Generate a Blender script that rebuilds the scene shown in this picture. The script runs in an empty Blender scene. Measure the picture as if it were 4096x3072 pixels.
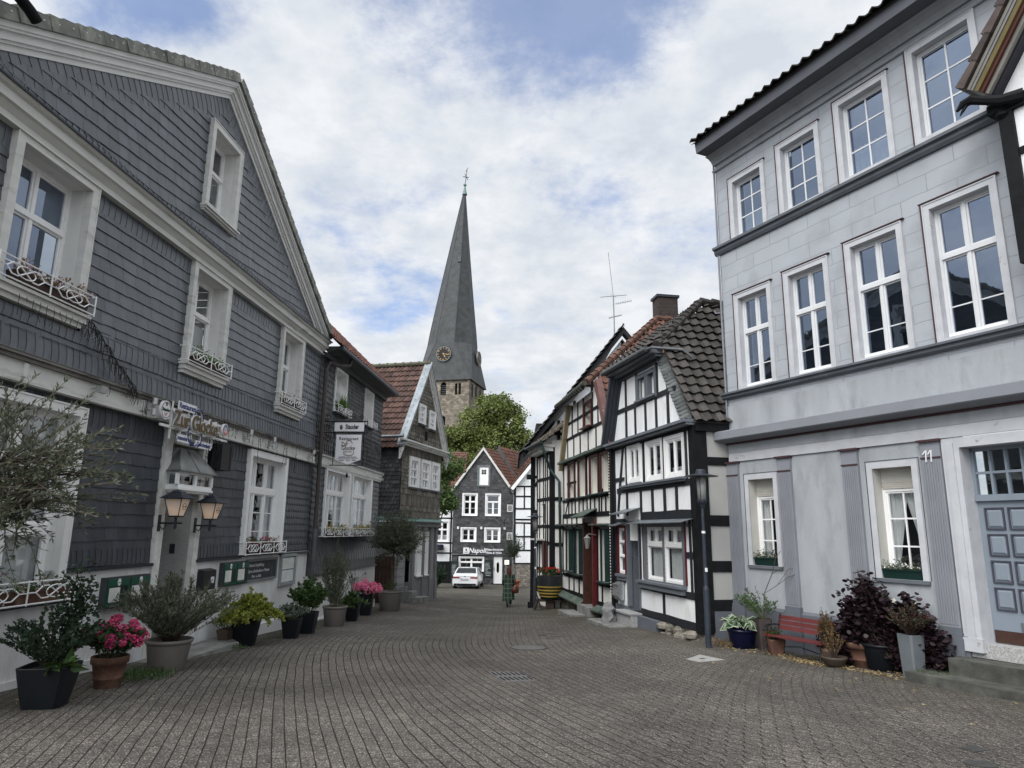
import bpy, bmesh, math, random
import numpy as np
from mathutils import Vector, Matrix
from mathutils.geometry import tessellate_polygon
rad = math.radians
S = bpy.context.scene
COL = S.collection
# ---------------------------------------------------------------- camera
cam = bpy.data.cameras.new('camera'); camo = bpy.data.objects.new('camera', cam); COL.objects.link(camo)
cam.sensor_width = 36; cam.lens = 36 * 685 / 1024; cam.clip_start = .05; cam.clip_end = 3000
camo.rotation_mode = 'XYZ'
camo.matrix_world = Matrix.Rotation(rad(90 + 12.1), 4, 'X') @ Matrix.Rotation(rad(.7), 4, 'Z')
S.camera = camo
# ---------------------------------------------------------------- exposure
S.view_settings.view_transform = 'Standard'; S.view_settings.look = 'None'
S.view_settings.exposure = 0.6; S.view_settings.gamma = 1
# ---------------------------------------------------------------- sky
W = bpy.data.worlds.new('World'); S.world = W; W.use_nodes = True
nt = W.node_tree; N = nt.nodes; K = nt.links
for n in list(N): N.remove(n)
def wn(t, **k):
    n = N.new(t)
    for a, b in k.items(): setattr(n, a, b)
    return n
out = wn('ShaderNodeOutputWorld'); bg = wn('ShaderNodeBackground'); bg.inputs[1].default_value = .1
K.new(bg.outputs[0], out.inputs[0])
sky = wn('ShaderNodeTexSky', sky_type='NISHITA', sun_disc=False, sun_elevation=rad(48), sun_rotation=rad(215))
sky.air_density = 1.0; sky.dust_density = 1.0; sky.ozone_density = 1.6
tc = wn('ShaderNodeTexCoord'); sep = wn('ShaderNodeSeparateXYZ'); K.new(tc.outputs['Generated'], sep.inputs[0])
def wm(op, a, b=None, c=None):
    n = wn('ShaderNodeMath', operation=op)
    for i, v in enumerate((a, b, c)):
        if v is None: continue
        if isinstance(v, (int, float)): n.inputs[i].default_value = v
        else: K.new(v, n.inputs[i])
    return n.outputs[0]
zz = wm('ADD', wm('MAXIMUM', sep.outputs[2], 0.0), .22)
cx = wm('DIVIDE', sep.outputs[0], zz); cy = wm('DIVIDE', sep.outputs[1], zz)
cmb = wn('ShaderNodeCombineXYZ'); K.new(cx, cmb.inputs[0]); K.new(cy, cmb.inputs[1])
def wnoise(scale, detail, rough, off, dist=0):
    n = wn('ShaderNodeTexNoise'); n.inputs['Scale'].default_value = scale; n.inputs['Detail'].default_value = detail
    n.inputs['Roughness'].default_value = rough; n.inputs['Distortion'].default_value = dist
    m = wn('ShaderNodeMapping'); m.inputs['Location'].default_value = off
    K.new(cmb.outputs[0], m.inputs[0]); K.new(m.outputs[0], n.inputs['Vector']); return n.outputs['Fac']
nb = wnoise(2.7, 12, .66, (3.1, 7.7, 0), .1)
n2 = wnoise(5.0, 10, .62, (11, 4, 0), .1)
# openings of blue between the clouds
def blob(ax, ay, rx, ry):
    a = wm('DIVIDE', wm('SUBTRACT', cx, ax), rx); b = wm('DIVIDE', wm('SUBTRACT', cy, ay), ry)
    d = wm('SQRT', wm('ADD', wm('MULTIPLY', a, a), wm('MULTIPLY', b, b)))
    return wm('MAXIMUM', wm('SUBTRACT', 1.0, d), 0.0)
blue = wm('ADD', wm('ADD', wm('MULTIPLY', blob(.03, .86, .32, .25), 1.05), wm('MULTIPLY', blob(-.50, .84, .2, .12), .8)), wm('ADD', wm('MULTIPLY', blob(-.30, 1.6, .25, .4), .45), wm('MULTIPLY', blob(.12, 1.25, .3, .2), .3)))
cov = wm('ADD', wm('MULTIPLY', wm('SUBTRACT', nb, .30), 4.6), wm('MULTIPLY', blue, -2.1))
ramp = wn('ShaderNodeMapRange'); ramp.interpolation_type = 'SMOOTHSTEP'
K.new(cov, ramp.inputs[0]); ramp.inputs[1].default_value = -.5; ramp.inputs[2].default_value = .75
ramp.inputs[3].default_value = .25; ramp.inputs[4].default_value = 1.0
cr = wn('ShaderNodeValToRGB'); K.new(n2, cr.inputs[0])
cr.color_ramp.elements[0].position = .36; cr.color_ramp.elements[0].color = (4.4, 4.75, 5.25, 1)
cr.color_ramp.elements[1].position = .62; cr.color_ramp.elements[1].color = (5.9, 6.05, 6.25, 1)
mx = wn('ShaderNodeMix', data_type='RGBA'); K.new(ramp.outputs[0], mx.inputs[0])
# the cloud deck is brightest around the hidden sun, behind the camera
nd = wn('ShaderNodeVectorMath', operation='DOT_PRODUCT'); K.new(tc.outputs['Generated'], nd.inputs[0]); nd.inputs[1].default_value = (-.384, -.548, .743)
glow = wm('MULTIPLY_ADD', wm('POWER', wm('MAXIMUM', nd.outputs['Value'], 0.0), 3.0), 2.6, 1.0)
gl_ = wn('ShaderNodeVectorMath', operation='SCALE'); K.new(cr.outputs[0], gl_.inputs[0]); K.new(glow, gl_.inputs['Scale'])
sk_ = wn('ShaderNodeVectorMath', operation='MULTIPLY'); K.new(sky.outputs[0], sk_.inputs[0]); sk_.inputs[1].default_value = (.95, 1.1, 1.35); K.new(sk_.outputs[0], mx.inputs[6]); K.new(gl_.outputs[0], mx.inputs[7])
K.new(mx.outputs[2], bg.inputs[0])
# ---------------------------------------------------------------- sun (veiled by cloud)
sun = bpy.data.lights.new('sun', 'SUN'); sun.energy = 1.5; sun.angle = rad(40); sun.color = (1, .95, .88)
suno = bpy.data.objects.new('sun', sun); COL.objects.link(suno)
suno.rotation_euler = (rad(42), 0, rad(-35))

# ================================================================ helpers
def tag(o, label=None, cat=None, group=None, kind=None):
    if label: o['label'] = label
    if cat: o['category'] = cat
    if group: o['group'] = group
    if kind: o['kind'] = kind
    return o
def thing(name, label, cat, loc=(0, 0, 0), rz=0, group=None):
    o = bpy.data.objects.new(name, None); o.empty_display_size = .2; COL.objects.link(o)
    o.location = loc; o.rotation_euler = (0, 0, rz)
    return tag(o, label, cat, group)
class MB:
    def __init__(s): s.v = []; s.f = []; s.m = []; s.c = []
    def add(s, vs, fs, m=0, c=.5):
        o = len(s.v); s.v += [tuple(v) for v in vs]
        for f in fs: s.f.append([i + o for i in f]); s.m.append(m); s.c.append(c)
        return s
    def box(s, x0, x1, y0, y1, z0, z1, m=0, c=.5):
        v = [(x0, y0, z0), (x1, y0, z0), (x1, y1, z0), (x0, y1, z0), (x0, y0, z1), (x1, y0, z1), (x1, y1, z1), (x0, y1, z1)]
        return s.add(v, [(0, 3, 2, 1), (4, 5, 6, 7), (0, 1, 5, 4), (1, 2, 6, 5), (2, 3, 7, 6), (3, 0, 4, 7)], m, c)
    def bar(s, p0, p1, w, h, m=0, up=(0, 0, 1), c=.5):
        p0 = Vector(p0); p1 = Vector(p1); d = (p1 - p0).normalized(); u = Vector(up)
        if abs(d.dot(u)) > .98: u = Vector((0, 1, 0))
        a = d.cross(u).normalized() * w / 2; b = a.cross(d).normalized() * h / 2
        v = [p + q for p in (p0, p1) for q in (-a - b, a - b, a + b, -a + b)]
        return s.add(v, [(0, 3, 2, 1), (4, 5, 6, 7), (0, 1, 5, 4), (1, 2, 6, 5), (2, 3, 7, 6), (3, 0, 4, 7)], m, c)
    def tube(s, pts, r, n=6, m=0, c=.5, cap=True):
        P = [Vector(p) for p in pts]; R = r if isinstance(r, (list, tuple)) else [r] * len(P)
        rings = []; prev = None
        for i, p in enumerate(P):
            d = ((P[i + 1] if i + 1 < len(P) else p) - (P[i - 1] if i else p))
            d = d.normalized() if d.length > 1e-9 else Vector((0, 0, 1))
            ref = prev if prev else (Vector((1, 0, 0)) if abs(d.x) < .9 else Vector((0, 1, 0)))
            a = d.cross(ref).normalized(); b = a.cross(d).normalized(); prev = b
            rings.append([p + (a * math.cos(2 * math.pi * k / n) + b * math.sin(2 * math.pi * k / n)) * R[i] for k in range(n)])
        v = [q for g in rings for q in g]; f = []
        for i in range(len(P) - 1):
            for k in range(n):
                f.append((i * n + k, i * n + (k + 1) % n, (i + 1) * n + (k + 1) % n, (i + 1) * n + k))
        if cap: f += [tuple(range(n))[::-1], tuple((len(P) - 1) * n + k for k in range(n))]
        return s.add(v, f, m, c)
    def lathe(s, o, prof, n=16, m=0, c=.5, sq=0, rot=0, cap=True):
        v = []; f = []
        for r, z in prof:
            for k in range(n):
                t = 2 * math.pi * k / n + rot; ca, sa = math.cos(t), math.sin(t); q = 1
                if sq: q = 1 / max(abs(ca), abs(sa)); q = 1 + (q - 1) * sq
                v.append((o[0] + r * q * ca, o[1] + r * q * sa, o[2] + z))
        for i in range(len(prof) - 1):
            for k in range(n): f.append((i * n + k, i * n + (k + 1) % n, (i + 1) * n + (k + 1) % n, (i + 1) * n + k))
        if cap: f += [tuple(range(n))[::-1], tuple((len(prof) - 1) * n + k for k in range(n))]
        return s.add(v, f, m, c)
    def poly(s, loops, y0, y1=None, m=0, c=.5, back=False):
        """polygon with holes in the xz plane at y0 (front), optionally extruded back to y1"""
        L = [[Vector((a, 0, b)) for a, b in l] for l in loops]
        flat = [p for l in L for p in l]
        tri = tessellate_polygon(L)
        fs = []
        for t in tri:
            a, b, d = (flat[i] for i in t)
            nrm = (b - a).cross(d - a)
            fs.append(tuple(t) if nrm.y < 0 else tuple(t)[::-1])
        s.add([(p.x, y0, p.z) for p in flat], fs, m, c)
        if y1 is not None:
            if back: s.add([(p.x, y1, p.z) for p in flat], [f[::-1] for f in fs], m, c)
            for l in L:
                n = len(l); v = [(p.x, y0, p.z) for p in l] + [(p.x, y1, p.z) for p in l]
                s.add(v, [(i, (i + 1) % n, n + (i + 1) % n, n + i) for i in range(n)], m, c)
        return s
    def build(s, name, mats, parent=None, smooth=False, label=None):
        me = bpy.data.meshes.new(name)
        me.from_pydata([tuple(v) for v in s.v], [], s.f)
        if not isinstance(mats, (list, tuple)): mats = [mats]
        for m in mats: me.materials.append(m)
        me.polygons.foreach_set('material_index', s.m)
        if smooth: me.polygons.foreach_set('use_smooth', [True] * len(s.f))
        at = me.attributes.new('rnd', 'FLOAT', 'FACE'); at.data.foreach_set('value', [float(c) for c in s.c])
        me.update()
        o = bpy.data.objects.new(name, me); COL.objects.link(o)
        if parent: o.parent = parent
        if label: o['label'] = label
        return o
# ---------------------------------------------------------------- materials
MATS = {}
def mat(name, col, rough=.75, var=.12, vs=3.0, bump=0, bs=30, attr=0, metal=0, spec=.3, dirt=None, ds=1.2, dl=(.5, .75), emit=0, sx=(1, 1, 1), trans=0, coat=0):
    if name in MATS: return MATS[name]
    m = bpy.data.materials.new(name); m.use_nodes = True; t = m.node_tree; n = t.nodes; k = t.links
    b = n['Principled BSDF']; b.inputs['Roughness'].default_value = rough; b.inputs['Metallic'].default_value = metal
    b.inputs['Specular IOR Level'].default_value = spec
    if coat: b.inputs['Coat Weight'].default_value = coat
    tcd = n.new('ShaderNodeTexCoord'); mp = n.new('ShaderNodeMapping'); mp.inputs['Scale'].default_value = sx
    k.new(tcd.outputs['Object'], mp.inputs[0]); vec = mp.outputs[0]
    c = None
    def rgb(v): return (v[0], v[1], v[2], 1)
    nz = n.new('ShaderNodeTexNoise'); nz.inputs['Scale'].default_value = vs; nz.inputs['Detail'].default_value = 5; k.new(vec, nz.inputs['Vector'])
    r = n.new('ShaderNodeMapRange'); k.new(nz.outputs['Fac'], r.inputs[0]); r.inputs[1].default_value = .3; r.inputs[2].default_value = .7
    r.inputs[3].default_value = 1 - var; r.inputs[4].default_value = 1 + var
    f = r.outputs[0]
    if attr:
        a = n.new('ShaderNodeAttribute'); a.attribute_name = 'rnd'
        ar = n.new('ShaderNodeMapRange'); k.new(a.outputs['Fac'], ar.inputs[0]); ar.inputs[3].default_value = 1 - attr; ar.inputs[4].default_value = 1 + attr
        mu = n.new('ShaderNodeMath'); mu.operation = 'MULTIPLY'; k.new(f, mu.inputs[0]); k.new(ar.outputs[0], mu.inputs[1]); f = mu.outputs[0]
    vm = n.new('ShaderNodeVectorMath'); vm.operation = 'SCALE'; vm.inputs[0].default_value = col; k.new(f, vm.inputs['Scale']); c = vm.outputs[0]
    if dirt:
        d = n.new('ShaderNodeTexNoise'); d.inputs['Scale'].default_value = ds; d.inputs['Detail'].default_value = 9; d.inputs['Roughness'].default_value = .65; k.new(vec, d.inputs['Vector'])
        dr = n.new('ShaderNodeMapRange'); k.new(d.outputs['Fac'], dr.inputs[0]); dr.inputs[1].default_value = dl[0]; dr.inputs[2].default_value = dl[1]
        mxx = n.new('ShaderNodeMix'); mxx.data_type = 'RGBA'; k.new(dr.outputs[0], mxx.inputs[0]); k.new(c, mxx.inputs[6]); mxx.inputs[7].default_value = rgb(dirt); c = mxx.outputs[2]
    k.new(c, b.inputs['Base Color'])
    if bump:
        bn = n.new('ShaderNodeTexNoise'); bn.inputs['Scale'].default_value = bs; bn.inputs['Detail'].default_value = 4; k.new(vec, bn.inputs['Vector'])
        bp = n.new('ShaderNodeBump'); bp.inputs['Strength'].default_value = bump; bp.inputs['Distance'].default_value = .01
        k.new(bn.outputs['Fac'], bp.inputs['Height']); k.new(bp.outputs[0], b.inputs['Normal'])
    if emit:
        b.inputs['Emission Color'].default_value = rgb(col); b.inputs['Emission Strength'].default_value = emit
    if trans:
        tr = n.new('ShaderNodeBsdfTranslucent'); k.new(c, tr.inputs[0]); ms = n.new('ShaderNodeMixShader'); ms.inputs[0].default_value = trans
        k.new(b.outputs[0], ms.inputs[1]); k.new(tr.outputs[0], ms.inputs[2]); k.new(ms.outputs[0], n['Material Output'].inputs[0])
    MATS[name] = m; return m
def glassmat(name, tint=(.75, .8, .8), base=.06, refl=(.9, .94, 1)):
    m = bpy.data.materials.new(name); m.use_nodes = True; t = m.node_tree; n = t.nodes; k = t.links
    for x in list(n): n.remove(x)
    o = n.new('ShaderNodeOutputMaterial'); a = n.new('ShaderNodeBsdfTransparent'); a.inputs[0].default_value = (*tint, 1)
    g = n.new('ShaderNodeBsdfGlossy'); g.inputs['Roughness'].default_value = .02; g.inputs[0].default_value = (*refl, 1)
    tcd = n.new('ShaderNodeTexCoord'); nz = n.new('ShaderNodeTexNoise'); nz.inputs['Scale'].default_value = 2.2; k.new(tcd.outputs['Object'], nz.inputs['Vector'])
    bp = n.new('ShaderNodeBump'); bp.inputs['Strength'].default_value = .12; bp.inputs['Distance'].default_value = .02; k.new(nz.outputs['Fac'], bp.inputs['Height']); k.new(bp.outputs[0], g.inputs['Normal'])
    fr = n.new('ShaderNodeLayerWeight'); fr.inputs['Blend'].default_value = .5
    pw = n.new('ShaderNodeMath'); pw.operation = 'POWER'; k.new(fr.outputs['Facing'], pw.inputs[0]); pw.inputs[1].default_value = 3.5
    ad = n.new('ShaderNodeMath'); ad.operation = 'MULTIPLY_ADD'; ad.inputs[1].default_value = .9; ad.inputs[2].default_value = base + .05; ad.use_clamp = True; k.new(pw.outputs[0], ad.inputs[0])
    mm = n.new('ShaderNodeMixShader'); k.new(ad.outputs[0], mm.inputs[0]); k.new(a.outputs[0], mm.inputs[1]); k.new(g.outputs[0], mm.inputs[2]); k.new(mm.outputs[0], o.inputs[0])
    MATS[name] = m; return m
GLASS = glassmat('window_glass', (.9, .93, .93), .08)
GLASSR = glassmat('sky_glass', (.45, .5, .55), .20, (.55, .66, .86))
def mortar(name, col, mcol, bw, rh, ms, rough=.85, var=.15, vs=4, bump=.4, off=.5, plane='xz', dirt=None, ds=1, dl=(.5, .8), col2=None, wob=0):
    """brick-texture material laid out in the object's own plane"""
    m = bpy.data.materials.new(name); m.use_nodes = True; t = m.node_tree; n = t.nodes; k = t.links; b = n['Principled BSDF']
    b.inputs['Roughness'].default_value = rough
    tcd = n.new('ShaderNodeTexCoord'); sp = n.new('ShaderNodeSeparateXYZ'); k.new(tcd.outputs['Object'], sp.inputs[0]); cb = n.new('ShaderNodeCombineXYZ')
    k.new(sp.outputs[0 if plane[0] == 'x' else 1], cb.inputs[0]); k.new(sp.outputs[2], cb.inputs[1])
    vec = cb.outputs[0]
    if wob:
        wz = n.new('ShaderNodeTexNoise'); wz.inputs['Scale'].default_value = 3.5; k.new(tcd.outputs['Object'], wz.inputs['Vector'])
        sc = n.new('ShaderNodeVectorMath'); sc.operation = 'SCALE'; k.new(wz.outputs['Color'], sc.inputs[0]); sc.inputs['Scale'].default_value = wob
        ad = n.new('ShaderNodeVectorMath'); k.new(vec, ad.inputs[0]); k.new(sc.outputs[0], ad.inputs[1]); vec = ad.outputs[0]
    br = n.new('ShaderNodeTexBrick'); k.new(vec, br.inputs['Vector']); br.offset = off
    br.inputs['Scale'].default_value = 1; br.inputs['Brick Width'].default_value = bw; br.inputs['Row Height'].default_value = rh
    br.inputs['Mortar Size'].default_value = ms; br.inputs['Mortar Smooth'].default_value = .2
    br.inputs['Color1'].default_value = (*col, 1); br.inputs['Color2'].default_value = (*(col2 or [x * .8 for x in col]), 1); br.inputs['Mortar'].default_value = (*mcol, 1)
    nz = n.new('ShaderNodeTexNoise'); nz.inputs['Scale'].default_value = vs; nz.inputs['Detail'].default_value = 6; k.new(tcd.outputs['Object'], nz.inputs['Vector'])
    r = n.new('ShaderNodeMapRange'); k.new(nz.outputs['Fac'], r.inputs[0]); r.inputs[1].default_value = .3; r.inputs[2].default_value = .7; r.inputs[3].default_value = 1 - var; r.inputs[4].default_value = 1 + var
    vm = n.new('ShaderNodeVectorMath'); vm.operation = 'SCALE'; k.new(br.outputs[0], vm.inputs[0]); k.new(r.outputs[0], vm.inputs['Scale']); c = vm.outputs[0]
    if dirt:
        d = n.new('ShaderNodeTexNoise'); d.inputs['Scale'].default_value = ds; d.inputs['Detail'].default_value = 9; k.new(tcd.outputs['Object'], d.inputs['Vector'])
        dr = n.new('ShaderNodeMapRange'); k.new(d.outputs['Fac'], dr.inputs[0]); dr.inputs[1].default_value = dl[0]; dr.inputs[2].default_value = dl[1]
        mxx = n.new('ShaderNodeMix'); mxx.data_type = 'RGBA'; k.new(dr.outputs[0], mxx.inputs[0]); k.new(c, mxx.inputs[6]); mxx.inputs[7].default_value = (*dirt, 1); c = mxx.outputs[2]
    k.new(c, b.inputs['Base Color'])
    bp = n.new('ShaderNodeBump'); bp.inputs['Strength'].default_value = bump; bp.inputs['Distance'].default_value = .015; bp.invert = True
    k.new(br.outputs['Fac'], bp.inputs['Height']); k.new(bp.outputs[0], b.inputs['Normal'])
    MATS[name] = m; return m
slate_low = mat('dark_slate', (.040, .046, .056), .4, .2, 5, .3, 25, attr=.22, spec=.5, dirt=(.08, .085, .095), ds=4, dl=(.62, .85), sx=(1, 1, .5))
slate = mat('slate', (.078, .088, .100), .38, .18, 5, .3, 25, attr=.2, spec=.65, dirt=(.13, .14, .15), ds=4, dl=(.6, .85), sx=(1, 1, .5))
slate_brown = mat('weathered_slate', (.135, .125, .105), .7, .35, 2.2, .4, 20, attr=.4, dirt=(.26, .24, .19), ds=1.4, dl=(.5, .8))
slate_far = mat('old_grey_slate', (.075, .075, .078), .55, .3, 3, .3, 20, attr=.35, dirt=(.17, .16, .14), ds=2, dl=(.62, .85))
backing = mat('slate_backing', (.012, .013, .016), .9)
white = mat('white_paint', (.68, .68, .66), .5, .05, 3, dirt=(.38, .37, .34), ds=3.5, dl=(.6, .85))
white_clean = mat('fresh_white_paint', (.8, .8, .79), .4, .03, 3)
trimw = mat('weathered_white_board', (.60, .60, .57), .6, .1, 3, .15, 15, dirt=(.25, .23, .2), ds=2.3, dl=(.56, .78), sx=(.5, 1, 2.5))
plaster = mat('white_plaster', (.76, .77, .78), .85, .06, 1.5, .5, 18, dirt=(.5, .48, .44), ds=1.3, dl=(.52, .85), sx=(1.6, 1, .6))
plinthw = mat('white_plinth_render', (.66, .665, .66), .9, .06, 1.5, .5, 30, dirt=(.36, .355, .33), ds=1.2, dl=(.5, .85), sx=(1.8, 1, .6))
black_wood = mat('black_timber', (.009, .0095, .011), .7, .3, 6, .5, 18, spec=.15)
grey_wood = mat('blue_grey_paint', (.13, .145, .165), .5, .08, 3)
dark_metal = mat('dark_metal', (.03, .035, .045), .4, .15, 6, metal=.3)
zinc = mat('zinc_sheet', (.2, .225, .24), .45, .25, 4, metal=.5)
lead = mat('grey_zinc_gutter', (.10, .105, .11), .5, .2, 5, metal=.3)
dark_int = mat('dark_interior', (.022, .022, .024), .9)
curtain = mat('net_curtain', (.8, .8, .79), .9, .05, 8, trans=.35)
stone_grey = mat('grey_stone', (.19, .19, .18), .85, .3, 5, .6, 25, dirt=(.08, .085, .07), ds=2, dl=(.5, .8))
# ---------------------------------------------------------------- facade builders (x along the wall, y into the house, z up)
def facade(name, label, cat, ox, oy, deg, group=None):
    """deg: compass heading of the local +x axis, measured from +Y towards +X"""
    return thing(name, label, cat, (ox, oy, 0), rad(90 - deg), group)
def place(ox, oy, deg, u, y, z):
    h = rad(deg); d = (math.sin(h), math.cos(h)); q = (-d[1], d[0])
    return (ox + d[0] * u + q[0] * y, oy + d[1] * u + q[1] * y, z)
def rect(u0, u1, z0, z1): return [(u0, z0), (u1, z0), (u1, z1), (u0, z1)]
def clip_half(P, a, b, c):
    """keep a*x+b*z<=c"""
    o = []
    for i in range(len(P)):
        p, q = P[i], P[(i + 1) % len(P)]; dp = a * p[0] + b * p[1] - c; dq = a * q[0] + b * q[1] - c
        if dp <= 0: o.append(p)
        if (dp < 0 < dq) or (dq < 0 < dp):
            t = dp / (dp - dq); o.append((p[0] + (q[0] - p[0]) * t, p[1] + (q[1] - p[1]) * t))
    return o
def clip_poly(P, R):
    """R convex, counter-clockwise"""
    for i in range(len(R)):
        x0, z0 = R[i]; x1, z1 = R[(i + 1) % len(R)]
        a, b = z1 - z0, -(x1 - x0)
        P = clip_half(P, a, b, a * x0 + b * z0)
        if len(P) < 3: return []
    return P
def minus_rect(P, r):
    u0, u1, z0, z1 = r
    if max(p[0] for p in P) <= u0 or min(p[0] for p in P) >= u1 or max(p[1] for p in P) <= z0 or min(p[1] for p in P) >= z1: return [P]
    out = []
    a = clip_half(P, 1, 0, u0); out.append(a)
    b = clip_half(P, -1, 0, -u1); out.append(b)
    m = clip_half(clip_half(P, -1, 0, -u0), 1, 0, u1)
    if len(m) >= 3:
        out.append(clip_half(m, 0, 1, z0)); out.append(clip_half(m, 0, -1, -z1))
    return [x for x in out if len(x) >= 3]
SHAPES = {
    'scale': [(-.18, .10), (-.12, .02), (0, 0), (1.0, 0), (1.0, 1.12), (-.25, 1.12), (-.25, .35)],
    'bend': [(0, 0), (1.1, 0), (1.3, .25), (1.32, .55), (1.22, .85), (1.05, 1.05), (-.05, 1.05), (.1, .85), (.2, .55), (.18, .25)],
    'bendup': [(.1, 0), (1.1, 0), (1.2, .2), (1.22, .5), (1.12, .8), (.9, 1.05), (-.12, 1.05), (.1, .8), (.22, .5), (.2, .2)],
    'hex': [(.5, -.12), (.86, .08), (1.0, .4), (1.0, 1.25), (0, 1.25), (0, .4), (.14, .08)],
    'plain': [(0, 0), (.98, 0), (.98, 1.1), (0, 1.1)],
    'drop': [(0, .12), (.3, 0), (.98, 0), (.98, 1.1), (0, 1.1)],
}
def slates(mb, reg, holes, w, h, shape='scale', ang=0, tz=.022, tx=.01, y0=-.008, seed=1, jit=.06, thick=.012, stag=.5, wob=.006, m=0):
    rng = random.Random(seed); ca, sa = math.cos(rad(ang)), math.sin(rad(ang))
    inv = [(p[0] * ca + p[1] * sa, -p[0] * sa + p[1] * ca) for p in reg]
    a0, a1 = min(p[0] for p in inv), max(p[0] for p in inv); b0, b1 = min(p[1] for p in inv), max(p[1] for p in inv)
    sh = SHAPES[shape]; nr = int((b1 - b0) / h) + 2
    for r in range(-1, nr):
        zb = b0 + r * h; x = a0 - w * 2 + (stag * w if r % 2 else 0) + (rng.random() * w * .3 if stag != .5 else 0)
        while x < a1 + w:
            ww = w * (1 + rng.uniform(-jit, jit) * 2); dz = rng.uniform(-wob, wob); k = rng.random(); ex = rng.uniform(0, .001); rt = rng.uniform(-.012, .012)
            loc = [(x + a * ww, zb + dz + b * h + a * rt) for a, b in sh]
            P = [(a * ca - b * sa, a * sa + b * ca) for a, b in loc]
            P = clip_poly(P, reg)
            if P:
                ps = [P]
                for hl in holes: ps = [q for p in ps for q in minus_rect(p, hl)]
                for q in ps:
                    vs = []
                    for (X, Z) in q:
                        a = X * ca + Z * sa; b = -X * sa + Z * ca
                        la = min(1.3, max(-.3, (a - x) / ww)); lb = min(1.3, max(-.15, (b - zb) / h))
                        yy = y0 - ex - tz * (1 - lb / 1.15) - tx * (1 - la)
                        vs.append((X, yy, Z))
                    n = len(vs)
                    mb.add(vs + [(v[0], v[1] + thick, v[2]) for v in vs], [tuple(range(n))] + [(i, n + i, n + (i + 1) % n, (i + 1) % n) for i in range(n)], m, k)
            x += ww
    return mb
def tri(p, q, r): return [p, q, r]
def tiles(mb, O, A, U, L, H, tw=.25, ch=.34, amp=.022, lift=.045, seed=1, inside=None, seg=5, m=0, wob=.01):
    """pantiled plane: O lower corner, A unit vector along the eave, U unit vector up the slope"""
    O = Vector(O); A = Vector(A).normalized(); U = Vector(U).normalized(); Nn = A.cross(U).normalized(); rng = random.Random(seed)
    if Nn.z < 0: Nn = -Nn
    prof = [(i / seg, math.sin(2 * math.pi * (i / seg) - .8) * amp * (1.3 if math.sin(2 * math.pi * (i / seg) - .8) > 0 else .6)) for i in range(seg + 1)]
    nc = int(L / tw) + 1; nr = int(H / ch) + 1
    for r in range(nr):
        for c in range(nc):
            a, b = c * tw, r * ch
            if inside and not inside(a + tw / 2, b + ch / 2): continue
            k = rng.random(); dz = rng.uniform(-wob, wob); da = rng.uniform(-.006, .006)
            v = []
            for (t, hh) in prof:
                aa = min(a + t * tw + da, L + .02)
                v.append(O + A * aa + U * (b + dz) + Nn * (hh + lift)); v.append(O + A * aa + U * min(b + ch * 1.08, H) + Nn * (hh + .004)); v.append(O + A * aa + U * (b + dz + .005) + Nn * (hh + lift - .03))
            f = []
            for i in range(seg): f += [(3 * i, 3 * i + 3, 3 * i + 4, 3 * i + 1), (3 * i, 3 * i + 2, 3 * i + 5, 3 * i + 3)]
            mb.add(v, f, m, k)
            mb.add([O + A * a - Nn * .035 + U * b, O + A * min(a + tw, L) - Nn * .035 + U * b, O + A * min(a + tw, L) - Nn * .035 + U * min(b + ch, H), O + A * a - Nn * .035 + U * min(b + ch, H)], [(0, 1, 2, 3)], m, .1)
    return mb
def room(P, u0, u1, z0, z1, y):
    mb = MB(); mb.box(u0 - .3, u1 + .3, y + .55, y + .6, z0 - .3, z1 + .3); return mb.build('room', dark_int, P)
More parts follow.
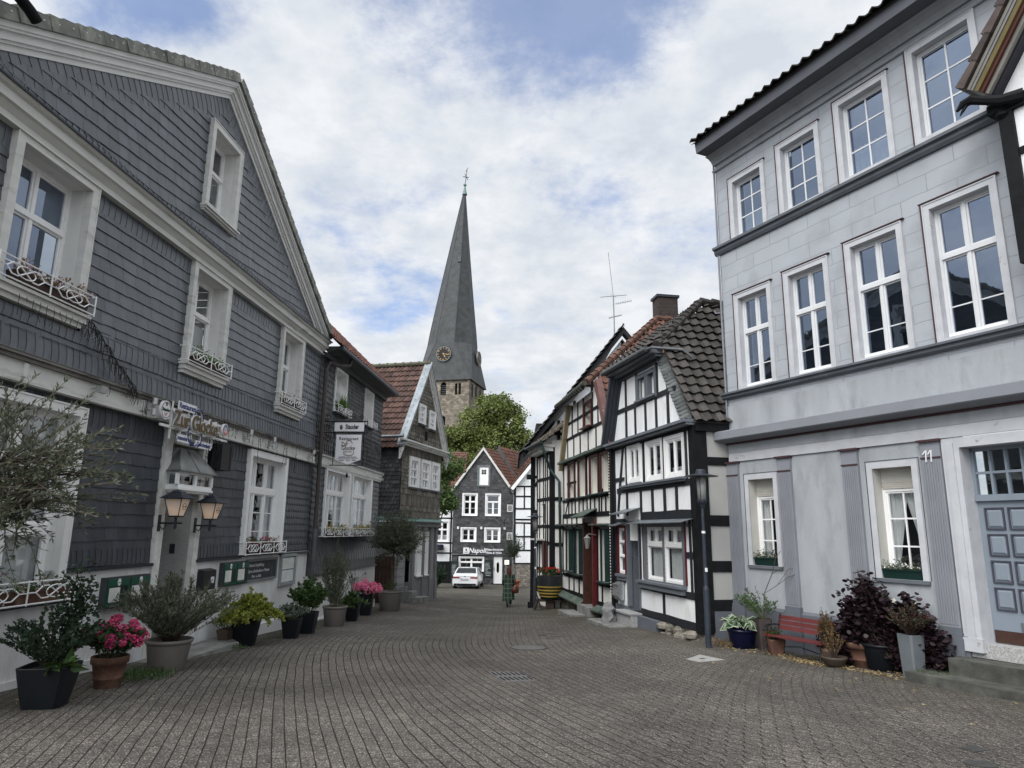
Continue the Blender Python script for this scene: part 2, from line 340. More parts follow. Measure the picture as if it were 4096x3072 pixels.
def window(P, u0, u1, z0, z1, yd=.2, spec=((1, 1, 0, 0),), fw=.055, mw=.06, bw=.022, fm=None, sur=None, proud=.03, surm=None, sill=None, sillm=None,
           curt=None, glass=None, tw=.07, revm=None, tilt=0, label=None, name='window', revtop=True, rooms=True):
    """u0..z1 is the clear opening; spec: (height share, lights, vertical bars per light, horizontal bars) from the bottom up"""
    fm = fm or white_clean; mb = MB(); y = yd
    mb.box(u0, u0 + fw, y - .03, y + .05, z0, z1); mb.box(u1 - fw, u1, y - .03, y + .05, z0, z1)
    mb.box(u0 + fw, u1 - fw, y - .029, y + .05, z0, z0 + fw * 1.2); mb.box(u0 + fw, u1 - fw, y - .029, y + .05, z1 - fw, z1)
    zz0, zz1 = z0 + fw * 1.2, z1 - fw; tot = sum(s[0] for s in spec); z = zz0
    for i, (hf, n, bx, bz) in enumerate(spec):
        ze = z + (zz1 - zz0) * hf / tot
        lo = z + (tw / 2 if i else 0); hi = ze - (tw / 2 if i < len(spec) - 1 else 0)
        if i < len(spec) - 1: mb.box(u0 + fw, u1 - fw, y - .05, y + .05, ze - tw / 2, ze + tw / 2)
        lw = (u1 - u0 - 2 * fw - (n - 1) * mw) / n
        for j in range(n):
            a = u0 + fw + j * (lw + mw)
            if j: mb.box(a - mw, a, y - .035, y + .045, lo, hi)
            s = .032                                            # sash frame of each light
            mb.box(a, a + s, y - .012, y + .03, lo, hi); mb.box(a + lw - s, a + lw, y - .012, y + .03, lo, hi)
            mb.box(a + s, a + lw - s, y - .011, y + .03, lo, lo + s * 1.3); mb.box(a + s, a + lw - s, y - .011, y + .03, hi - s, hi)
            for q in range(bx):
                c = a + lw * (q + 1) / (bx + 1); mb.box(c - bw / 2, c + bw / 2, y - .002, y + .024, lo + s, hi - s)
            for q in range(abs(bz)):
                c = lo + (hi - lo) * ((q + 1) / (bz + 1) if bz > 0 else .36); mb.box(a + s, a + lw - s, y + .0, y + .022, c - bw / 2, c + bw / 2)
        z = ze
    w = mb.build(name, fm, P, label=label)
    g = MB(); g.add([(u0 + .01, y + .012, z0 + .01), (u1 - .01, y + .012, z0 + .01), (u1 - .01, y + .012, z1 - .01), (u0 + .01, y + .012, z1 - .01)], [(0, 1, 2, 3)])
    g.build('pane', glass or GLASS, w)
    if rooms: room(w, u0, u1, z0, z1, y)
    if sur:
        sw = sur; s = MB(); yf = -proud; o = [(u0 - sw, z0 - (0 if sill else sw)), (u1 + sw, z0 - (0 if sill else sw)), (u1 + sw, z1 + sw), (u0 - sw, z1 + sw)]
        if sill: s.poly([[(u0 - sw, z0), (u0, z0), (u0, z1), (u1, z1), (u1, z0), (u1 + sw, z0), (u1 + sw, z1 + sw), (u0 - sw, z1 + sw)]], yf, .02)
        else: s.poly([o, rect(u0, u1, z0, z1)], yf, .02)
        # moulded lip
        l = .022
        s.box(u0 - sw - l, u0 - sw, yf - .012, .02, o[0][1], z1 + sw + l); s.box(u1 + sw, u1 + sw + l, yf - .012, .02, o[0][1], z1 + sw + l); s.box(u0 - sw, u1 + sw, yf - .012, .02, z1 + sw, z1 + sw + l)
        s.build('surround', surm or trimw, w)
    y0 = .021 if sur else 0
    r = MB(); r.add([(u0, y0, z0), (u0, y, z0), (u0, y, z1), (u0, y0, z1), (u1, y0, z0), (u1, y, z0), (u1, y, z1), (u1, y0, z1)], [(0, 1, 2, 3), (4, 7, 6, 5), (0, 4, 5, 1)] + ([(3, 2, 6, 7)] if revtop else []))
    r.build('reveal', revm or surm or fm, w)
    if sill:
        sh, sp, sx = sill; s = MB()
        s.box(u0 - (sur or 0) - sx, u1 + (sur or 0) + sx, -sp, .04, z0 - .045, z0 - .004)
        if sh > .08:
            s.box(u0 - (sur or 0) - sx * .7, u1 + (sur or 0) + sx * .7, -sp * .75, .03, z0 - .045 - (sh - .045) * .55, z0 - .045)
            s.box(u0 - (sur or 0) - sx * .4, u1 + (sur or 0) + sx * .4, -sp * .5, .02, z0 - sh, z0 - .045 - (sh - .045) * .55)
        s.build('sill', sillm or surm or trimw, w)
    if curt:
        c = MB(); kind = curt[0]; n = 40; rng = random.Random(int(u0 * 97 + z0 * 31))
        def sheet(ua, ub, za, zb, ub2=None):
            v = []; nn = n
            for i in range(nn + 1):
                t = i / nn; yy = y + .12 + .018 * math.sin(t * (ub - ua) * 55 + rng.random())
                x = ua + (ub - ua) * t; x2 = ua + ((ub2 if ub2 is not None else ub) - ua) * t
                v += [(x2, yy, za), (x, yy, zb)]
            c.add(v, [(2 * i, 2 * i + 2, 2 * i + 3, 2 * i + 1) for i in range(nn)])
        h = z1 - z0; ww = u1 - u0
        if kind == 'half': sheet(u0, u1, z0, z0 + h * curt[1])
        elif kind == 'full': sheet(u0, u1, z0, z1)
        elif kind == 'sides': sheet(u0, u0 + ww * curt[1], z0, z1); sheet(u1 - ww * curt[1], u1, z0, z1)
        elif kind == 'swag':
            sheet(u0, u0 + ww * .55, z0 + h * .05, z1, u0 + ww * .12)
            v = []
            for i in range(n + 1):
                t = i / n; yy = y + .12 + .018 * math.sin(t * 34); v += [(u1 - ww * .12 * t, yy, z0 + .05 * h), (u1 - ww * .62 * t, yy, z1)]
            c.add(v, [(2 * i, 2 * i + 2, 2 * i + 3, 2 * i + 1) for i in range(n)])
        elif kind == 'blind':
            for i in range(int(h * curt[1] / .035)): zz = z0 + i * .035; c.add([(u0, y + .1, zz), (u1, y + .1, zz), (u1, y + .085, zz + .033), (u0, y + .085, zz + .033)], [(0, 1, 2, 3)])
        elif kind == 'blindtop':
            for i in range(int(h * curt[1] / .035)): zz = z1 - i * .035; c.add([(u0, y + .1, zz - .033), (u1, y + .1, zz - .033), (u1, y + .085, zz), (u0, y + .085, zz)], [(0, 1, 2, 3)])
        c.build('curtain' if 'blind' not in kind else 'blind', curtain, w)
    return w
def railing(w, u0, u1, z, n, y=-.22, h=.29, name='railing', m=None):
    mb = MB(); r = .011
    for zz in (z + .02, z + h): mb.tube([(u0, y, zz), (u1, y, zz)], r, 5); mb.tube([(u0, y, zz), (u0, 0, zz)], r, 5); mb.tube([(u1, y, zz), (u1, 0, zz)], r, 5)
    L = (u1 - u0) / n; zc = z + h / 2 + .01; a = h * .26
    for i in range(n + 1): mb.tube([(u0 + i * L, y, z), (u0 + i * L, y, z + h + .02)], r, 5)
    for i in range(n):
        c = u0 + (i + .5) * L; q = L * .5; k = L * .12
        for s in (1, -1):
            mb.tube([(c - q, y, zc), (c - q * .72, y, zc), (c - q * .5, y, zc + s * a), (c - k * 1.2, y, zc + s * a), (c, y, zc), (c + k * 1.2, y, zc - s * a), ], r * .9, 5)
            mb.tube([(c + q, y, zc), (c + q * .72, y, zc), (c + q * .5, y, zc + s * a), (c + k * 1.2, y, zc + s * a)], r * .9, 5)
        ring = [(c + k * 1.5 * math.cos(t * math.pi / 6), y - .004, zc + a * 1.05 * math.sin(t * math.pi / 6)) for t in range(13)]
        mb.tube(ring, r * .8, 4, cap=False)
    return mb.build(name, m or white_clean, w)
TK = [0]
def beam(mb, u0, z0, u1, z1, w, y=-.022, d=.06, m=0, rng=None, taper=0):
    TK[0] = (TK[0] + 7) % 23; yy = y - TK[0] * .0004
    dx, dz = u1 - u0, z1 - z0; l = math.hypot(dx, dz); nx, nz = -dz / l * w / 2, dx / l * w / 2
    n = max(1, int(l / .5)); R = random.Random(int((u0 + z0 * 7 + u1 * 3) * 100)); top = []; bot = []
    for i in range(n + 1):
        t = i / n; j = R.uniform(-.008, .008); k = 1 + R.uniform(-.08, .08)
        top.append((u0 + dx * t + nx * k + (j if abs(dz) > abs(dx) else 0), z0 + dz * t + nz * k + (j if abs(dx) >= abs(dz) else 0))); bot.append((u0 + dx * t - nx * k + (j if abs(dz) > abs(dx) else 0), z0 + dz * t - nz * k + (j if abs(dx) >= abs(dz) else 0)))
    v = [(a, yy, b) for a, b in top] + [(a, yy, b) for a, b in bot] + [(a, yy + d, b) for a, b in top] + [(a, yy + d, b) for a, b in bot]
    N1 = n + 1; f = []
    for i in range(n):
        q = (N1 + i, N1 + i + 1, i + 1, i)
        f += [q, (i, i + 1, 2 * N1 + i + 1, 2 * N1 + i), (N1 + i, 3 * N1 + i, 3 * N1 + i + 1, N1 + i + 1)]
    f += [(0, 2 * N1, 3 * N1, N1), (n, N1 + n, 3 * N1 + n, 2 * N1 + n)]
    return mb.add(v, f, m)
def vb(mb, u, z0, z1, w, **k): return beam(mb, u, z0, u, z1, w, **k)
def hb(mb, u0, u1, z, w, **k): return beam(mb, u0, z, u1, z, w, **k)
def text(parent, s, u, z, size, y, m, ext=.008, align='CENTER', sx=1, off=0, name='lettering', rot=0, shear=0, space=1, loc=None, rz=0):
    cu = bpy.data.curves.new('lettering', 'FONT'); cu.body = s; cu.size = size; cu.extrude = ext; cu.align_x = align; cu.align_y = 'CENTER'; cu.offset = off; cu.resolution_u = 3; cu.shear = shear; cu.space_character = space
    o = bpy.data.objects.new('lettering', cu); COL.objects.link(o)
    me = bpy.data.meshes.new_from_object(o.evaluated_get(bpy.context.evaluated_depsgraph_get()))
    bpy.data.objects.remove(o); bpy.data.curves.remove(cu)
    M = Matrix.Translation((u, y, z)) @ Matrix.Rotation(rz, 4, 'Z') @ Matrix.Rotation(rad(90), 4, 'X') @ Matrix.Rotation(rot, 4, 'Z') @ Matrix.Diagonal((sx, 1, 1, 1))
    me.transform(M); me.materials.clear(); me.materials.append(m); me.name = name
    r = bpy.data.objects.new(name, me); COL.objects.link(r); r.parent = parent; return r
def disc(mb, u, z, ru, rz_, y, d=.03, n=28, m=0):
    P = [(u + ru * math.cos(2 * math.pi * i / n), z + rz_ * math.sin(2 * math.pi * i / n)) for i in range(n)]
    return mb.poly([P], y, y + d, m)
def ringpoly(mb, u, z, r0, r1, y, d=.02, n=28, m=0, a0=0, a1=360, sx=1):
    A = [rad(a0 + (a1 - a0) * i / n) for i in range(n + 1)]
    P = [(u + sx * r1 * math.cos(a), z + r1 * math.sin(a)) for a in A] + [(u + sx * r0 * math.cos(a), z + r0 * math.sin(a)) for a in reversed(A)]
    v = [(p[0], y, p[1]) for p in P] + [(p[0], y + d, p[1]) for p in P]; k = len(P); f = []
    for i in range(n): f.append((i, i + 1, k - 2 - i, k - 1 - i)[::-1])
    f += [(i, (i + 1) % k, k + (i + 1) % k, k + i) for i in range(k)]
    return mb.add(v, f, m)
# ---------------------------------------------------------------- plants
def leafmat(name, col, col2=None, attr=.45, rough=.5, trans=.25):
    return mat(name, col, rough, .2, 6, attr=attr, trans=trans, dirt=col2, ds=7, dl=(.5, .7)) if col2 else mat(name, col, rough, .2, 6, attr=attr, trans=trans)
def leaf(mb, p, d, l, w, rng, m=0, fold=.25, up=None):
    d = Vector(d); 
    if d.length < 1e-6: d = Vector((0, 0, 1))
    d.normalize(); r = Vector((rng.uniform(-1, 1), rng.uniform(-1, 1), rng.uniform(-.3, 1.2)))
    s = d.cross(r)
    if s.length < 1e-4: s = Vector((1, 0, 0))
    s.normalize(); n = s.cross(d); p = Vector(p)
    a = p; b = p + d * l * .45 + s * w / 2 + n * w * fold; c = p + d * l; e = p + d * l * .45 - s * w / 2 + n * w * fold; q = p + d * l * .5 - n * w * .05
    return mb.add([a, b, c, e], [(0, 1, 2), (0, 2, 3)], m, rng.random())
def shrub(P, H, R, nb, npl, leafsize, mats, seed=1, stems=.004, z0=0, start=.25, up=.6, droop=0, flowers=None, lean=(0, 0), rnd=1.0, wild=.25, base=.05, tips=0, names=('foliage', 'stem', 'flowers'), leafdir=.7):
    """branches grown from the pot's soil, leaves along them"""
    rng = random.Random(seed); lf = MB(); st = MB(); fl = MB(); lw, ll = leafsize
    for i in range(nb):
        a = rng.uniform(0, 2 * math.pi); rr = math.sqrt(rng.random()); h = H * (1 - .45 * rr * rnd) * rng.uniform(.7, 1.05)
        tip = Vector((math.cos(a) * R * rr + lean[0], math.sin(a) * R * rr + lean[1], z0 + h)); b0 = Vector((math.cos(a) * base * rng.random(), math.sin(a) * base * rng.random(), z0))
        mid = b0.lerp(tip, .5) + Vector((rng.uniform(-1, 1), rng.uniform(-1, 1), .4)) * R * wild
        pts = [b0 * (1 - t) ** 2 + mid * 2 * t * (1 - t) + tip * t * t - Vector((0, 0, droop * t ** 3 * rr)) for t in (0, .2, .4, .6, .8, 1)]
        st.tube(pts, [stems * (1.2 - .15 * k) for k in range(6)], 3, cap=False)
        for j in range(npl):
            t = start + (1 - start) * rng.random() ** .8; k = min(4, int(t * 5)); f = t * 5 - k; p = pts[k].lerp(pts[k + 1], f); d = (pts[k + 1] - pts[k]).normalized()
            side = Vector((rng.uniform(-1, 1), rng.uniform(-1, 1), rng.uniform(-.4, .8))).normalized()
            s = rng.uniform(.65, 1.15)
            leaf(lf, p, d * (1 - leafdir) + side * leafdir + Vector((0, 0, up * .3)), ll * s, lw * s, rng)
        if flowers and rng.random() < flowers[0]:
            c = pts[-1] + Vector((0, 0, flowers[1] * .3)); fr = flowers[1] * rng.uniform(.75, 1.1)
            for q in range(flowers[2]):
                dd = Vector((rng.gauss(0, 1), rng.gauss(0, 1), rng.gauss(.35, .9))).normalized(); pp = c + dd * fr
                leaf(fl, pp - dd.cross(Vector((0, 0, 1))).normalized() * flowers[3] * .5 if abs(dd.z) < .99 else pp, dd.cross(Vector((rng.uniform(-1, 1), rng.uniform(-1, 1), 1))), flowers[3], flowers[3] * .9, rng)
    o = lf.build(names[0], mats[0], P); s = st.build(names[1], mats[1], P)
    if flowers: fo = fl.build(names[2], mats[2], P)
    return o
def pot(P, kind, r, h, m, rim=.03, name='pot', z0=0, rot=0):
    mb = MB()
    if kind == 'round': mb.lathe((0, 0, z0), [(r * .74, 0), (r * .77, .01), (r * .95, h - .07), (r * .96, h - .06), (r, h - .055), (r + .015, h - .03), (r + .012, h), (r - .03, h), (r - .035, h - .04)], 28)
    elif kind == 'terra': mb.lathe((0, 0, z0), [(r * .66, 0), (r * .7, .01), (r * .75, h * .3), (r * .78, h * .31), (r * .78, h * .345), (r * .765, h * .36), (r * .9, h * .76), (r * 1.0, h * .78), (r * 1.02, h - .02), (r, h), (r * .88, h), (r * .86, h - .05)], 28)
    elif kind == 'square': mb.lathe((0, 0, z0), [(r * .66, 0), (r * .68, .01), (r * .8, h * .35), (r * .93, h * .75), (r * 1.0, h - .01), (r * .99, h), (r * .9, h), (r * .88, h - .05)], 32, sq=.93, rot=rad(5.6) + rot)
    elif kind == 'tall': mb.lathe((0, 0, z0), [(r * .8, 0), (r * .82, .01), (r, h - .01), (r, h), (r * .88, h), (r * .86, h - .05)], 32, sq=.97, rot=rad(5.6) + rot)
    elif kind == 'bowl': mb.lathe((0, 0, z0), [(r * .5, 0), (r * .8, h * .35), (r * .97, h * .75), (r * 1.03, h * .85), (r * 1.03, h), (r * .92, h), (r * .9, h - .03)], 24)
    o = mb.build(name, m, P, smooth=kind in ('round', 'terra', 'bowl'))
    so = MB(); so.lathe((0, 0, z0 + h - .06), [(r * .9, 0), (r * .9, .012)], 16); so.build('soil', soil, o)
    return o
soil = mat('potting_soil', (.03, .024, .018), .95, .3, 30)
bark = mat('bark', (.07, .055, .042), .9, .3, 8, .6, 25)
twig = mat('green_twig', (.09, .10, .05), .8)
twigd = mat('dark_twig', (.05, .035, .028), .8)
# ---------------------------------------------------------------- ground
CP = np.array([(-6.4,9.27,-2.04),(-5.95,15.6,-2.37),(-5.54,21.1,-2.6),(-5.1,26.9,-2.82),(-4.55,28.5,-2.87),(-3.87,31,-2.96),(7.03,11.8,-2.24),(7.59,10.7,-2.22),(5.05,15.8,-2.3),(4.26,15.4,-2.3),(3.0,20.9,-2.5),(2.0,26.9,-2.75),(.85,26,-2.91),(-0.2,29.5,-3.19),(0,50,-4.05),(-5,57,-4.2),(5,57,-4.2),(-5,0,-1.85),(5,0,-1.85),(0,5,-1.95),(15,0,-1.9),(-15,0,-1.9),(-12,30,-2.9),(12,30,-2.9),(-15,60,-4.2),(15,60,-4.2),(0,-10,-1.8)])
def _ph(r): r = np.maximum(r, 1e-6); return r * r * np.log(r)
_n = len(CP); _A = np.zeros((_n + 3, _n + 3)); _A[:_n, :_n] = _ph(np.linalg.norm(CP[:, None, :2] - CP[None, :, :2], axis=2)) + np.eye(_n) * 3
_A[:_n, _n] = 1; _A[:_n, _n + 1:] = CP[:, :2]; _A[_n:, :_n] = _A[:_n, _n:].T
_W = np.linalg.solve(_A, np.r_[CP[:, 2], 0, 0, 0])
def gz(x, y):
    z = float(_ph(np.hypot(CP[:, 0] - x, CP[:, 1] - y)) @ _W[:_n] + _W[_n] + _W[_n + 1] * x + _W[_n + 2] * y)
    f = min(1, max(0, (math.hypot(x, y - 25) - 45) / 30)); return z * (1 - f) + (-4.0) * f
def hflow(t):
    t = max(0, t); return .42 * (t - math.atan(t / 4.0) * 4.0)
def psi(x, y):
    t = 17.2 - y - .3 * (x + 1); f = 1 + .11 * min(4.5, max(0, x + 1)); return x - hflow(t) * f
def ground():
    mb = MB(); xs = [-300, -150, -80, -50, -35, -25, -18, -14] + [-12 + i * .2 for i in range(121)] + [14, 18, 25, 35, 50, 80, 150, 300]
    ys = [-300, -100, -40, -20, -10, -5, 0] + [2 + i * .2 for i in range(290)] + [62, 66, 72, 80, 95, 120, 160, 300, 600]
    v = []; uv = []
    for y in ys:
        for x in xs: v.append((x, y, gz(x, y))); uv.append((psi(x, y), y * 1.02, 0))
    nx = len(xs); f = [(j * nx + i, j * nx + i + 1, (j + 1) * nx + i + 1, (j + 1) * nx + i) for j in range(len(ys) - 1) for i in range(nx - 1)]
    mb.add(v, f); o = mb.build('street_paving', paving(), smooth=True)
    a = o.data.attributes.new('flow', 'FLOAT_VECTOR', 'POINT'); a.data.foreach_set('vector', [c for q in uv for c in q])
    tag(o, 'grey block paving laid in curving rows down the lane', None, None, 'structure')
    return o
def paving():
    m = bpy.data.materials.new('block_paving'); m.use_nodes = True; t = m.node_tree; n = t.nodes; k = t.links; b = n['Principled BSDF']
    b.inputs['Roughness'].default_value = .9; b.inputs['Specular IOR Level'].default_value = .25
    at = n.new('ShaderNodeAttribute'); at.attribute_name = 'flow'; sp = n.new('ShaderNodeSeparateXYZ'); k.new(at.outputs['Vector'], sp.inputs[0])
    tcd = n.new('ShaderNodeTexCoord'); so = n.new('ShaderNodeSeparateXYZ'); k.new(tcd.outputs['Object'], so.inputs[0])
    def mt(op, a, b_=None, c=None):
        q = n.new('ShaderNodeMath'); q.operation = op
        for i, v in enumerate((a, b_, c)):
            if v is None: continue
            if isinstance(v, (int, float)): q.inputs[i].default_value = v
            else: k.new(v, q.inputs[i])
        return q.outputs[0]
    def noise(s, d=4, vec=None):
        q = n.new('ShaderNodeTexNoise'); q.inputs['Scale'].default_value = s; q.inputs['Detail'].default_value = d; k.new(vec or tcd.outputs['Object'], q.inputs['Vector']); return q.outputs['Fac']
    def mr(v, a, b_, c=0, d=1, smooth=False):
        q = n.new('ShaderNodeMapRange'); k.new(v, q.inputs[0]); q.inputs[1].default_value = a; q.inputs[2].default_value = b_; q.inputs[3].default_value = c; q.inputs[4].default_value = d
        if smooth: q.interpolation_type = 'SMOOTHSTEP'
        return q.outputs[0]
    wob = mt('MULTIPLY', mt('SUBTRACT', noise(.8), .5), .06)
    # toothed (interlocking) joints on the right-hand side
    zig = mt('MULTIPLY', mt('SUBTRACT', mt('PINGPONG', mt('ADD', sp.outputs[1], mt('MULTIPLY', sp.outputs[0], .3)), .11), .055), .5)
    rmask = mr(mt('ADD', so.outputs[0], mt('MULTIPLY', so.outputs[1], -.05)), .3, 2.2, 0, 1)
    ps = mt('ADD', mt('ADD', sp.outputs[0], wob), mt('MULTIPLY', zig, rmask))
    RW = .14
    row = mt('DIVIDE', ps, RW)
    fr = mt('ABSOLUTE', mt('SUBTRACT', mt('FRACT', row), .5))            # 0.5 at the joint
    jw = mr(noise(2.5), .3, .7, .425, .452)
    near = mt('LESS_THAN', mt('ADD', so.outputs[1], mt('MULTIPLY', so.outputs[0], .43)), 15.45)
    j1 = mt('MULTIPLY', mr(mt('SUBTRACT', fr, jw), 0, .03), mr(near, 0, 1, .55, 1))
    par = mt('MULTIPLY', mt('FLOOR', row), .37)
    cr = mt('ABSOLUTE', mt('SUBTRACT', mt('FRACT', mt('ADD', mt('DIVIDE', sp.outputs[1], .215), par)), .5))
    j2 = mt('MULTIPLY', mr(cr, .468, .485), mr(noise(9, 2), .35, .6, .3, 1.0))
    jj = mt('MAXIMUM', j1, mt('MULTIPLY', j2, .75))
    # block to block tone
    idc = n.new('ShaderNodeCombineXYZ'); k.new(mt('FLOOR', row), idc.inputs[0]); k.new(mt('FLOOR', mt('ADD', mt('ADD', mt('DIVIDE', sp.outputs[1], .215), par), 0)), idc.inputs[1])
    wn_ = n.new('ShaderNodeTexWhiteNoise'); wn_.noise_dimensions = '2D'; k.new(idc.outputs[0], wn_.inputs['Vector'])
    tone = mr(wn_.outputs['Value'], 0, 1, .86, 1.14)
    gr = mr(noise(70, 3), .38, .66, .5, 1.75); big = mr(noise(.45, 7), .3, .7, .72, 1.28)
    vor = n.new('ShaderNodeTexVoronoi'); vor.inputs['Scale'].default_value = 85; k.new(tcd.outputs['Object'], vor.inputs['Vector'])
    sc = n.new('ShaderNodeSeparateColor'); k.new(vor.outputs['Color'], sc.inputs[0]); chip = mr(sc.outputs[0], .76, .95, 1, 3.0)
    fac = mt('MULTIPLY', mt('MULTIPLY', mt('MULTIPLY', tone, gr), big), chip)
    vm = n.new('ShaderNodeVectorMath'); vm.operation = 'SCALE'; vm.inputs[0].default_value = (.068, .061, .053); k.new(fac, vm.inputs['Scale'])
    mx = n.new('ShaderNodeMix'); mx.data_type = 'RGBA'; k.new(jj, mx.inputs[0]); k.new(vm.outputs[0], mx.inputs[6]); mx.inputs[7].default_value = (.011, .010, .0085, 1)
    # moss and dirt along the house walls
    edge = mt('MULTIPLY', mt('MAXIMUM', mr(mt('ADD', so.outputs[0], mt('MULTIPLY', so.outputs[1], -.073)), -5.6, -6.5), mr(mt('ADD', so.outputs[0], mt('MULTIPLY', so.outputs[1], .5)), 11.0, 12.4)), mr(noise(1.6, 7), .42, .62))
    m2 = n.new('ShaderNodeMix'); m2.data_type = 'RGBA'; k.new(mt('MULTIPLY', edge, .75), m2.inputs[0]); k.new(mx.outputs[2], m2.inputs[6]); m2.inputs[7].default_value = (.045, .042, .024, 1)
    k.new(m2.outputs[2], b.inputs['Base Color'])
    bp = n.new('ShaderNodeBump'); bp.inputs['Strength'].default_value = .7; bp.inputs['Distance'].default_value = .012
    k.new(mt('SUBTRACT', mt('MULTIPLY', noise(70, 2), .3), jj), bp.inputs['Height']); k.new(bp.outputs[0], b.inputs['Normal'])
    return m
ground()
# ================================================================ restaurant house (left)
A = (-6.21, 11.96, 4.2)
def on_a(u, y, z): return place(*A, u, y, z)
RA = rad(90 - 4.2)
def restaurant_house():
    P = facade('slate_gable_house', 'large slate-clad gable house with white trim and lit lanterns, nearest on the left', 'house', *A)
    wn_ = dict(gable=(.62, 1.66, 6.22, 7.96), A=(-3.85, -2.52, 3.0, 4.9), B=(.54, 1.76, 3.0, 4.9), C=(4.84, 6.02, 3.0, 4.9), D=(-4.6, -2.1, -1.0, 1.55), E=(3.62, 5.5, -.58, 1.6))
    S_ = .12
    holes = {k: (v[0] - S_, v[1] + S_, v[2] - .02, v[3] + S_) for k, v in wn_.items()}
    door = (.37, 1.45, -2.3, 1.48)
    # backing walls
    top = 8.95; sl = .565; uc = 1.05; R_ = 7.62; L_ = -5.6
    body = [(L_, -.6), (R_, -.6), (R_, 5.3), (uc + (top - 5.3) / sl, 5.3), (uc, top), (uc - (top - 5.3) / sl, 5.3), (L_, 5.3)]
    mb = MB(); hs = [rect(*wn_[k]) for k in ('gable', 'A', 'B', 'C', 'E')]
    mb.poly([[(L_, -.6), (wn_['D'][0], -.6), (wn_['D'][0], 1.55), (-2.1, 1.55), (-2.1, -.6), (door[0], -.6), (door[0], 1.48), (door[1], 1.48), (door[1], -.6), (R_, -.6)] + body[2:]] + hs, .02)
    mb.box(R_ - .02, R_, .02, 9, -3, 5.3); mb.box(L_, L_ + .02, .02, 9, -3, 5.3); mb.box(L_, R_, 8.98, 9, -3, 5.3)
    mb.build('wall', backing, P)
    # rendered plinth
    pm = MB(); pm.poly([[(L_, -3), (door[0] - .2, -3), (door[0] - .2, -.62), (-2.1, -.62), (-2.1, -1.0), (-4.6, -1.0), (-4.6, -.62), (L_, -.62)]], -.03, .1)
    pm.poly([[(door[1] + .15, -3), (R_, -3), (R_, -.6), (5.62, -.6), (3.5, -.62), (door[1] + .15, -.62)]], -.03, .1)
    pm.box(L_, door[0] - .2, -.08, -.03, -3, -1.95); pm.box(3.1, R_ + .02, -.09, -.03, -3, -2.18)
    pm.build('plinth', plinthw, P)
    for a_, b_ in ((-2.02, door[0] - .19), (door[1] + .14, 3.48), (5.66, R_)): cap = MB(); cap.box(a_, b_, -.1, .0, -.66, -.61); cap.build('plinth_cap', dark_metal, P)
    # slate cladding
    sl1 = MB()
    gz0 = 5.52
    tri_in = [(uc - (top - gz0) / sl + .55, gz0 + .16), (uc + (top - gz0) / sl - .55, gz0 + .16), (uc, top - .42)]
    slates(sl1, tri_in, [holes['gable']], .27, .215, 'scale', 5, tx=.002, seed=3)
    slates(sl1, rect(uc - 6, uc + 6, gz0 - .02, gz0 + .2), [], .14, .2, 'plain', 0, tz=.006, tx=.01, y0=-.012, seed=4)
    # raking border rows of long bent slates
    hyp = math.degrees(math.atan(sl))
    def along(side):
        c, s = math.cos(rad(hyp)), math.sin(rad(hyp)) ; n = (s * side, c)    # outward normal of the rake
        L = (top - gz0) / s; e = (uc + side * (top - gz0) / sl, gz0); ap = (uc, top); w_ = .42
        a = (e[0] - n[0] * w_, e[1] - n[1] * w_); b = (ap[0] - n[0] * w_, ap[1] - n[1] * w_)
        b = (uc, top - w_ / c)
        Q = [a, e, ap, b] if side > 0 else [e, a, b, ap]
        return Q
    tmp = along(-1); slates(sl1, tmp, [], .17, .46, 'bend', hyp, tz=.004, tx=.007, thick=.007, y0=-.014, seed=5, stag=0)
    tmp = along(1); slates(sl1, tmp, [], .17, .46, 'bend', -hyp, tz=.004, tx=.007, thick=.007, y0=-.014, seed=6, stag=0)
    up = [holes['A'], holes['B'], holes['C']]
    mid = [(-5.6, 2.86), (6.28, 2.86), (6.28, 4.72), (-5.6, 4.72)]
    slates(sl1, mid, up, .32, .2, 'scale', 1.5, tx=.002, seed=7, jit=.1)
    slates(sl1, rect(-5.6, 6.28, 4.70, 5.12), up, .145, .40, 'bend', 0, tz=.004, tx=.007, thick=.007, y0=-.014, seed=8, stag=0)
    slates(sl1, rect(6.28, R_, 2.86, 5.1), up, .165, .17, 'hex', 0, tz=.02, tx=0, seed=9)
    up2 = [(h[0] - .1, h[1] + .12, h[2] - .2, h[3]) for h in up]
    slates(sl1, rect(-5.6, R_, 2.60, 2.92), up2, .145, .31, 'bend', 0, tz=.02, tx=.007, thick=.007, y0=-.016, seed=10, stag=0)
    slates(sl1, rect(-5.6, R_, 2.44, 2.70), [], .30, .27, 'scale', 0, tz=.02, tx=.002, seed=11)
    slates(sl1, rect(-5.6, R_, 2.19, 2.52), [], .145, .32, 'bend', 0, tz=.03, tx=.007, thick=.007, y0=-.02, seed=12, stag=0)
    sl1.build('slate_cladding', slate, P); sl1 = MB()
    dh = (.15, 1.66, -3, 1.7); lo = [holes['D'], holes['E'], dh]
    slates(sl1, rect(-5.6, R_, 1.42, 1.82), lo, .145, .38, 'bend', 0, tz=.006, tx=.007, thick=.007, y0=-.014, seed=13, stag=0)
    slates(sl1, [(-5.6, -.36), (5.72, -.36), (5.72, 1.45), (-5.6, 1.45)], lo, .32, .20, 'scale', .5, tx=.002, seed=14, jit=.1)
    slates(sl1, rect(5.72, R_, -.58, 1.45), lo, .165, .17, 'hex', 0, tz=.02, tx=0, seed=15)
    slates(sl1, rect(-5.6, 5.72, -.6, -.32), lo, .13, .28, 'bend', 0, tz=.02, tx=.007, thick=.007, y0=-.014, seed=16, stag=0)
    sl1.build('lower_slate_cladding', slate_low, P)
    # string course
    b = MB(); L2 = L_
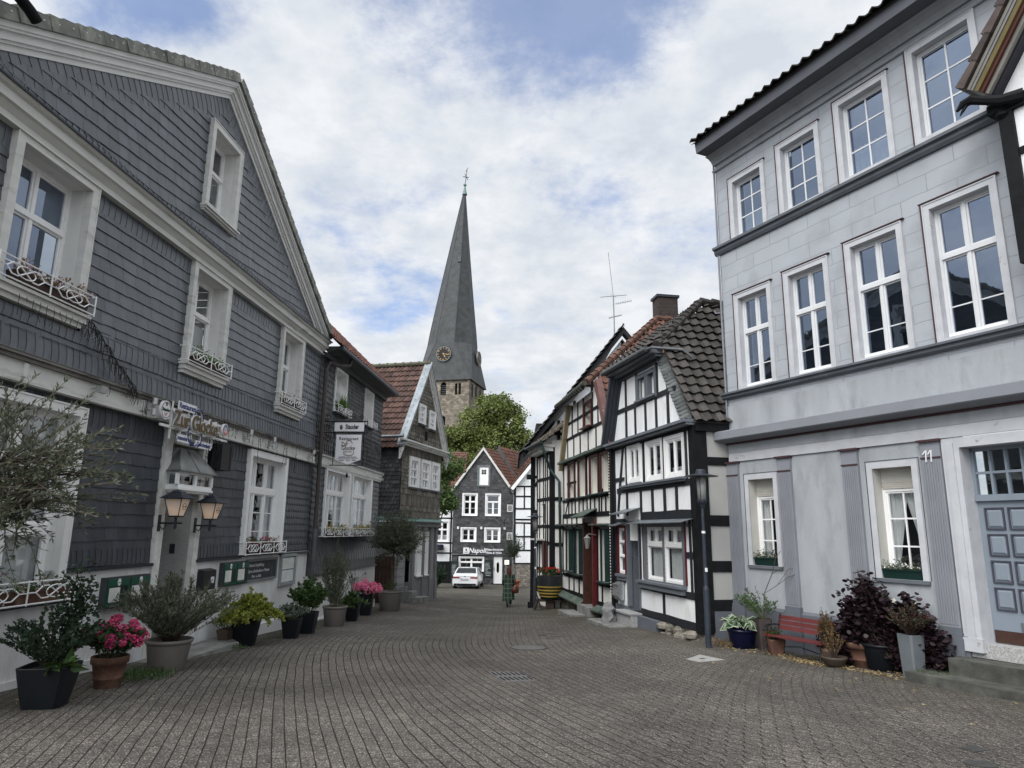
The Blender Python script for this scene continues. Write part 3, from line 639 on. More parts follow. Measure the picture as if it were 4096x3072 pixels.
    b.box(L2, 7.5, -.09, .02, 1.84, 2.08); b.box(L2, 7.5, -.12, -.09, 1.80, 1.86)
    for u in (-.75, 1.95, 4.2, 6.9, -3.3): b.box(u, u + .08, -.125, -.09, 1.88, 2.06)
    b.build('string_course', trimw, P)
    b = MB(); b.box(L2, 7.52, -.15, .02, 2.08, 2.13); b.box(L2, 7.54, -.19, .02, 2.13, 2.17); b.add([(L2, -.2, 2.17), (7.54, -.2, 2.17), (7.54, 0, 2.24), (L2, 0, 2.24)], [(0, 1, 2, 3)])
    b.box(L2, 7.5, -.135, .0, 1.775, 1.80); b.build('string_moulding', mat('stained_moulding', (.2, .19, .175), .7, .2, 4, dirt=(.07, .065, .06), ds=2, dl=(.45, .75)), P)
    # eaves cornice under the gable
    b = MB(); b.box(L2, 7.6, -.07, .02, 5.06, 5.13); b.box(L2, 7.6, -.13, .02, 5.0, 5.02)
    pr = [(0, 5.12), (-.06, 5.12), (-.10, 5.15), (-.15, 5.2), (-.2, 5.21), (-.2, 5.33), (-.25, 5.35), (-.28, 5.38), (-.28, 5.41), (0, 5.5)]
    def sweep(b, pr, u0, u1, m=0):
        k = len(pr); b.add([(u0, y, z) for y, z in pr] + [(u1, y, z) for y, z in pr], [(i, (i + 1) % k, k + (i + 1) % k, k + i) for i in range(k)] + [tuple(range(k))[::-1], tuple(range(k, 2 * k))], m)
    sweep(b, pr, L2, 7.72); b.build('cornice', trimw, P)
    b = MB(); b.add([(L2, -.3, 5.412), (7.74, -.3, 5.412), (7.74, -.01, 5.53), (L2, -.01, 5.53)], [(0, 1, 2, 3)]); b.box(L2, 7.74, -.31, -.29, 5.385, 5.415); b.build('cornice_flashing', dark_metal, P)
    # rake boards
    b = MB(); rk = math.atan(sl); c, s = math.cos(rk), math.sin(rk)
    for side in (-1, 1):
        def R(off0, off1, y0, y1, e=6.75):
            z0a, z1a = top + off0 / c, top + off1 / c
            b.poly([[(uc, z0a), (uc, z1a), (uc + side * e, z1a - sl * e), (uc + side * e, z0a - sl * e)]], y0, y1, back=True)
        R(-.02, .06, -.05, .02); R(.06, .10, -.09, .02); R(.10, .20, -.13, .02); R(.20, .235, -.19, .02); R(.235, .31, -.215, .3)
    b.build('rake_board', white, P)
    # verge tiles
    b = MB(); rng = random.Random(2); tl = .285
    for side in (-1, 1):
        n_ = int(7.9 / tl)
        for i in range(n_):
            a = i * tl; o = (uc + side * (a * c), top + .31 / c - a * s)
            d = (side * c, -s); nn = (side * s, c); k = rng.random(); t0 = rng.uniform(0, .01)
            P_ = [(o[0], o[1]), (o[0] + d[0] * (tl + .02), o[1] + d[1] * (tl + .02)), (o[0] + d[0] * (tl + .02) + nn[0] * (.20 + t0), o[1] + d[1] * (tl + .02) + nn[1] * (.20 + t0)), (o[0] + nn[0] * (.165 + t0), o[1] + nn[1] * (.165 + t0))]
            b.poly([P_], -.26 - .012 * (i % 2) - t0, -.2, c=k)
            q = (P_[2], P_[3]); b.add([(q[1][0], -.27, q[1][1]), (q[0][0], -.27, q[0][1]), (q[0][0], 6, q[0][1]), (q[1][0], 6, q[1][1])], [(0, 1, 2, 3)], 0, k)
            disc(b, (P_[0][0] + P_[2][0]) / 2, (P_[0][1] + P_[2][1]) / 2, .011, .011, -.285, .02, 6, m=1)
    b.build('roof', [mat('grey_verge_tile', (.16, .165, .145), .6, .25, 5, attr=.15, dirt=(.3, .31, .25), ds=5, dl=(.5, .7)), white], P)
    # windows
    two = ((.62, 2, 0, -1), (.38, 2, 0, 0))
    sill = (.2, .2, .09)
    for k, ct in (('A', ('blindtop', .35)), ('B', ('blind', .55)), ('C', ('sides', .3))):
        w = window(P, *wn_[k], .27, two, sur=S_, proud=.1, surm=trimw, sill=sill, curt=ct, glass=GLASSR if k == 'A' else GLASS, revm=white)
        z = wn_[k][2]; railing(w, wn_[k][0] - .22, wn_[k][1] + .22, z, 2, y=-.22)
    window(P, *wn_['gable'], .27, ((.62, 2, 0, -1), (.38, 2, 0, 0)), sur=S_, proud=.1, sill=(.12, .17, .06), revm=white)
    w = window(P, *wn_['D'], .15, ((.36, 3, 0, 0), (.36, 3, 0, 0), (.28, 3, 0, 0)), sur=S_, proud=.1, surm=white, sill=(.05, .2, .05), sillm=dark_metal, curt=('full',), revm=white, tw=.14, mw=.12)
    railing(w, -4.8, -1.78, -1.02, 3, y=-.24, h=.3)
    w = window(P, *wn_['E'], .14, ((.66, 3, 0, 2), (.34, 3, 0, 0)), sur=S_, proud=.1, surm=white_clean, sill=(.05, .16, .03), sillm=dark_metal, curt=('sides', .2), revm=white_clean, tw=.13, mw=.09)
    railing(w, 3.44, 5.68, -.6, 3, y=-.2, h=.28)
    # door case
    dw = MB(); dw.poly([[(.17, -2.25), (.37, -2.25), (.37, 1.48), (1.45, 1.48), (1.45, -2.25), (1.62, -2.25), (1.62, 1.7), (.17, 1.7)]], -.09, .02)
    dw.box(.13, 1.66, -.13, -.0, 1.7, 1.74)
    dw.build('door_case', mat('chipped_white_stone', (.62, .62, .59), .8, .1, 6, .5, 30, dirt=(.36, .35, .32), ds=4, dl=(.5, .8)), P)
    rv = MB(); rv.add([(.37, .021, -2.3), (.37, .9, -2.3), (.37, .9, 1.48), (.37, .021, 1.48), (1.45, .021, -2.3), (1.45, .9, -2.3), (1.45, .9, 1.48), (1.45, .021, 1.48)], [(0, 1, 2, 3), (4, 7, 6, 5), (3, 2, 6, 7), (0, 4, 5, 1)])
    rv.build('door_reveal', mat('grey_textured_render', (.36, .36, .35), .95, .12, 12, .8, 40, sx=(1, 1, 4)), P)
    d = MB(); d.box(.39, 1.43, .86, .9, -2.2, .55); d.box(.39, 1.43, .84, .86, -2.2, -1.4); d.box(.39, .5, .84, .86, -1.4, .5); d.box(1.32, 1.43, .84, .86, -1.4, .5)
    dd = d.build('door', white, P); g = MB(); g.box(.5, 1.32, .85, .855, -1.38, .5); g.build('pane', GLASS, dd); room(dd, .5, 1.3, -1.3, .4, .4)
    # oriel above the door with its zinc hood
    o = MB(); pl = [(.33, 0), (.2, -.36), (1.38, -.36), (1.5, 0)]
    def band(mb, z0, z1, ex=0, m=0):
        p = [(.33 - ex, .3), (.33 - ex, 0), (.2 - ex, -.36 - ex), (1.38 + ex, -.36 - ex), (1.5 + ex, 0), (1.5 + ex, .3)]; k = len(p)
        mb.add([(x, y, z0) for x, y in p] + [(x, y, z1) for x, y in p], [(i, i + 1, k + i + 1, k + i) for i in range(k - 1)] + [tuple(range(k))[::-1], tuple(range(k, 2 * k))], m)
    band(o, .60, .64, -.03); band(o, .64, .68, .02); band(o, .68, .74, 0); band(o, .93, .98, .0)
    for (x, y) in ((.2, -.36), (.79, -.36), (1.38, -.36), (.34, -.02)): o.box(x - .03, x + .03, y - .003, y + .05, .74, .93)
    ow = o.build('oriel', white_clean, P)
    g = MB(); g.add([(.34, 0, .74), (.21, -.34, .74), (1.37, -.34, .74), (1.49, 0, .74), (.34, 0, .93), (.21, -.34, .93), (1.37, -.34, .93), (1.49, 0, .93)], [(0, 1, 5, 4), (1, 2, 6, 5), (2, 3, 7, 6)]); g.build('pane', GLASS, ow)
    g = MB(); g.box(.35, 1.48, -.02, 0, .7, .95); g.build('room', dark_int, ow)
    h = MB(); e = [(.28, .02, .97), (.13, -.42, .97), (.79, -.42, .97), (1.45, -.42, .97), (1.53, .02, .97)]; t = [(.52, .0, 1.42), (.60, -.1, 1.42), (.8, -.1, 1.42), (1.08, -.1, 1.42), (1.2, .0, 1.42)]
    h.add(e + t, [(0, 1, 6, 5), (1, 2, 7, 6), (2, 3, 8, 7), (3, 4, 9, 8), (5, 6, 7, 8, 9), (0, 4, 3, 2, 1)])
    for i in range(1, 4): h.bar(e[i], t[i], .016, .03)
    h.bar(e[1], e[3], .02, .025); h.bar(e[0], e[1], .02, .025)
    h.build('zinc_hood', mat('patina_zinc', (.16, .165, .16), .5, .35, 3, metal=.4, dirt=(.25, .27, .25), ds=2.5), ow)
    # entrance step
    st = MB(); st.add([(u, y, z) for z in (-2.9, -2.17) for u, y in ((-.3, -.02), (.05, -.75), (2.1, -.85), (3.05, -.1))], [(0, 1, 5, 4), (1, 2, 6, 5), (2, 3, 7, 6), (4, 5, 6, 7)])
    st.build('entrance_step', stone_grey, P)
    # doorbell
    b = MB(); b.box(1.44, 1.45, .28, .38, -.5, -.32); b.build('doorbell', dark_metal, P)
    # downpipe
    b = MB(); pts = [(9.05, -.5, 5.22), (9.0, -.45, 5.0), (8.6, -.3, 4.9), (8.0, -.16, 4.86), (7.86, -.12, 4.6), (7.86, -.12, -.1)]
    b.tube(pts, .058, 10); b.tube([(7.86, -.12, 2.1), (7.86, -.12, 2.2)], .07, 10); b.tube([(7.86, -.12, 0), (7.86, -.12, .06)], .07, 10); b.build('downpipe', mat('brown_pipe', (.055, .045, .042), .45, .15, 5), P)
    b = MB(); b.tube([(7.86, -.12, .02), (7.86, -.12, -1.5)], .066, 10); b.tube([(7.86, -.12, -1.5), (7.86, -.12, -2.6)], .06, 10); b.build('downpipe_foot', lead, P)
    return P
RH = restaurant_house()

# ---- things on the restaurant house
def planter(name, label, par, u, y, z, L, boxm, seed, kind='mixed', fcol=None, rz=None, D=.17, H=.16, group='window boxes on the sills'):
    X = place(*par, u, y, z); t = thing(name, label, 'flower box', X, rad(90 - par[2]), group)
    b = MB(); b.add([(-L / 2 * .96, -D * .42, 0), (L / 2 * .96, -D * .42, 0), (L / 2 * .96, D * .42, 0), (-L / 2 * .96, D * .42, 0), (-L / 2, -D / 2, H), (L / 2, -D / 2, H), (L / 2, D / 2, H), (-L / 2, D / 2, H)], [(0, 3, 2, 1), (0, 1, 5, 4), (1, 2, 6, 5), (2, 3, 7, 6), (3, 0, 4, 7)])
    b.box(-L / 2 - .01, L / 2 + .01, -D / 2 - .01, -D / 2 + .005, H - .025, H); b.box(-L / 2, L / 2, -D / 2, D / 2, H - .02, H - .01)
    b.build('box', boxm, t)
    rng = random.Random(seed); lf = MB(); fl = MB()
    n = int(L * (420 if kind != 'sparse' else 170))
    gaps = [rng.random() for _ in range(12)]
    for i in range(n):
        x = rng.uniform(-L / 2, L / 2); gh = gaps[int((x + L / 2) / L * 11.99)]; h = rng.random() ** 1.3 * (.05 + .2 * gh)
        p = (x + rng.uniform(-.03, .03), rng.uniform(-D * .6, D * .5), H + h - .02)
        leaf(lf, p, (rng.uniform(-1, 1), rng.uniform(-1, .6), rng.uniform(-.2, 1.2)), rng.uniform(.03, .06), rng.uniform(.018, .035), rng)
        if fcol and rng.random() < .10:
            for q in range(5): leaf(fl, (p[0], p[1] - .02, p[2] + .04), (rng.uniform(-1, 1), rng.uniform(-1, .3), rng.uniform(-1, 1)), .028, .026, rng)
    lf.build('foliage', kindmat.get(kind, leafg), t)
    if fcol: fl.build('flowers', fcol, t)
    return t
leafg = leafmat('leaf_green', (.055, .10, .03)); leafd = leafmat('leaf_dark', (.03, .055, .03), attr=.4); leafo = leafmat('leaf_olive', (.105, .12, .08), attr=.45)
leafy = leafmat('leaf_yellow_green', (.20, .23, .04), (.36, .36, .09)); leafh = leafmat('leaf_hydrangea', (.04, .075, .028)); leafs = leafmat('leaf_silver', (.11, .135, .105), attr=.45)
leafp = leafmat('leaf_purple', (.020, .010, .014), attr=.4, trans=.05); leafb = leafmat('leaf_bright', (.10, .19, .03))
leafdry = leafmat('leaf_dry', (.2, .13, .06), attr=.5)
pink = leafmat('petal_pink', (.55, .05, .17), (.7, .2, .33), attr=.3); pinkl = leafmat('petal_light_pink', (.8, .22, .38), (.85, .4, .5), attr=.25)
redp = leafmat('petal_red', (.6, .02, .015), attr=.3); yelp = leafmat('petal_yellow', (.75, .42, .03), (.8, .25, .02)); whp = leafmat('petal_white', (.75, .75, .7)); palep = leafmat('petal_pale_pink', (.6, .38, .42), (.7, .55, .6))
kindmat = dict(mixed=leafg, dark=leafd, sparse=leafdry, bright=leafb, olive=leafo, brown=leafdry)
terracotta = mat('terracotta', (.105, .052, .036), .8, .2, 5, .3, 40, dirt=(.2, .13, .095), ds=6, dl=(.5, .8))
brown_plastic = mat('brown_plastic', (.045, .025, .02), .6, .1, 5); green_plastic = mat('green_plastic', (.008, .026, .022), .4, .1, 5)
planter('flower_box', 'brown trough of dry heather on the large upper left window sill', A, -3.05, -.1, 3.02, 1.35, brown_plastic, 1, 'brown', palep)
planter('flower_box', 'trough with a bushy green plant on the upper middle window sill', A, 1.25, -.1, 3.02, 1.15, brown_plastic, 2, 'bright')
planter('flower_box', 'brown trough with withered dark plants on the upper window sill nearest the downpipe', A, 5.4, -.1, 3.02, 1.2, brown_plastic, 3, 'sparse')
planter('flower_box', 'terracotta trough with pale pink flowers below the large window at the left edge', A, -2.45, -.12, -1.0, .95, terracotta, 4, 'mixed', palep)
planter('flower_box', 'second terracotta trough on the low sill, cut off by the left edge', A, -3.6, -.12, -1.0, 1.0, terracotta, 5, 'mixed', palep)
planter('flower_box', 'dark trough with green plants below the window right of the restaurant door', A, 4.5, -.08, -.57, 1.7, brown_plastic, 6, 'mixed', pink)

def wall_lantern(u, z, label):
    t = thing('wall_lantern', label, 'lantern', on_a(u, -.09, z), RA, 'lit lanterns beside the restaurant door')
    b = MB(); b.box(-.035, .035, -.02, 0, -.14, .14); b.tube([(0, -.02, 0), (0, -.42, 0)], .016, 8); b.tube([(0, -.03, -.06), (0, -.09, -.11), (0, -.14, -.01)], .01, 6); b.tube([(0, -.3, -.09), (0, -.3, .1)], .024, 8); b.lathe((0, -.3, -.11), [(.005, 0), (.02, .03), (.024, .06)], 8)
    b.build('bracket', dark_metal, t)
    f = MB(); c = (0, -.3); z0, z1 = .12, .42; r0, r1 = .085, .155
    for i in range(4):
        sx, sy = ((1, 1), (-1, 1), (-1, -1), (1, -1))[i]; nx, ny = ((-1, 1), (-1, -1), (1, -1), (1, 1))[i]
        f.bar((sx * r0, c[1] + sy * r0, z0), (sx * r1, c[1] + sy * r1, z1), .012, .012)
        f.bar((sx * r0, c[1] + sy * r0, z0), (nx * r0, c[1] + ny * r0, z0), .016, .016); f.bar((sx * r1, c[1] + sy * r1, z1), (nx * r1, c[1] + ny * r1, z1), .016, .016)
    f.lathe((0, -.3, .42), [(.30, 0), (.30, .008), (.13, .10), (.12, .12), (.03, .15), (.02, .16)], 4, rot=rad(45))
    f.box(-.09, .09, -.39, -.21, .105, .125)
    f.build('frame', dark_metal, t)
    g = MB(); q = .97
    v = [(s * r0 * q, c[1] + k * r0 * q, z0 + .005) for s, k in ((1, 1), (-1, 1), (-1, -1), (1, -1))] + [(s * r1 * q, c[1] + k * r1 * q, z1) for s, k in ((1, 1), (-1, 1), (-1, -1), (1, -1))]
    g.add(v, [(0, 1, 5, 4), (1, 2, 6, 5), (2, 3, 7, 6), (3, 0, 4, 7)])
    gl = g.build('glass_panes', frost, t)
    bb = MB(); bb.lathe((0, -.3, .16), [(.005, 0), (.028, .03), (.035, .06), (.025, .1), (.005, .12)], 12); bb.build('bulb', bulb, t)
    yb = c[1] - (r0 + r1) / 2 * q - .012
    em = MB(); ringpoly(em, 0, .285, .052, .058, yb - .006, .004, 20); ringpoly(em, 0, .285, 0.0, .0, yb, .001, 3); em.build('emblem', mat('emblem_ink', (.05, .03, .02), .6), t)
    text(t, 'Stauder', 0, .285, .035, yb - .008, MATS['emblem_ink'], .001, name='emblem_lettering')
    L = bpy.data.lights.new('lamp_glow', 'POINT'); L.energy = .15; L.color = (1, .62, .3); L.shadow_soft_size = .04
    lo = bpy.data.objects.new('lamp_glow', L); COL.objects.link(lo); lo.parent = t; lo.location = (0, -.3, .32)
    return t
frost = bpy.data.materials.new('frosted_glass'); frost.use_nodes = True
_t = frost.node_tree; _b = _t.nodes['Principled BSDF']; _b.inputs['Base Color'].default_value = (.72, .66, .6, 1); _b.inputs['Roughness'].default_value = .35
_tr = _t.nodes.new('ShaderNodeBsdfTranslucent'); _tr.inputs[0].default_value = (.85, .8, .74, 1); _ms = _t.nodes.new('ShaderNodeMixShader'); _ms.inputs[0].default_value = .14
_t.links.new(_b.outputs[0], _ms.inputs[1]); _t.links.new(_tr.outputs[0], _ms.inputs[2]); _t.links.new(_ms.outputs[0], _t.nodes['Material Output'].inputs[0])
bulb = mat('lit_bulb', (1, .6, .25), .5, 0, emit=4)
wall_lantern(.20, .06, 'lit square lantern on the left jamb of the restaurant door')
wall_lantern(1.40, .03, 'lit square lantern on the right jamb of the restaurant door')

# restaurant sign over the door
ink_blue = mat('navy_lettering', (.02, .03, .13), .5); gold = mat('bronze_lettering', (.13, .095, .05), .5, .1); signw = mat('sign_white', (.72, .72, .74), .4, .04); green_ink = mat('dark_green_ink', (.01, .06, .035), .5); red_ink = mat('red_ink', (.45, .02, .02), .5); black_ink = mat('black_ink', (.015, .015, .015), .5)
def main_sign():
    t = thing('restaurant_sign', 'open metal restaurant sign with large bronze letters above the lantern door', 'sign', on_a(-.42, -.28, .14), RA); t.scale = (.9, .9, .92)
    f = MB(); f.box(-.02, 2.62, -.02, .01, 1.67, 1.72); f.box(.05, 2.4, .03, .06, 1.98, 2.03); f.box(.1, 2.35, .03, .06, 1.83, 1.87)
    for u in (.32, .68, 1.1, 1.95): f.box(u, u + .03, -.015, .015, 1.47, 1.85)
    for u in (.35, .95): f.box(u, u + .03, .0, .02, 2.0, 2.2)
    for u in (.06, .36, 2.1): f.box(u, u + .04, .01, .2, 1.82, 2.06)
    f.build('frame', white, t)
    b = MB(); b.box(.50, 1.17, -.035, -.015, 2.07, 2.23); b.build('name_plate', signw, t); text(t, 'Restaurant', .835, 2.15, .155, -.037, ink_blue, .002, sx=.92, off=.004, name='plate_lettering')
    b = MB(); b.box(.56, 1.12, -.035, -.015, 1.45, 1.60); b.box(1.27, 1.9, -.035, -.015, 1.42, 1.56); b.build('lower_plate', signw, t)
    text(t, 'mezedes aus', .84, 1.53, .115, -.037, ink_blue, .002, sx=.9, off=.003, name='plate_lettering'); text(t, 'Griechenland', 1.585, 1.49, .115, -.037, ink_blue, .002, sx=.9, off=.003, name='plate_lettering')
    for w_, m_, off, yy, ex in (('Zur Glocke', gold, .008, -.07, .008), ('Zur Glocke', signw, .024, -.045, .012)):
        text(t, w_, 1.19, 1.865, .42, yy, m_, ex, sx=.86, off=off, name='lettering')
    for m_, r0, r1, yy in ((ink_blue, .165, .19, -.043), (signw, .155, .20, -.03)):
        b = MB(); ringpoly(b, 1.28, 2.0, r0, r1, yy, .02, 20, a0=-15, a1=170); ringpoly(b, 1.18, 1.66, r0 + .05, r1 + .05, yy, .02, 20, a0=150, a1=300, sx=1.1); ringpoly(b, 1.25, 1.62, r0 + .03, r1 + .03, yy, .02, 20, a0=-70, a1=50, sx=1.1)
        disc(b, 1.12, 1.47, .06, .05, yy, .02, 12); b.build('bell_outline', m_, t)
    b = MB(); disc(b, .06, 1.97, .165, .175, -.05, .05); d1 = b.build('oval_emblem', signw, t)
    b = MB(); ringpoly(b, .06, 1.97, .14, .152, -.054, .004); b.box(.035, .085, -.056, -.05, 2.05, 2.10); disc(b, .06, 2.09, .03, .035, -.055, .004, 10); b.build('crest', gold, d1)
    text(t, 'Stauder', .06, 1.975, .085, -.056, green_ink, .002, sx=.95, off=.003, name='emblem_lettering')
    b = MB(); b.box(0, .12, -.054, -.051, 1.905, 1.913); b.box(.01, .11, -.054, -.051, 1.885, 1.892); b.box(.03, .09, -.054, -.051, 1.865, 1.872); b.build('small_print', red_ink, d1)
    b = MB(); disc(b, 2.44, 1.93, .128, .135, -.05, .05); d2 = b.build('round_emblem', signw, t)
    b = MB(); ringpoly(b, 2.44, 1.93, .065, .12, -.054, .004, 20, a0=180, a1=360); b.build('lower_band', red_ink, d2)
    b = MB(); ringpoly(b, 2.44, 1.93, .065, .12, -.054, .004, 20, a0=0, a1=180); disc(b, 2.44, 1.93, .012, .045, -.054, .004, 8); b.build('upper_band', ink_blue, d2)
    for i, ch in enumerate('ERDINGER'):
        a = rad(162 - i * 20.5); text(t, ch, 2.44 + .092 * math.cos(a), 1.93 + .095 * math.sin(a), .045, -.057, signw, .001, rot=a - math.pi / 2, name='emblem_lettering')
    for i, ch in enumerate('WEISSBIER'):
        a = rad(198 + i * 18); text(t, ch, 2.44 + .092 * math.cos(a), 1.93 + .095 * math.sin(a), .04, -.057, signw, .001, rot=a + math.pi / 2, name='emblem_lettering')
main_sign()
def menu_case(u0, u1, z0, z1, label, n=2, d=.1, paper=None, z1r=None):
    t = thing('menu_case', label, 'menu case', on_a(u0, -.03, z0), RA, 'green framed menu cases on the plinth')
    W_, H = u1 - u0, z1 - z0; b = MB(); b.box(0, W_, -d, 0, 0, H); b.build('case', mat('case_grey_metal', (.045, .05, .052), .45), t)
    w = W_ / n
    for i in range(n):
        a = i * w + .03; c = (i + 1) * w - .02
        f = MB(); f.poly([rect(a, c, .03, H - .03), rect(a + .03, c - .03, .06, H - .14)], -d - .012, -d + .002); f.build('door_frame', mat('case_green', (.01, .075, .045), .4), t)
        g = MB(); g.box(a + .03, c - .03, -d - .002, -d + .001, .06, H - .14); g.build('window_back', mat('case_inside', (.02, .025, .025), .3), t)
        pw = (c - a) * (.52 if i % 2 == 0 else .6); g = MB(); g.box(a + .05, a + .04 + pw, -d - .008, -d - .003, .09, H - .16)
        pp = g.build('menu_sheet', mat('paper', (.66, .67, .64), .8), t); q = MB(); rng = random.Random(i)
        for j in range(9): q.box(a + .07, a + .04 + pw * rng.uniform(.5, .85), -d - .0095, -d - .008, H - .2 - j * .03, H - .195 - j * .03)
        q.build('small_print', mat('faint_print', (.45, .45, .43), .8), pp)
        g = MB(); disc(g, a + (c - a) * .5, H - .08, .04, .055, -d - .018, .006, 18); e = g.build('oval_emblem', signw, t); text(e, 'Stauder', a + (c - a) * .5, H - .085, .024, -d - .02, green_ink, .001, name='emblem_lettering')
    return t
menu_case(-1.06, .08, -1.24, -.78, 'wide two-door menu case with green frames on the plinth left of the restaurant door')
menu_case(2.66, 3.8, -1.2, -.72, 'two-door green menu case between the letter box and the chalkboard')
def small_boards():
    t = thing('letter_box', 'dark metal letter box with a white label, on the plinth right of the door', 'letter box', on_a(1.8, -.03, -1.2), RA)
    b = MB(); b.box(0, .5, -.13, 0, 0, .36); b.add([(0, -.14, .36), (.5, -.14, .36), (.5, 0, .4), (0, 0, .4)], [(0, 1, 2, 3)]); b.box(.05, .45, -.137, -.13, .27, .29); b.build('box', mat('letterbox_black', (.02, .021, .022), .4), t)
    b = MB(); b.box(.3, .42, -.136, -.13, .12, .24); l = b.build('label', signw, t); b = MB(); disc(b, .36, .18, .014, .022, -.139, .003, 10); b.build('mark', green_ink, l)
    t = thing('chalkboard', 'wide chalkboard menu with handwriting fixed to the white plinth', 'chalkboard', on_a(3.86, -.03, -1.2), RA)
    b = MB(); b.poly([rect(0, 1.66, 0, .5), rect(.05, 1.61, .05, .45)], -.05, 0, back=False); b.build('frame', mat('board_grey_frame', (.16, .17, .175), .6), t)
    b = MB(); b.box(.05, 1.61, -.03, -.01, .05, .45); b.build('board', mat('blackboard', (.045, .05, .056), .8, .2, 6), t)
    ch = mat('chalk', (.6, .6, .58), .9)
    text(t, 'Unsere Empfehlung', .12, .36, .10, -.032, ch, .001, 'LEFT', shear=.2, name='handwriting'); text(t, 'Gyros überbacken m. Metaxa', .09, .23, .095, -.032, ch, .001, 'LEFT', shear=.2, name='handwriting'); text(t, 'Pom.  u. Salat', .3, .115, .09, -.032, ch, .001, 'LEFT', shear=.2, name='handwriting')
    t = thing('notice_case', 'pale framed notice case with four white sheets, beside the downpipe', 'notice board', on_a(5.72, -.03, -1.42), RA)
    b = MB(); b.poly([rect(0, 1.0, 0, .78), rect(.07, .93, .07, .71)], -.07, 0); b.build('frame', mat('aluminium_frame', (.3, .33, .34), .4, metal=.4), t)
    b = MB(); b.box(.07, .93, -.03, -.01, .07, .71); b.build('back_panel', mat('case_blue_back', (.12, .2, .24), .7), t)
    for i in range(4):
        for j in range(2):
            b = MB(); x = .10 + i * .205; z = .09 + j * .31; b.box(x, x + .19, -.036, -.031, z, z + .28); p = b.build('sheet', mat('paper', (.66, .67, .64)), t); q = MB()
            for k_ in range(7): q.box(x + .02, x + .16, -.038, -.036, z + .04 + k_ * .03, z + .045 + k_ * .03)
            q.build('small_print', MATS['faint_print'], p)
    t = thing('wall_box', 'black metal box on the slates right of the door canopy', 'box', on_a(1.72, -.02, 1.12), RA)
    b = MB(); b.box(0, .42, -.3, 0, 0, .52); b.box(-.02, .44, -.02, 0, -.03, .55); b.build('casing', mat('black_enamel', (.012, .012, .013), .35), t); b = MB(); b.box(.38, .425, -.31, -.29, -.0, .52); b.build('edge_strip', dark_metal, t)
    for k_, (u, z, l) in enumerate([(-1.95, 1.97, 'small grey floodlight on the white string course above the left large window'), (-.62, 1.93, 'pair of silver spotlights on the white band left of the oval sign'), (3.05, 1.93, 'pair of silver spotlights on the white band right of the round red sign'), (4.3, 1.93, 'tiny floodlight on the white band between two pairs of spotlights'), (6.95, 1.93, 'pair of silver spotlights at the downpipe end of the white band')]):
        t = thing('spotlight', l, 'spotlight', on_a(u, -.1, z), RA, 'spotlights along the white band')
        b = MB()
        if 'pair' in l:
            for s in (1, -1): b.tube([(0, 0, 0), (0, -.16, s * .05)], .012, 6); b.tube([(0, -.17, s * .09 - .02), (0.0, -.17, s * .09 + .09)], .042, 12)
            b.box(-.04, .04, -.03, 0, -.09, .09)
        else: b.tube([(0, 0, .03), (0, -.12, .03)], .01, 6); b.box(-.07, .07, -.2, -.12, -.04, .06)
        b.build('lamp_body', mat('brushed_steel', (.42, .43, .43), .35, .1, 8, metal=.7), t)
small_boards()
def fairy():
    rng = random.Random(5); b = MB(); r = .0045
    def strand(u, z, y, L):
        pts = [(u, y, z)]; x = u
        for i in range(int(L / .07)):
            x += rng.uniform(-.02, .02); pts.append((x, y + rng.uniform(-.01, .01), z - (i + 1) * .07))
            if rng.random() < .6: s = rng.choice((-1, 1)); b.tube([pts[-1], (x + s * .03, y, pts[-1][2] - .02), (x + s * .045, y, pts[-1][2] - .05)], r * .8, 3, cap=False)
        if len(pts) > 1: b.tube(pts, r, 3, cap=False)
    pr = None
    for i in range(100):
        u = -2.3 + i * .098; z = 2.12 + .03 * math.sin(i * .9); y = -.21
        p = (u, y, z)
        if pr: b.tube([pr, p], r, 3, cap=False)
        pr = p
        if rng.random() < .5 and (i < 8 or i > 14): strand(u, z, y, rng.uniform(.1, .3) if i < 12 else rng.uniform(.12, .55) if i < 52 else rng.uniform(.1, .75))
    pr = None
    for i in range(46):
        u = -.02 + i * .058; p = (u, -.31, 1.68 + .015 * math.sin(i)); 
        if pr: b.tube([pr, p], r, 3, cap=False)
        pr = p
        if rng.random() < .55: strand(u, 1.68, -.31, rng.uniform(.1, .7))
    # the bundle that climbs to the window rail
    for k in range(3):
        pts = [(-2.3 + t * 1.25 + rng.uniform(-.03, .03), -.1 - .1 * t, 3.05 - t * .9 + rng.uniform(-.03, .03)) for t in [i / 14 for i in range(15)]]; b.tube(pts, r, 3, cap=False)
        for p in pts:
            for q in range(3): b.tube([p, (p[0] + rng.uniform(-.08, .1), p[1] - .01, p[2] - rng.uniform(.02, .16)), (p[0] + rng.uniform(-.1, .12), p[1], p[2] - rng.uniform(.1, .28))], r * .8, 3, cap=False)
    for i in range(12): strand(-3.7 + i * .12, 2.86, -.24, rng.uniform(.1, .35))
    o = b.build('fairy_lights', mat('black_cable', (.012, .012, .012), .6)); o.location = (A[0], A[1], 0); o.rotation_euler = (0, 0, RA)
    tag(o, 'tangle of unlit icicle light cables hanging from the white band of the restaurant', 'fairy lights')
fairy()
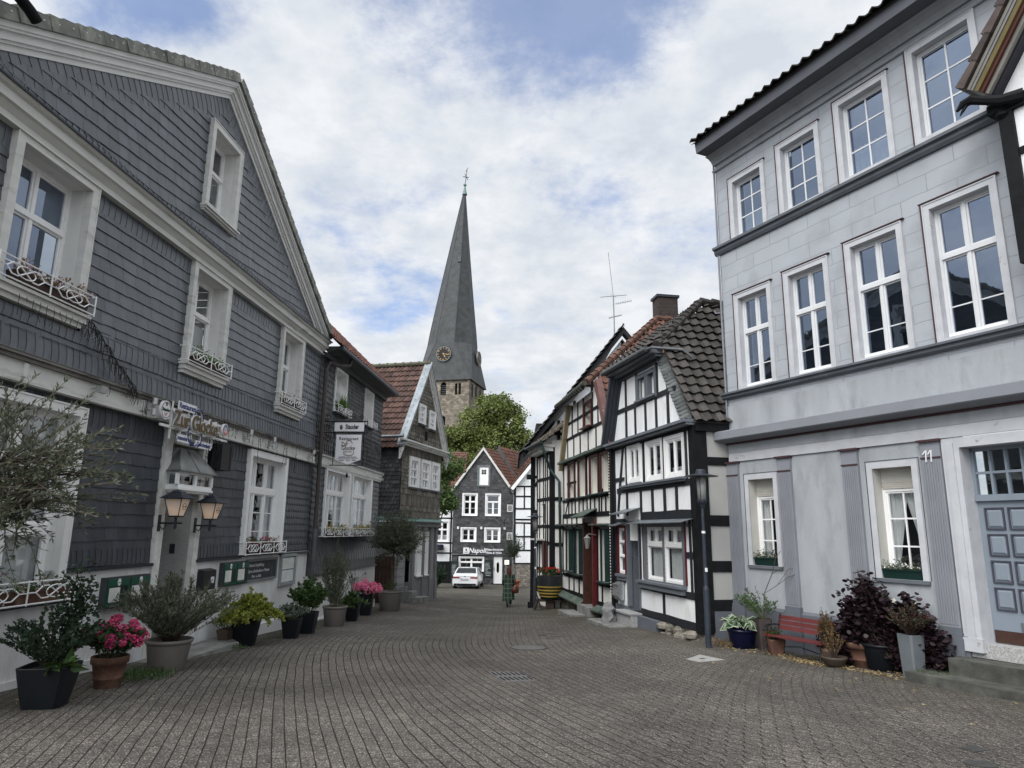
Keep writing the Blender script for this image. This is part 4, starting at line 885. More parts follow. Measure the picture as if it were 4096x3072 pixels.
# ================================================================ second left house
def annex():
    P = facade('slate_eaves_house', 'two-storey slate house with a red tiled roof and dark gutter beside the restaurant gable', 'house', *A)
    U0, U1 = 7.66, 14.85
    w = dict(gl=(8.78, 10.98, -.22, 1.72), gr=(11.42, 13.64, -.22, 1.76), ul=(9.06, 10.1, 3.56, 4.9), ur=(12.34, 13.3, 3.64, 4.94))
    mb = MB(); mb.poly([rect(U0, U1, -1.3, 5.2)] + [rect(*v) for v in w.values()], .02); mb.box(U1 - .02, U1, .02, 8, -3.2, 5.2); mb.build('wall', backing, P)
    pm = MB(); pm.poly([rect(U0, U1, -3.3, -1.3), rect(11.95, 12.85, -2.12, -1.62)], -.03, .3); pm.box(11.95, 12.85, .28, .3, -2.12, -1.62); pm.box(U0 + .3, U1, -.08, -.03, -3.3, -2.55); pm.build('plinth', plinthw, P)
    b = MB(); b.box(U0 + .3, U1 + .02, -.09, 0, -1.34, -1.29); b.build('plinth_cap', dark_metal, P)
    H = {k: (v[0] - .1, v[1] + .1, v[2] - .04, v[3] + .1) for k, v in w.items()}; hs = list(H.values()); s = MB()
    slates(s, rect(U0, U1, -.62, -.28), hs, .13, .3, 'bend', tz=.02, tx=.008, thick=.008, seed=21, stag=0); slates(s, rect(U0, U1, -1.02, -.6), [], .3, .23, 'scale', tz=.02, seed=22); slates(s, rect(U0, U1, -1.3, -.98), [], .12, .3, 'bend', tz=.02, tx=.008, thick=.008, seed=23, stag=0)
    slates(s, rect(U0, U1, -.3, 1.8), hs, .165, .17, 'hex', tx=0, seed=24)
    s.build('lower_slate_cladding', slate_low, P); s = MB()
    slates(s, rect(U0, U1, 2.16, 3.25), [], .17, .15, 'bendup', tz=.022, tx=.02, seed=25)
    slates(s, rect(U0, 8.9, 3.2, 5.2), hs, .15, .17, 'hex', tx=0, seed=26); slates(s, rect(13.45, U1, 2.5, 5.2), hs, .15, .17, 'hex', tx=0, seed=27)
    slates(s, rect(8.9, 13.45, 3.2, 5.2), hs, .17, .13, 'bend', tz=.02, tx=.008, thick=.008, seed=28)
    s.build('upper_slate_cladding', slate_far, P)
    b = MB(); b.box(U0 + .3, U1 + .1, -.1, .02, 1.84, 2.08); b.box(U0 + .3, U1 + .12, -.15, .02, 2.08, 2.13); b.box(U0 + .3, U1 + .05, -.08, .02, 1.78, 1.84); b.build('string_course', trimw, P)
    b = MB(); b.box(U0 + .3, U1 + .1, -.16, .02, 2.13, 2.16); b.build('string_flashing', dark_metal, P)
    # eaves
    b = MB(); b.box(U0 + .1, U1 + .05, -.16, .02, 4.98, 5.12); b.add([(U0 + .1, y, z) for y, z in ((-.16, 5.12), (-.5, 5.22), (-.5, 5.3), (.02, 5.3))] + [(U1 + .08, y, z) for y, z in ((-.16, 5.12), (-.5, 5.22), (-.5, 5.3), (.02, 5.3))], [(0, 1, 5, 4), (1, 2, 6, 5), (4, 5, 6, 7), (3, 2, 1, 0)])
    b.build('eaves_soffit', mat('dark_soffit', (.05, .052, .055), .6, .15, 4), P)
    b = MB(); pts = [(U0 + .1, -.57, 5.26), (U1 + .12, -.57, 5.26)]; b.tube(pts, .075, 10); b.build('gutter', dark_metal, P)
    t = MB(); O = (U0 - .1, -.58, 5.32); tiles(t, O, (1, 0, 0), (0, .72, .69), U1 - U0 + .2, 5.2, .21, .32, seed=3); t.build('roof', mat('red_tile', (.125, .055, .04), .75, .25, 5, .2, 30, attr=.4, dirt=(.07, .045, .035), ds=1.8, dl=(.5, .8)), P)
    b = MB(); b.tube([(U0, 3.16, 8.93), (U1 + .1, 3.16, 8.93)], .12, 8); b.build('ridge', MATS['red_tile'], P)
    three = ((.68, 3, 0, 2), (.32, 3, 0, 0))
    a = window(P, *w['gl'], .14, three, sur=.1, proud=.07, surm=white_clean, sill=(.05, .16, .03), sillm=dark_metal, curt=('sides', .3), tw=.12, mw=.09); railing(a, 8.5, 11.12, -.25, 3, y=-.2, h=.27)
    a = window(P, *w['gr'], .14, three, sur=.1, proud=.07, surm=white_clean, sill=(.05, .16, .03), sillm=dark_metal, curt=('sides', .3), tw=.12, mw=.09); railing(a, 11.25, 13.85, -.25, 3, y=-.2, h=.27)
    for k in ('ul', 'ur'):
        a = window(P, *w[k], .28, ((.6, 2, 0, 0), (.4, 2, 0, 0)), sur=.06, proud=.05, surm=white_clean, sill=(.05, .14, .03), sillm=dark_metal, tw=.09); railing(a, w[k][0] - .12, w[k][1] + .22, w[k][2] - .02, 2, y=-.2, h=.24)
    b = MB(); b.box(12.1, 12.75, .2, .22, -2.05, -1.7); b.build('cellar_window', dark_int, P)
annex()
planter('flower_box', 'trough of yellow and orange pansies under the left lower window beside the downpipe foot', A, 9.85, -.08, -.23, 2.1, brown_plastic, 31, 'bright', yelp)
planter('flower_box', 'dark trough with trailing greenery under the right lower window of the red-roofed slate house', A, 12.5, -.08, -.23, 2.1, brown_plastic, 32, 'bright', yelp)
def yucca():
    t = thing('yucca_pot', 'spiky green yucca in a small pot on the upper window sill above the hanging sign', 'potted plant', place(*A, 9.5, -.08, 3.55), RA)
    pot(t, 'round', .12, .16, brown_plastic); rng = random.Random(8); lf = MB()
    for i in range(70):
        a = rng.uniform(0, 6.28); e = rng.uniform(.2, 1.4); leaf(lf, (0, 0, .15), (math.cos(a) * math.cos(e), math.sin(a) * math.cos(e), math.sin(e)), rng.uniform(.3, .55), .035, rng)
    lf.build('foliage', leafb, t)
yucca()
def hanging_sign():
    X = place(*A, 8.25, -.0, .46); t = thing('hanging_sign', 'double hanging restaurant board on a black wrought-iron bracket', 'sign', X, rad(90 - 4.2)); t.scale = (1, .84, 1)
    # boards hang square to the wall, facing the lane towards us; local -y is away from the wall
    # board plane is the local yz plane at x=0, seen from -x
    b = MB(); r = .014
    Y0, Y1 = -.42, -1.52
    def tb(*p): b.tube(p, r, 5)
    for z in (2.32, 2.66): tb((0, -.02, z), (0, Y1 - .1, z))
    tb((0, -.03, 2.0), (0, -.03, 2.95)); tb((0, Y0 - .02, 2.66), (0, Y0 - .02, 1.35)); tb((0, Y1 + .02, 2.66), (0, Y1 + .02, 1.35)); tb((0, Y1 - .08, 2.26), (0, Y1 - .08, 2.7))
    for (cy, cz, s) in ((-.2, 2.8, .12), (-.5, 2.78, .1), (-.8, 2.8, .1), (-1.1, 2.78, .1), (-1.4, 2.78, .08), (-.2, 2.16, .12), (-.2, 2.5, .1)):
        b.tube([(0, cy + s * (1 - i / 16) * math.cos(i * .8), cz + s * (1 - i / 16) * math.sin(i * .8)) for i in range(13)], .009, 4, cap=False)
    for z in (2.32, 2.66):
        for y in (Y0, (Y0 + Y1) / 2, Y1): b.lathe((-.02, y, z), [(.0, -.04), (.04, 0), (.0, .04)], 6)
    tb((0, Y0 + .1, 1.36), (0, Y1, 1.36)); b.lathe((0, -.97, 1.06), [(0, -.08), (.05, 0), (0, .1)], 4)
    b.build('bracket', mat('black_iron', (.008, .008, .009), .5), t)
    b = MB(); b.box(-.03, .03, Y1 + .02, Y0 - .02, 2.36, 2.62); p1 = b.build('upper_board', signw, t)
    b = MB(); ya, yb, zt, zb = Y1 + .1, Y0 - .1, 2.26, 1.46
    q = [(ya, zt), (yb, zt), (yb, zb + .06), ((ya + yb) / 2, zb - .08), (ya, zb + .06)]
    b.add([(-.02, y, z) for y, z in q] + [(.02, y, z) for y, z in q], [(0, 1, 2, 3, 4), (9, 8, 7, 6, 5)] + [(i, 5 + i, 5 + (i + 1) % 5, (i + 1) % 5) for i in range(5)]); p2 = b.build('lower_board', signw, t)
    c = (ya + yb) / 2; rz = rad(-90)
    # seen from -x, the wall (y=0) is on the left; text runs towards -y
    def tx(p, s, dy, z, size, m, x, **k): return text(p, s, x, z, size, c + dy, m, .002, rz=rz, **k)
    tx(p1, 'Stauder', -.1, 2.49, .19, black_ink, -.034, sx=.8, off=.006)
    tx(p2, 'Restaurant', 0, 2.14, .125, black_ink, -.024, space=1.25, off=.003); tx(p2, 'Zur', .14, 1.98, .16, gold, -.024, off=.003); tx(p2, 'Glocke', -.0, 1.86, .17, gold, -.024, off=.003); tx(p2, 'seit 1910', 0, 1.755, .07, black_ink, -.024); tx(p2, 'mediterrane Küche', 0, 1.60, .078, black_ink, -.024, space=1.05); tx(p2, 'Steak · Fisch · Salat', 0, 1.51, .078, black_ink, -.024)
    g = MB(); g.box(-.024, -.021, ya + .06, yb - .06, 1.553, 1.56); g.build('rule', black_ink, p2)
    g = MB()
    for (cy, cz, r1, a0, a1, sx) in ((c - .02, 1.97, .12, 10, 175, 1), (c - .03, 1.74, .16, 150, 390, 1.15)):
        pp = [(-.028, cy - sx * r1 * math.cos(rad(a)), cz + r1 * .6 * math.sin(rad(a)) if sx > 1 else cz + r1 * math.sin(rad(a))) for a in range(a0, a1 + 1, 12)]; g.tube(pp, .009, 4)
    g.build('bell_outline', gold, p2)
    g = MB(); g.add([(-.032, c + y_, z_) for y_, z_ in ((.33, 2.41), (.25, 2.41), (.23, 2.50), (.35, 2.50))], [(0, 1, 2, 3)]); g.lathe((-.031, c + .29, 2.51), [(.04, 0), (.03, .03), (.005, .05)], 8); g.build('crest', gold, p1)
hanging_sign()
t_ = thing('no_parking_sign', 'small white notice with a red ring on the white plinth of the red-roofed slate house', 'sign', place(*A, 10.82, -.03, -1.95), RA)
b_ = MB(); b_.box(0, .27, -.012, 0, 0, .42); b_.build('plate', signw, t_); b_ = MB(); ringpoly(b_, .135, .3, .05, .075, -.016, .003); b_.build('ring', red_ink, t_); b_ = MB(); disc(b_, .135, .3, .05, .05, -.015, .002); b_.build('disc', ink_blue, t_)
b_ = MB(); [b_.box(.05, .22, -.014, -.012, .05 + i * .04, .06 + i * .04) for i in range(4)]; b_.build('small_print', black_ink, t_)
t_ = thing('wall_bracket_light', 'pair of small floodlights at the right end of the second white string course', 'spotlight', place(*A, 14.6, -.12, 1.95), RA)
b_ = MB(); [b_.tube([(0, -.1, s * .09 - .03), (0, -.1, s * .09 + .05)], .04, 10) for s in (1, -1)]; b_.tube([(0, 0, 0), (0, -.1, 0)], .015, 6); b_.build('lamp_body', MATS['brushed_steel'], t_)

# ================================================================ third left house: gable to the lane
B3 = (-4.55, 28.5, 15)
def brown_slate_house():
    P = facade('brown_slate_house', 'weathered brown slate gable house with a steep red roof, jutting into the lane', 'house', *B3)
    s = MB(); Wd = 4.6; ap = (2.45, 7.35); ez = 3.66
    w = [(.88, 1.66, 1.78, 2.92), (2.18, 2.94, 1.78, 2.92), (3.4, 4.12, 1.78, 2.92)]; g = [(1.62, 2.2, 4.62, 5.4), (2.88, 3.42, 4.55, 5.3)]
    mb = MB(); mb.poly([[(0, .46), (Wd, .46), (Wd, ez), (ap[0], ap[1]), (0, ez)]] + [rect(*x) for x in w + g], .02); mb.box(0, .02, .02, 6, .46, ez); mb.box(Wd - .02, Wd, .02, 6, .46, ez); mb.build('wall', backing, P)
    H = [(a - .12, b + .12, c - .12, d + .1) for a, b, c, d in w + g]
    slates(s, rect(0, Wd, .48, .8), H, .075, .30, 'plain', tz=.02, tx=.012, seed=31); slates(s, rect(0, Wd, .78, 1.02), H, .26, .22, 'scale', seed=32); slates(s, rect(0, Wd, .98, 1.5), H, .075, .5, 'plain', tz=.02, tx=.012, seed=33); slates(s, rect(0, Wd, 1.46, 1.72), H, .26, .24, 'scale', seed=43)
    slates(s, rect(0, Wd, 1.68, 3.05), H, .2, .16, 'scale', tz=.026, seed=34); slates(s, rect(0, Wd, 3.0, 3.5), H, .1, .36, 'bend', tz=.02, tx=.02, seed=35, stag=0)
    G = [(.2, 3.85), (4.7, 3.75), (ap[0], ap[1] - .25)]
    slates(s, clip_poly(rect(0, 5, 3.8, 4.2), G), H, .24, .2, 'bend', tz=.026, tx=.02, seed=36); slates(s, clip_poly(rect(0, 5, 4.18, 4.5), G), H, .09, .3, 'bend', tz=.02, tx=.02, seed=37); slates(s, clip_poly(rect(0, 5, 4.48, 7.4), G), H, .2, .16, 'scale', tz=.028, seed=38)
    s.build('gable_slate_cladding', slate_brown, P)
    # side wall towards us
    sd = MB(); s2 = MB()
    slates(s2, rect(0, 5, .5, 3.6), [], .17, .17, 'bendup', tz=.026, tx=.02, seed=39)
    s2.v = [(-.01 + v[1], v[0], v[2]) for v in s2.v]; s2.f = [f[::-1] for f in s2.f]; s2.build('side_slate_cladding', slate_far, P)
    # ground floor, grey rendered with pilasters
    gm = mat('grey_render_dark', (.16, .16, .165), .85, .1, 2, .3, 40); gl = mat('grey_render', (.27, .26, .265), .85, .1, 2, .3, 40, dirt=(.17, .17, .165), ds=1.2, dl=(.5, .8))
    b = MB(); b.poly([rect(.25, Wd - .1, -2.3, .2), rect(2.1, 2.62, -1.95, -.05), rect(3.0, 3.4, -1.95, -.05), rect(1.05, 1.5, -2.3, 0)], .1); b.box(.25, .27, .1, 6, -3.2, .2); b.box(Wd - .12, Wd - .1, .1, 6, -3.2, .2)
    for z in [-2.2 + i * .33 for i in range(7)]:
        b.box(.23, .95, .075, .1, z, z + .30); b.box(.22, .25, .075, 1.5, z, z + .30)
    b.build('ground_floor_wall', gl, P)
    b = MB()
    for u in (1.6, 2.75, 3.6, 4.3): b.box(u, u + .2, .0, .1, -3.1, .1); b.box(u - .02, u + .22, -.03, .0, -3.1, -2.15)
    b.box(.2, 1.0, .03, .1, -3.1, -2.3); b.box(1.5, Wd - .08, .03, .1, -3.1, -2.15); b.box(.2, .25, .1, 2, -3.1, -2.3); b.box(-.1, Wd + .1, -.14, .1, .14, .2); b.box(-.05, Wd + .06, -.08, .12, .2, .34); b.box(-.1, 0, -.14, 3, .2, .32)
    b.build('ground_floor_trim', gm, P)
    b = MB(); b.add([(-.14, -.2, .36), (Wd + .12, -.2, .36), (Wd + .12, .02, .50), (-.14, .02, .50), (-.14, 3, .36), (0, 3, .5), (-.14, -.2, .33), (Wd + .12, -.2, .33), (-.14, 3, .33)], [(0, 1, 2, 3), (4, 0, 3, 5), (6, 7, 1, 0), (8, 6, 0, 4)]); b.build('copper_ledge', mat('verdigris', (.13, .22, .19), .6, .2, 5), P)
    window(P, 2.1, 2.62, -1.95, -.05, .2, ((.75, 1, 0, 0), (.25, 1, 0, 0)), sill=(.06, .06, .04), curt=('full',), fm=white_clean); window(P, 3.0, 3.4, -1.95, -.05, .2, ((.75, 1, 0, 0), (.25, 1, 0, 0)), sill=(.06, .06, .04), curt=('full',), fm=white_clean)
    b = MB(); b.box(1.05, 1.5, .5, .54, -2.3, 0); b.build('door', mat('green_door', (.02, .06, .045), .5), P)
    b = MB(); b.box(1.02, 1.5, .1, .5, -2.9, -2.32); b.box(1.0, 1.55, -.3, .1, -3.1, -2.5); b.box(.9, 1.75, -.75, -.3, -3.1, -2.72); b.build('door_steps', stone_grey, P)
    # cornice, rakes and roof
    b = MB(); b.box(-.1, Wd + .25, -.12, .02, 3.46, 3.54); b.box(-.18, Wd + .35, -.2, .02, 3.54, 3.62); b.box(-.25, Wd + .42, -.28, .02, 3.62, 3.7); b.build('cornice', trimw, P)
    sl = (ap[1] - ez) / (ap[0]); b = MB(); z = MB(); an = math.atan(sl); n = (math.sin(an), math.cos(an))
    for sd_ in (-1, 1):
        e = (ap[0] + sd_ * (ap[0] + .3), ap[1] - sl * (ap[0] + .3))
        def off(p, d): return (p[0] + sd_ * n[0] * d * 0, p[1] + d / n[1])
        b.poly([[off(ap, -.1), off(ap, .0), off(e, .0), off(e, -.1)]], -.14, .0, back=True); b.poly([[off(ap, -.2), off(ap, -.1), off(e, -.1), off(e, -.2)]], -.08, .0, back=True); b.poly([[off(ap, 0), off(ap, .06), off(e, .06), off(e, 0)]], -.2, .0, back=True)
        z.poly([[off(ap, .065), off(ap, .14), off(e, .14), off(e, .065)]], -.23, .12, back=True)
    b.build('rake_board', trimw, P); z.build('zinc_verge', zinc, P)
    L = math.hypot(ap[0] + .3, sl * (ap[0] + .3)); t = MB()
    tiles(t, (-.3, -.1, ap[1] - sl * (ap[0] + .3) + .1), (0, 1, 0), (n[1], 0, n[0]), 6, L, .21, .33, seed=9, amp=.03, lift=.06)
    tiles(t, (2 * ap[0] + .3, -.1, ap[1] - sl * (ap[0] + .3) + .1), (0, 1, 0), (-n[1], 0, n[0]), 6, L, .21, .33, seed=10)
    t.build('roof', mat('brown_red_tile', (.088, .05, .041), .8, .25, 5, .2, 30, attr=.45, dirt=(.06, .05, .04), ds=2.2, dl=(.48, .75)), P)
    b = MB(); b.tube([(ap[0], -.15, ap[1] + .2), (ap[0], 6, ap[1] + .2)], .10, 8)
    [b.tube([(ap[0], i * .4, ap[1] + .2), (ap[0], i * .4 + .06, ap[1] + .2)], .125, 8) for i in range(15)]; b.build('ridge', mat('mossy_ridge', (.10, .10, .07), .9, .3, 8), P)
    b = MB(); b.tube([(-.36, -.2, 3.78), (-.36, 5, 3.78)], .07, 8); b.build('gutter', zinc, P)
    for x in w: window(P, *x, .0, ((.34, 2, 0, 0), (.33, 2, 0, 0), (.33, 2, 0, 0)), sur=.13, proud=.09, surm=white_clean, sill=(.09, .14, .0), sillm=lead, tw=.03, curt=('full',), mw=.05)
    for x in g: window(P, *x, .0, ((.34, 2, 0, 0), (.33, 2, 0, 0), (.33, 2, 0, 0)), sur=.09, proud=.08, surm=white_clean, sill=(.09, .14, .0), sillm=lead, tw=.025, curt=('full',), mw=.04)
    b = MB(); b.box(2.4, 2.55, -.1, 0, 3.95, 4.35); b.build('vent_box', black_wood, P)
brown_slate_house()
# wooden yard gate between the houses
t_ = thing('yard_gate', 'closed brown plank gate in the gap behind the olive tree', 'gate', (-5.55, 28.15, -2.9), 0)
b_ = MB(); [b_.box(i * .14, i * .14 + .13, 0, .04, 0, 1.85) for i in range(7)]; b_.build('planks', mat('brown_planks', (.05, .028, .02), .7, .3, 6, .4, 15), t_); b_ = MB(); b_.box(0, .98, -.03, 0, .3, .4); b_.box(0, .98, -.03, 0, 1.45, 1.55); b_.build('rails', MATS['brown_planks'], t_)
# ================================================================ number 11 (right, grey painted)
R11 = (7.59, 10.7, 153.5)
ashlar = mortar('scored_grey_stucco', (.355, .377, .402), (.235, .248, .265), 1.02, .335, .007, .8, .06, 1.3, .5, dirt=(.27, .285, .305), ds=1.4, dl=(.5, .75), col2=(.335, .355, .385), wob=.05)
stucco = mat('grey_stucco', (.335, .354, .374), .85, .09, 1.2, .5, 28, sx=(1.8, 1, .55), dirt=(.22, .23, .24), ds=1.3, dl=(.5, .78))
stucco_d = mat('slate_grey_paint', (.115, .125, .145), .75, .1, 2, .25, 40, dirt=(.18, .185, .19), ds=2, dl=(.6, .85))
pilm = mat('pilaster_grey', (.215, .225, .25), .8, .07, 2, .2, 40); sillm_ = mat('sill_course_grey', (.10, .11, .125), .6, .15, 3, .2, 20, dirt=(.2, .2, .2), ds=3, dl=(.6, .8))
old_white = mat('peeling_white_paint', (.47, .48, .50), .6, .08, 4, .2, 20, dirt=(.22, .17, .14), ds=5, dl=(.63, .74)); maroon = mat('maroon_paint', (.06, .03, .034), .6)
sash = mat('sash_paint', (.62, .63, .64), .45, .05, 3)
def number11():
    P = facade('grey_stucco_house', 'three-storey blue-grey stucco house with number 11 and a panelled door', 'house', *R11)
    U0, U1 = -5.66, 3.2
    top = [(-5.10, -4.23, 6.93, 8.34), (-3.62, -2.72, 6.95, 8.46), (-2.09, -1.13, 6.98, 8.62), (-.50, .50, 7.0, 8.76), (1.2, 2.2, 7.0, 8.8)]
    mid = [(-5.14, -4.28, 3.26, 5.39), (-3.67, -2.78, 3.26, 5.45), (-2.14, -1.18, 3.27, 5.53), (-.54, .46, 3.28, 5.64), (1.2, 2.2, 3.3, 5.7)]
    low = [(-5.16, -4.46, -.66, 1.17), (-2.13, -1.38, -.74, 1.19)]
    door = (-.52, .95, -1.62, 1.42)
    mb = MB(); mb.poly([rect(U0, U1, 1.85, 9.7)] + [rect(*x) for x in top + mid], 0); mb.box(U0, U0 + .02, 0, 9, 1.85, 9.7); mb.build('upper_wall', ashlar, P)
    mb = MB(); mb.poly([[(U0, -1.5), (door[0] - .2, -1.5), (door[0] - .2, 1.6), (1.2, 1.6), (1.2, -1.5), (U1, -1.5), (U1, 2.9), (U0, 2.9)]] + [rect(*x) for x in low], -.012, 0); mb.box(U0, U0 + .02, 0, 9, -3, 1.85); mb.build('lower_wall', stucco, P)
    b = MB(); b.poly([rect(U0 - .05, door[0] - .2, -2.7, -1.55)], -.07, .02); b.add([(U0 - .05, -.07, -1.55), (door[0] - .2, -.07, -1.55), (door[0] - .2, -.02, -1.5), (U0 - .05, -.02, -1.5)], [(0, 1, 2, 3)])
    b.box(U0 - .05, U0, -.07, 5, -2.7, -1.55); b.build('plinth', stucco_d, P)
    for u in (-5.75, -4.28, -2.72, -1.16, 1.22):
        b = MB(); c = MB(); q = MB(); W_ = .34; b.box(u, u + W_, -.075, -.012, -1.42, 1.56); q.box(u - .03, u + W_ + .03, -.12, -.0, 1.56, 1.6)
        for i in range(7): b.box(u + .035 + i * .042, u + .055 + i * .042, -.088, -.075, -1.38, 1.25)
        c.box(u - .04, u + W_ + .04, -.13, .0, -2.6, -1.58); c.box(u - .03, u + W_ + .03, -.12, .0, -1.58, -1.50); c.box(u - .015, u + W_ + .015, -.10, .0, -1.50, -1.42)
        pass
        o_ = b.build('pilaster', pilm, P); c.build('pilaster_base', stucco_d, o_); q.build('pilaster_cap', maroon, o_); q = MB(); q.box(u - .005, u + .345, -.092, -.075, 1.28, 1.305); q.build('pilaster_band', maroon, o_)
    # mouldings
    def sweep(name, pr, u0, u1, m):
        b = MB(); k = len(pr); b.add([(u0, y, z) for y, z in pr] + [(u1, y, z) for y, z in pr], [(i, (i + 1) % k, k + (i + 1) % k, k + i) for i in range(k)] + [tuple(range(k))[::-1], tuple(range(k, 2 * k))]); return b.build(name, m, P)
    sweep('frieze', [(0, 1.60), (-.05, 1.60), (-.05, 1.77), (-.035, 1.78), (-.035, 1.98), (0, 1.98)], U0 - .02, U1, old_white)
    sweep('frieze_panel', [(0, 1.80), (-.045, 1.80), (-.045, 1.99), (0, 1.99)], U0 - .02, U1, stucco)
    sweep('maroon_fillet', [(0, 1.99), (-.09, 1.99), (-.09, 2.03), (0, 2.03)], U0 - .05, U1, maroon)
    sweep('cornice', [(0, 2.03), (-.16, 2.03), (-.34, 2.08), (-.36, 2.10), (-.36, 2.27), (-.33, 2.29), (0, 2.34)], U0 - .14, U1, pilm)
    sweep('sill_course', [(0, 3.06), (-.06, 3.06), (-.10, 3.09), (-.10, 3.15), (-.15, 3.16), (-.15, 3.2), (0, 3.23)], U0 - .1, U1, sillm_)
    sweep('upper_sill_course', [(0, 6.66), (-.05, 6.66), (-.09, 6.72), (-.09, 6.78), (-.15, 6.8), (-.15, 6.86), (0, 6.9)], U0 - .1, U1, sillm_)
    sweep('bead_moulding', [(0, 8.88), (-.05, 8.89), (-.07, 8.92), (-.05, 8.95), (0, 8.97)], U0 - .05, U1, stucco)
    sweep('eaves_cove', [(0, 9.06), (-.06, 9.06), (-.08, 9.1), (-.12, 9.16), (-.2, 9.22), (-.3, 9.24), (0, 9.26)], U0 - .02, U1, stucco)
    b = MB(); sl_ = mat('eaves_box_grey', (.10, .105, .12), .6, .1, 2)
    pr = [(-.02, 9.26), (-.62, 9.24), (-.66, 9.52), (-.02, 9.62)]; b.add([(U0 + .02, y, z) for y, z in pr] + [(U1, y, z) for y, z in pr], [(0, 1, 5, 4), (1, 2, 6, 5), (2, 3, 7, 6), (0, 3, 2, 1), (4, 5, 6, 7)]); b.build('eaves_box', sl_, P)
    t = MB(); tiles(t, (U0 - .04, -.76, 9.50), (1, 0, 0), (0, .86, .5), U1 - U0, 3.2, .26, .34, seed=12, amp=.035, lift=.05); t.build('roof', mat('dark_grey_tile', (.05, .047, .045), .7, .25, 5, .3, 20, attr=.3), P)
    b = MB(); b.tube([(U0 - .02, -.03, 2.35), (U0 - .02, -.03, 9.2)], .025, 6); b.tube([(U0 - .05, -.03, 5.2), (U0 - .22, -.03, 5.24), (U0 - .24, -.03, 5.32)], .015, 5); b.build('downpipe', pilm, P)
    for i, x in enumerate(top):
        w = window(P, x[0], x[1], x[2], x[3], .14, ((1, 1, 1, 2),), fw=.045, fm=sash, sur=.10, proud=.035, surm=old_white, glass=GLASSR, curt=(None, ('full',), ('half', .42), ('full',), None)[i] if i in (2,) else (('half', .4) if i == 0 else None), bw=.03)
        m_ = MB(); m_.box(x[0] - .15, x[0] - .125, -.05, .01, x[2] - .1, x[3] + .15); m_.box(x[0] - .15, x[1] + .15, -.05, .01, x[3] + .135, x[3] + .155); m_.build('maroon_lining', maroon, w)
    for i, x in enumerate(mid):
        w = window(P, *x, .14, ((.62, 2, 0, -1), (.38, 2, 0, 0)), fw=.05, fm=sash, sur=.10, proud=.035, surm=old_white, glass=GLASSR, tw=.08)
        m_ = MB(); m_.box(x[0] - .15, x[0] - .125, -.05, .01, x[2] - .08, x[3] + .15); m_.box(x[0] - .17, x[1] + .17, -.06, .01, x[3] + .135, x[3] + .155); m_.build('maroon_lining', maroon, w)
        m_ = MB(); m_.box(x[0] + .02, x[1] - .02, .08, .14, x[2] + .0, x[2] + .07); m_.build('weather_bar', white_clean, w)
    for i, x in enumerate(low):
        cr = mat('cream_reveal', (.5, .49, .45), .8, .08, 2)
        w = window(P, x[0], x[1], x[2], x[3] - .35, .24, ((1, 1, 1, 2 if i == 0 else 2),), fw=.06, sur=None, revm=cr, revtop=False, curt=('sides', .35) if i == 0 else ('swag',), bw=.028)
        s = MB(); s.poly([[(x[0] - .11, x[2]), (x[0], x[2]), (x[0], x[3]), (x[1], x[3]), (x[1], x[2]), (x[1] + .11, x[2]), (x[1] + .11, x[3] + .11), (x[0] - .11, x[3] + .11)]], -.03, .0); s.build('surround', old_white, w)
        zr = x[3] - .35; s = MB(); s.add([(x[0], .001, zr), (x[0], .24, zr), (x[0], .24, x[3]), (x[0], .001, x[3]), (x[1], .001, zr), (x[1], .24, zr), (x[1], .24, x[3]), (x[1], .001, x[3])], [(0, 1, 2, 3), (4, 7, 6, 5), (3, 2, 6, 7)]); s.box(x[0], x[1], .21, .24, x[3] - .22, x[3]); s.build('upper_reveal', cr, w)
        s = MB(); [s.box(x[0] + .02, x[1] - .02, .19 - .003 * (j % 2), .21, x[3] - .36 + j * .035, x[3] - .328 + j * .035) for j in range(4)]; s.build('roller_shutter', mat('shutter_beige', (.42, .4, .36), .6), w)
        s = MB(); s.box(x[0] - .12, x[1] + .12, -.06, .24, x[2] - .06, x[2] - .003); s.build('sill', stucco_d, w)
        s = MB(); s.poly([[(x[0] - .14, x[2]), (x[0] - .132, x[2]), (x[0] - .132, x[3] + .132), (x[1] + .132, x[3] + .132), (x[1] + .132, x[2]), (x[1] + .14, x[2]), (x[1] + .14, x[3] + .14), (x[0] - .14, x[3] + .14)]], -.02, .0); s.build('dark_line', mat('dark_line_paint', (.03, .03, .04), .7), w)
    # door
    cs = MB(); cs.poly([[(-.8, -1.62), (-.52, -1.62), (-.52, 1.42), (.95, 1.42), (.95, -1.62), (1.2, -1.62), (1.2, 1.58), (-.8, 1.58)]], -.06, .02); cs.poly([[(-.72, -1.6), (-.6, -1.6), (-.6, 1.5), (-.72, 1.5)]], -.09, -.06); cs.box(-.82, -.5, -.1, .02, -1.75, -1.55)
    cs.build('door_case', old_white, P)
    r = MB(); r.add([(-.52, .021, -1.62), (-.52, .3, -1.62), (-.52, .3, 1.42), (-.52, .021, 1.42), (.95, .021, 1.42), (.95, .3, 1.42)], [(0, 1, 2, 3), (3, 2, 5, 4)]); r.build('door_reveal', old_white, P)
    dm = mat('door_blue_grey', (.20, .235, .275), .5, .05, 3); dd = MB(); dd.box(-.52, .95, .26, .3, -1.6, .56); dd.box(-.52, .95, .2, .3, .56, .66); dd.box(-.52, -.47, .22, .3, .66, 1.42); dd.box(-.52, .95, .22, .3, 1.36, 1.42)
    for i in range(1, 6): dd.box(-.47 + i * .235 - .018, -.47 + i * .235 + .018, .235, .3, .66, 1.36)
    dd.box(-.47, .95, .236, .3, .99, 1.03); d = dd.build('door', dm, P)
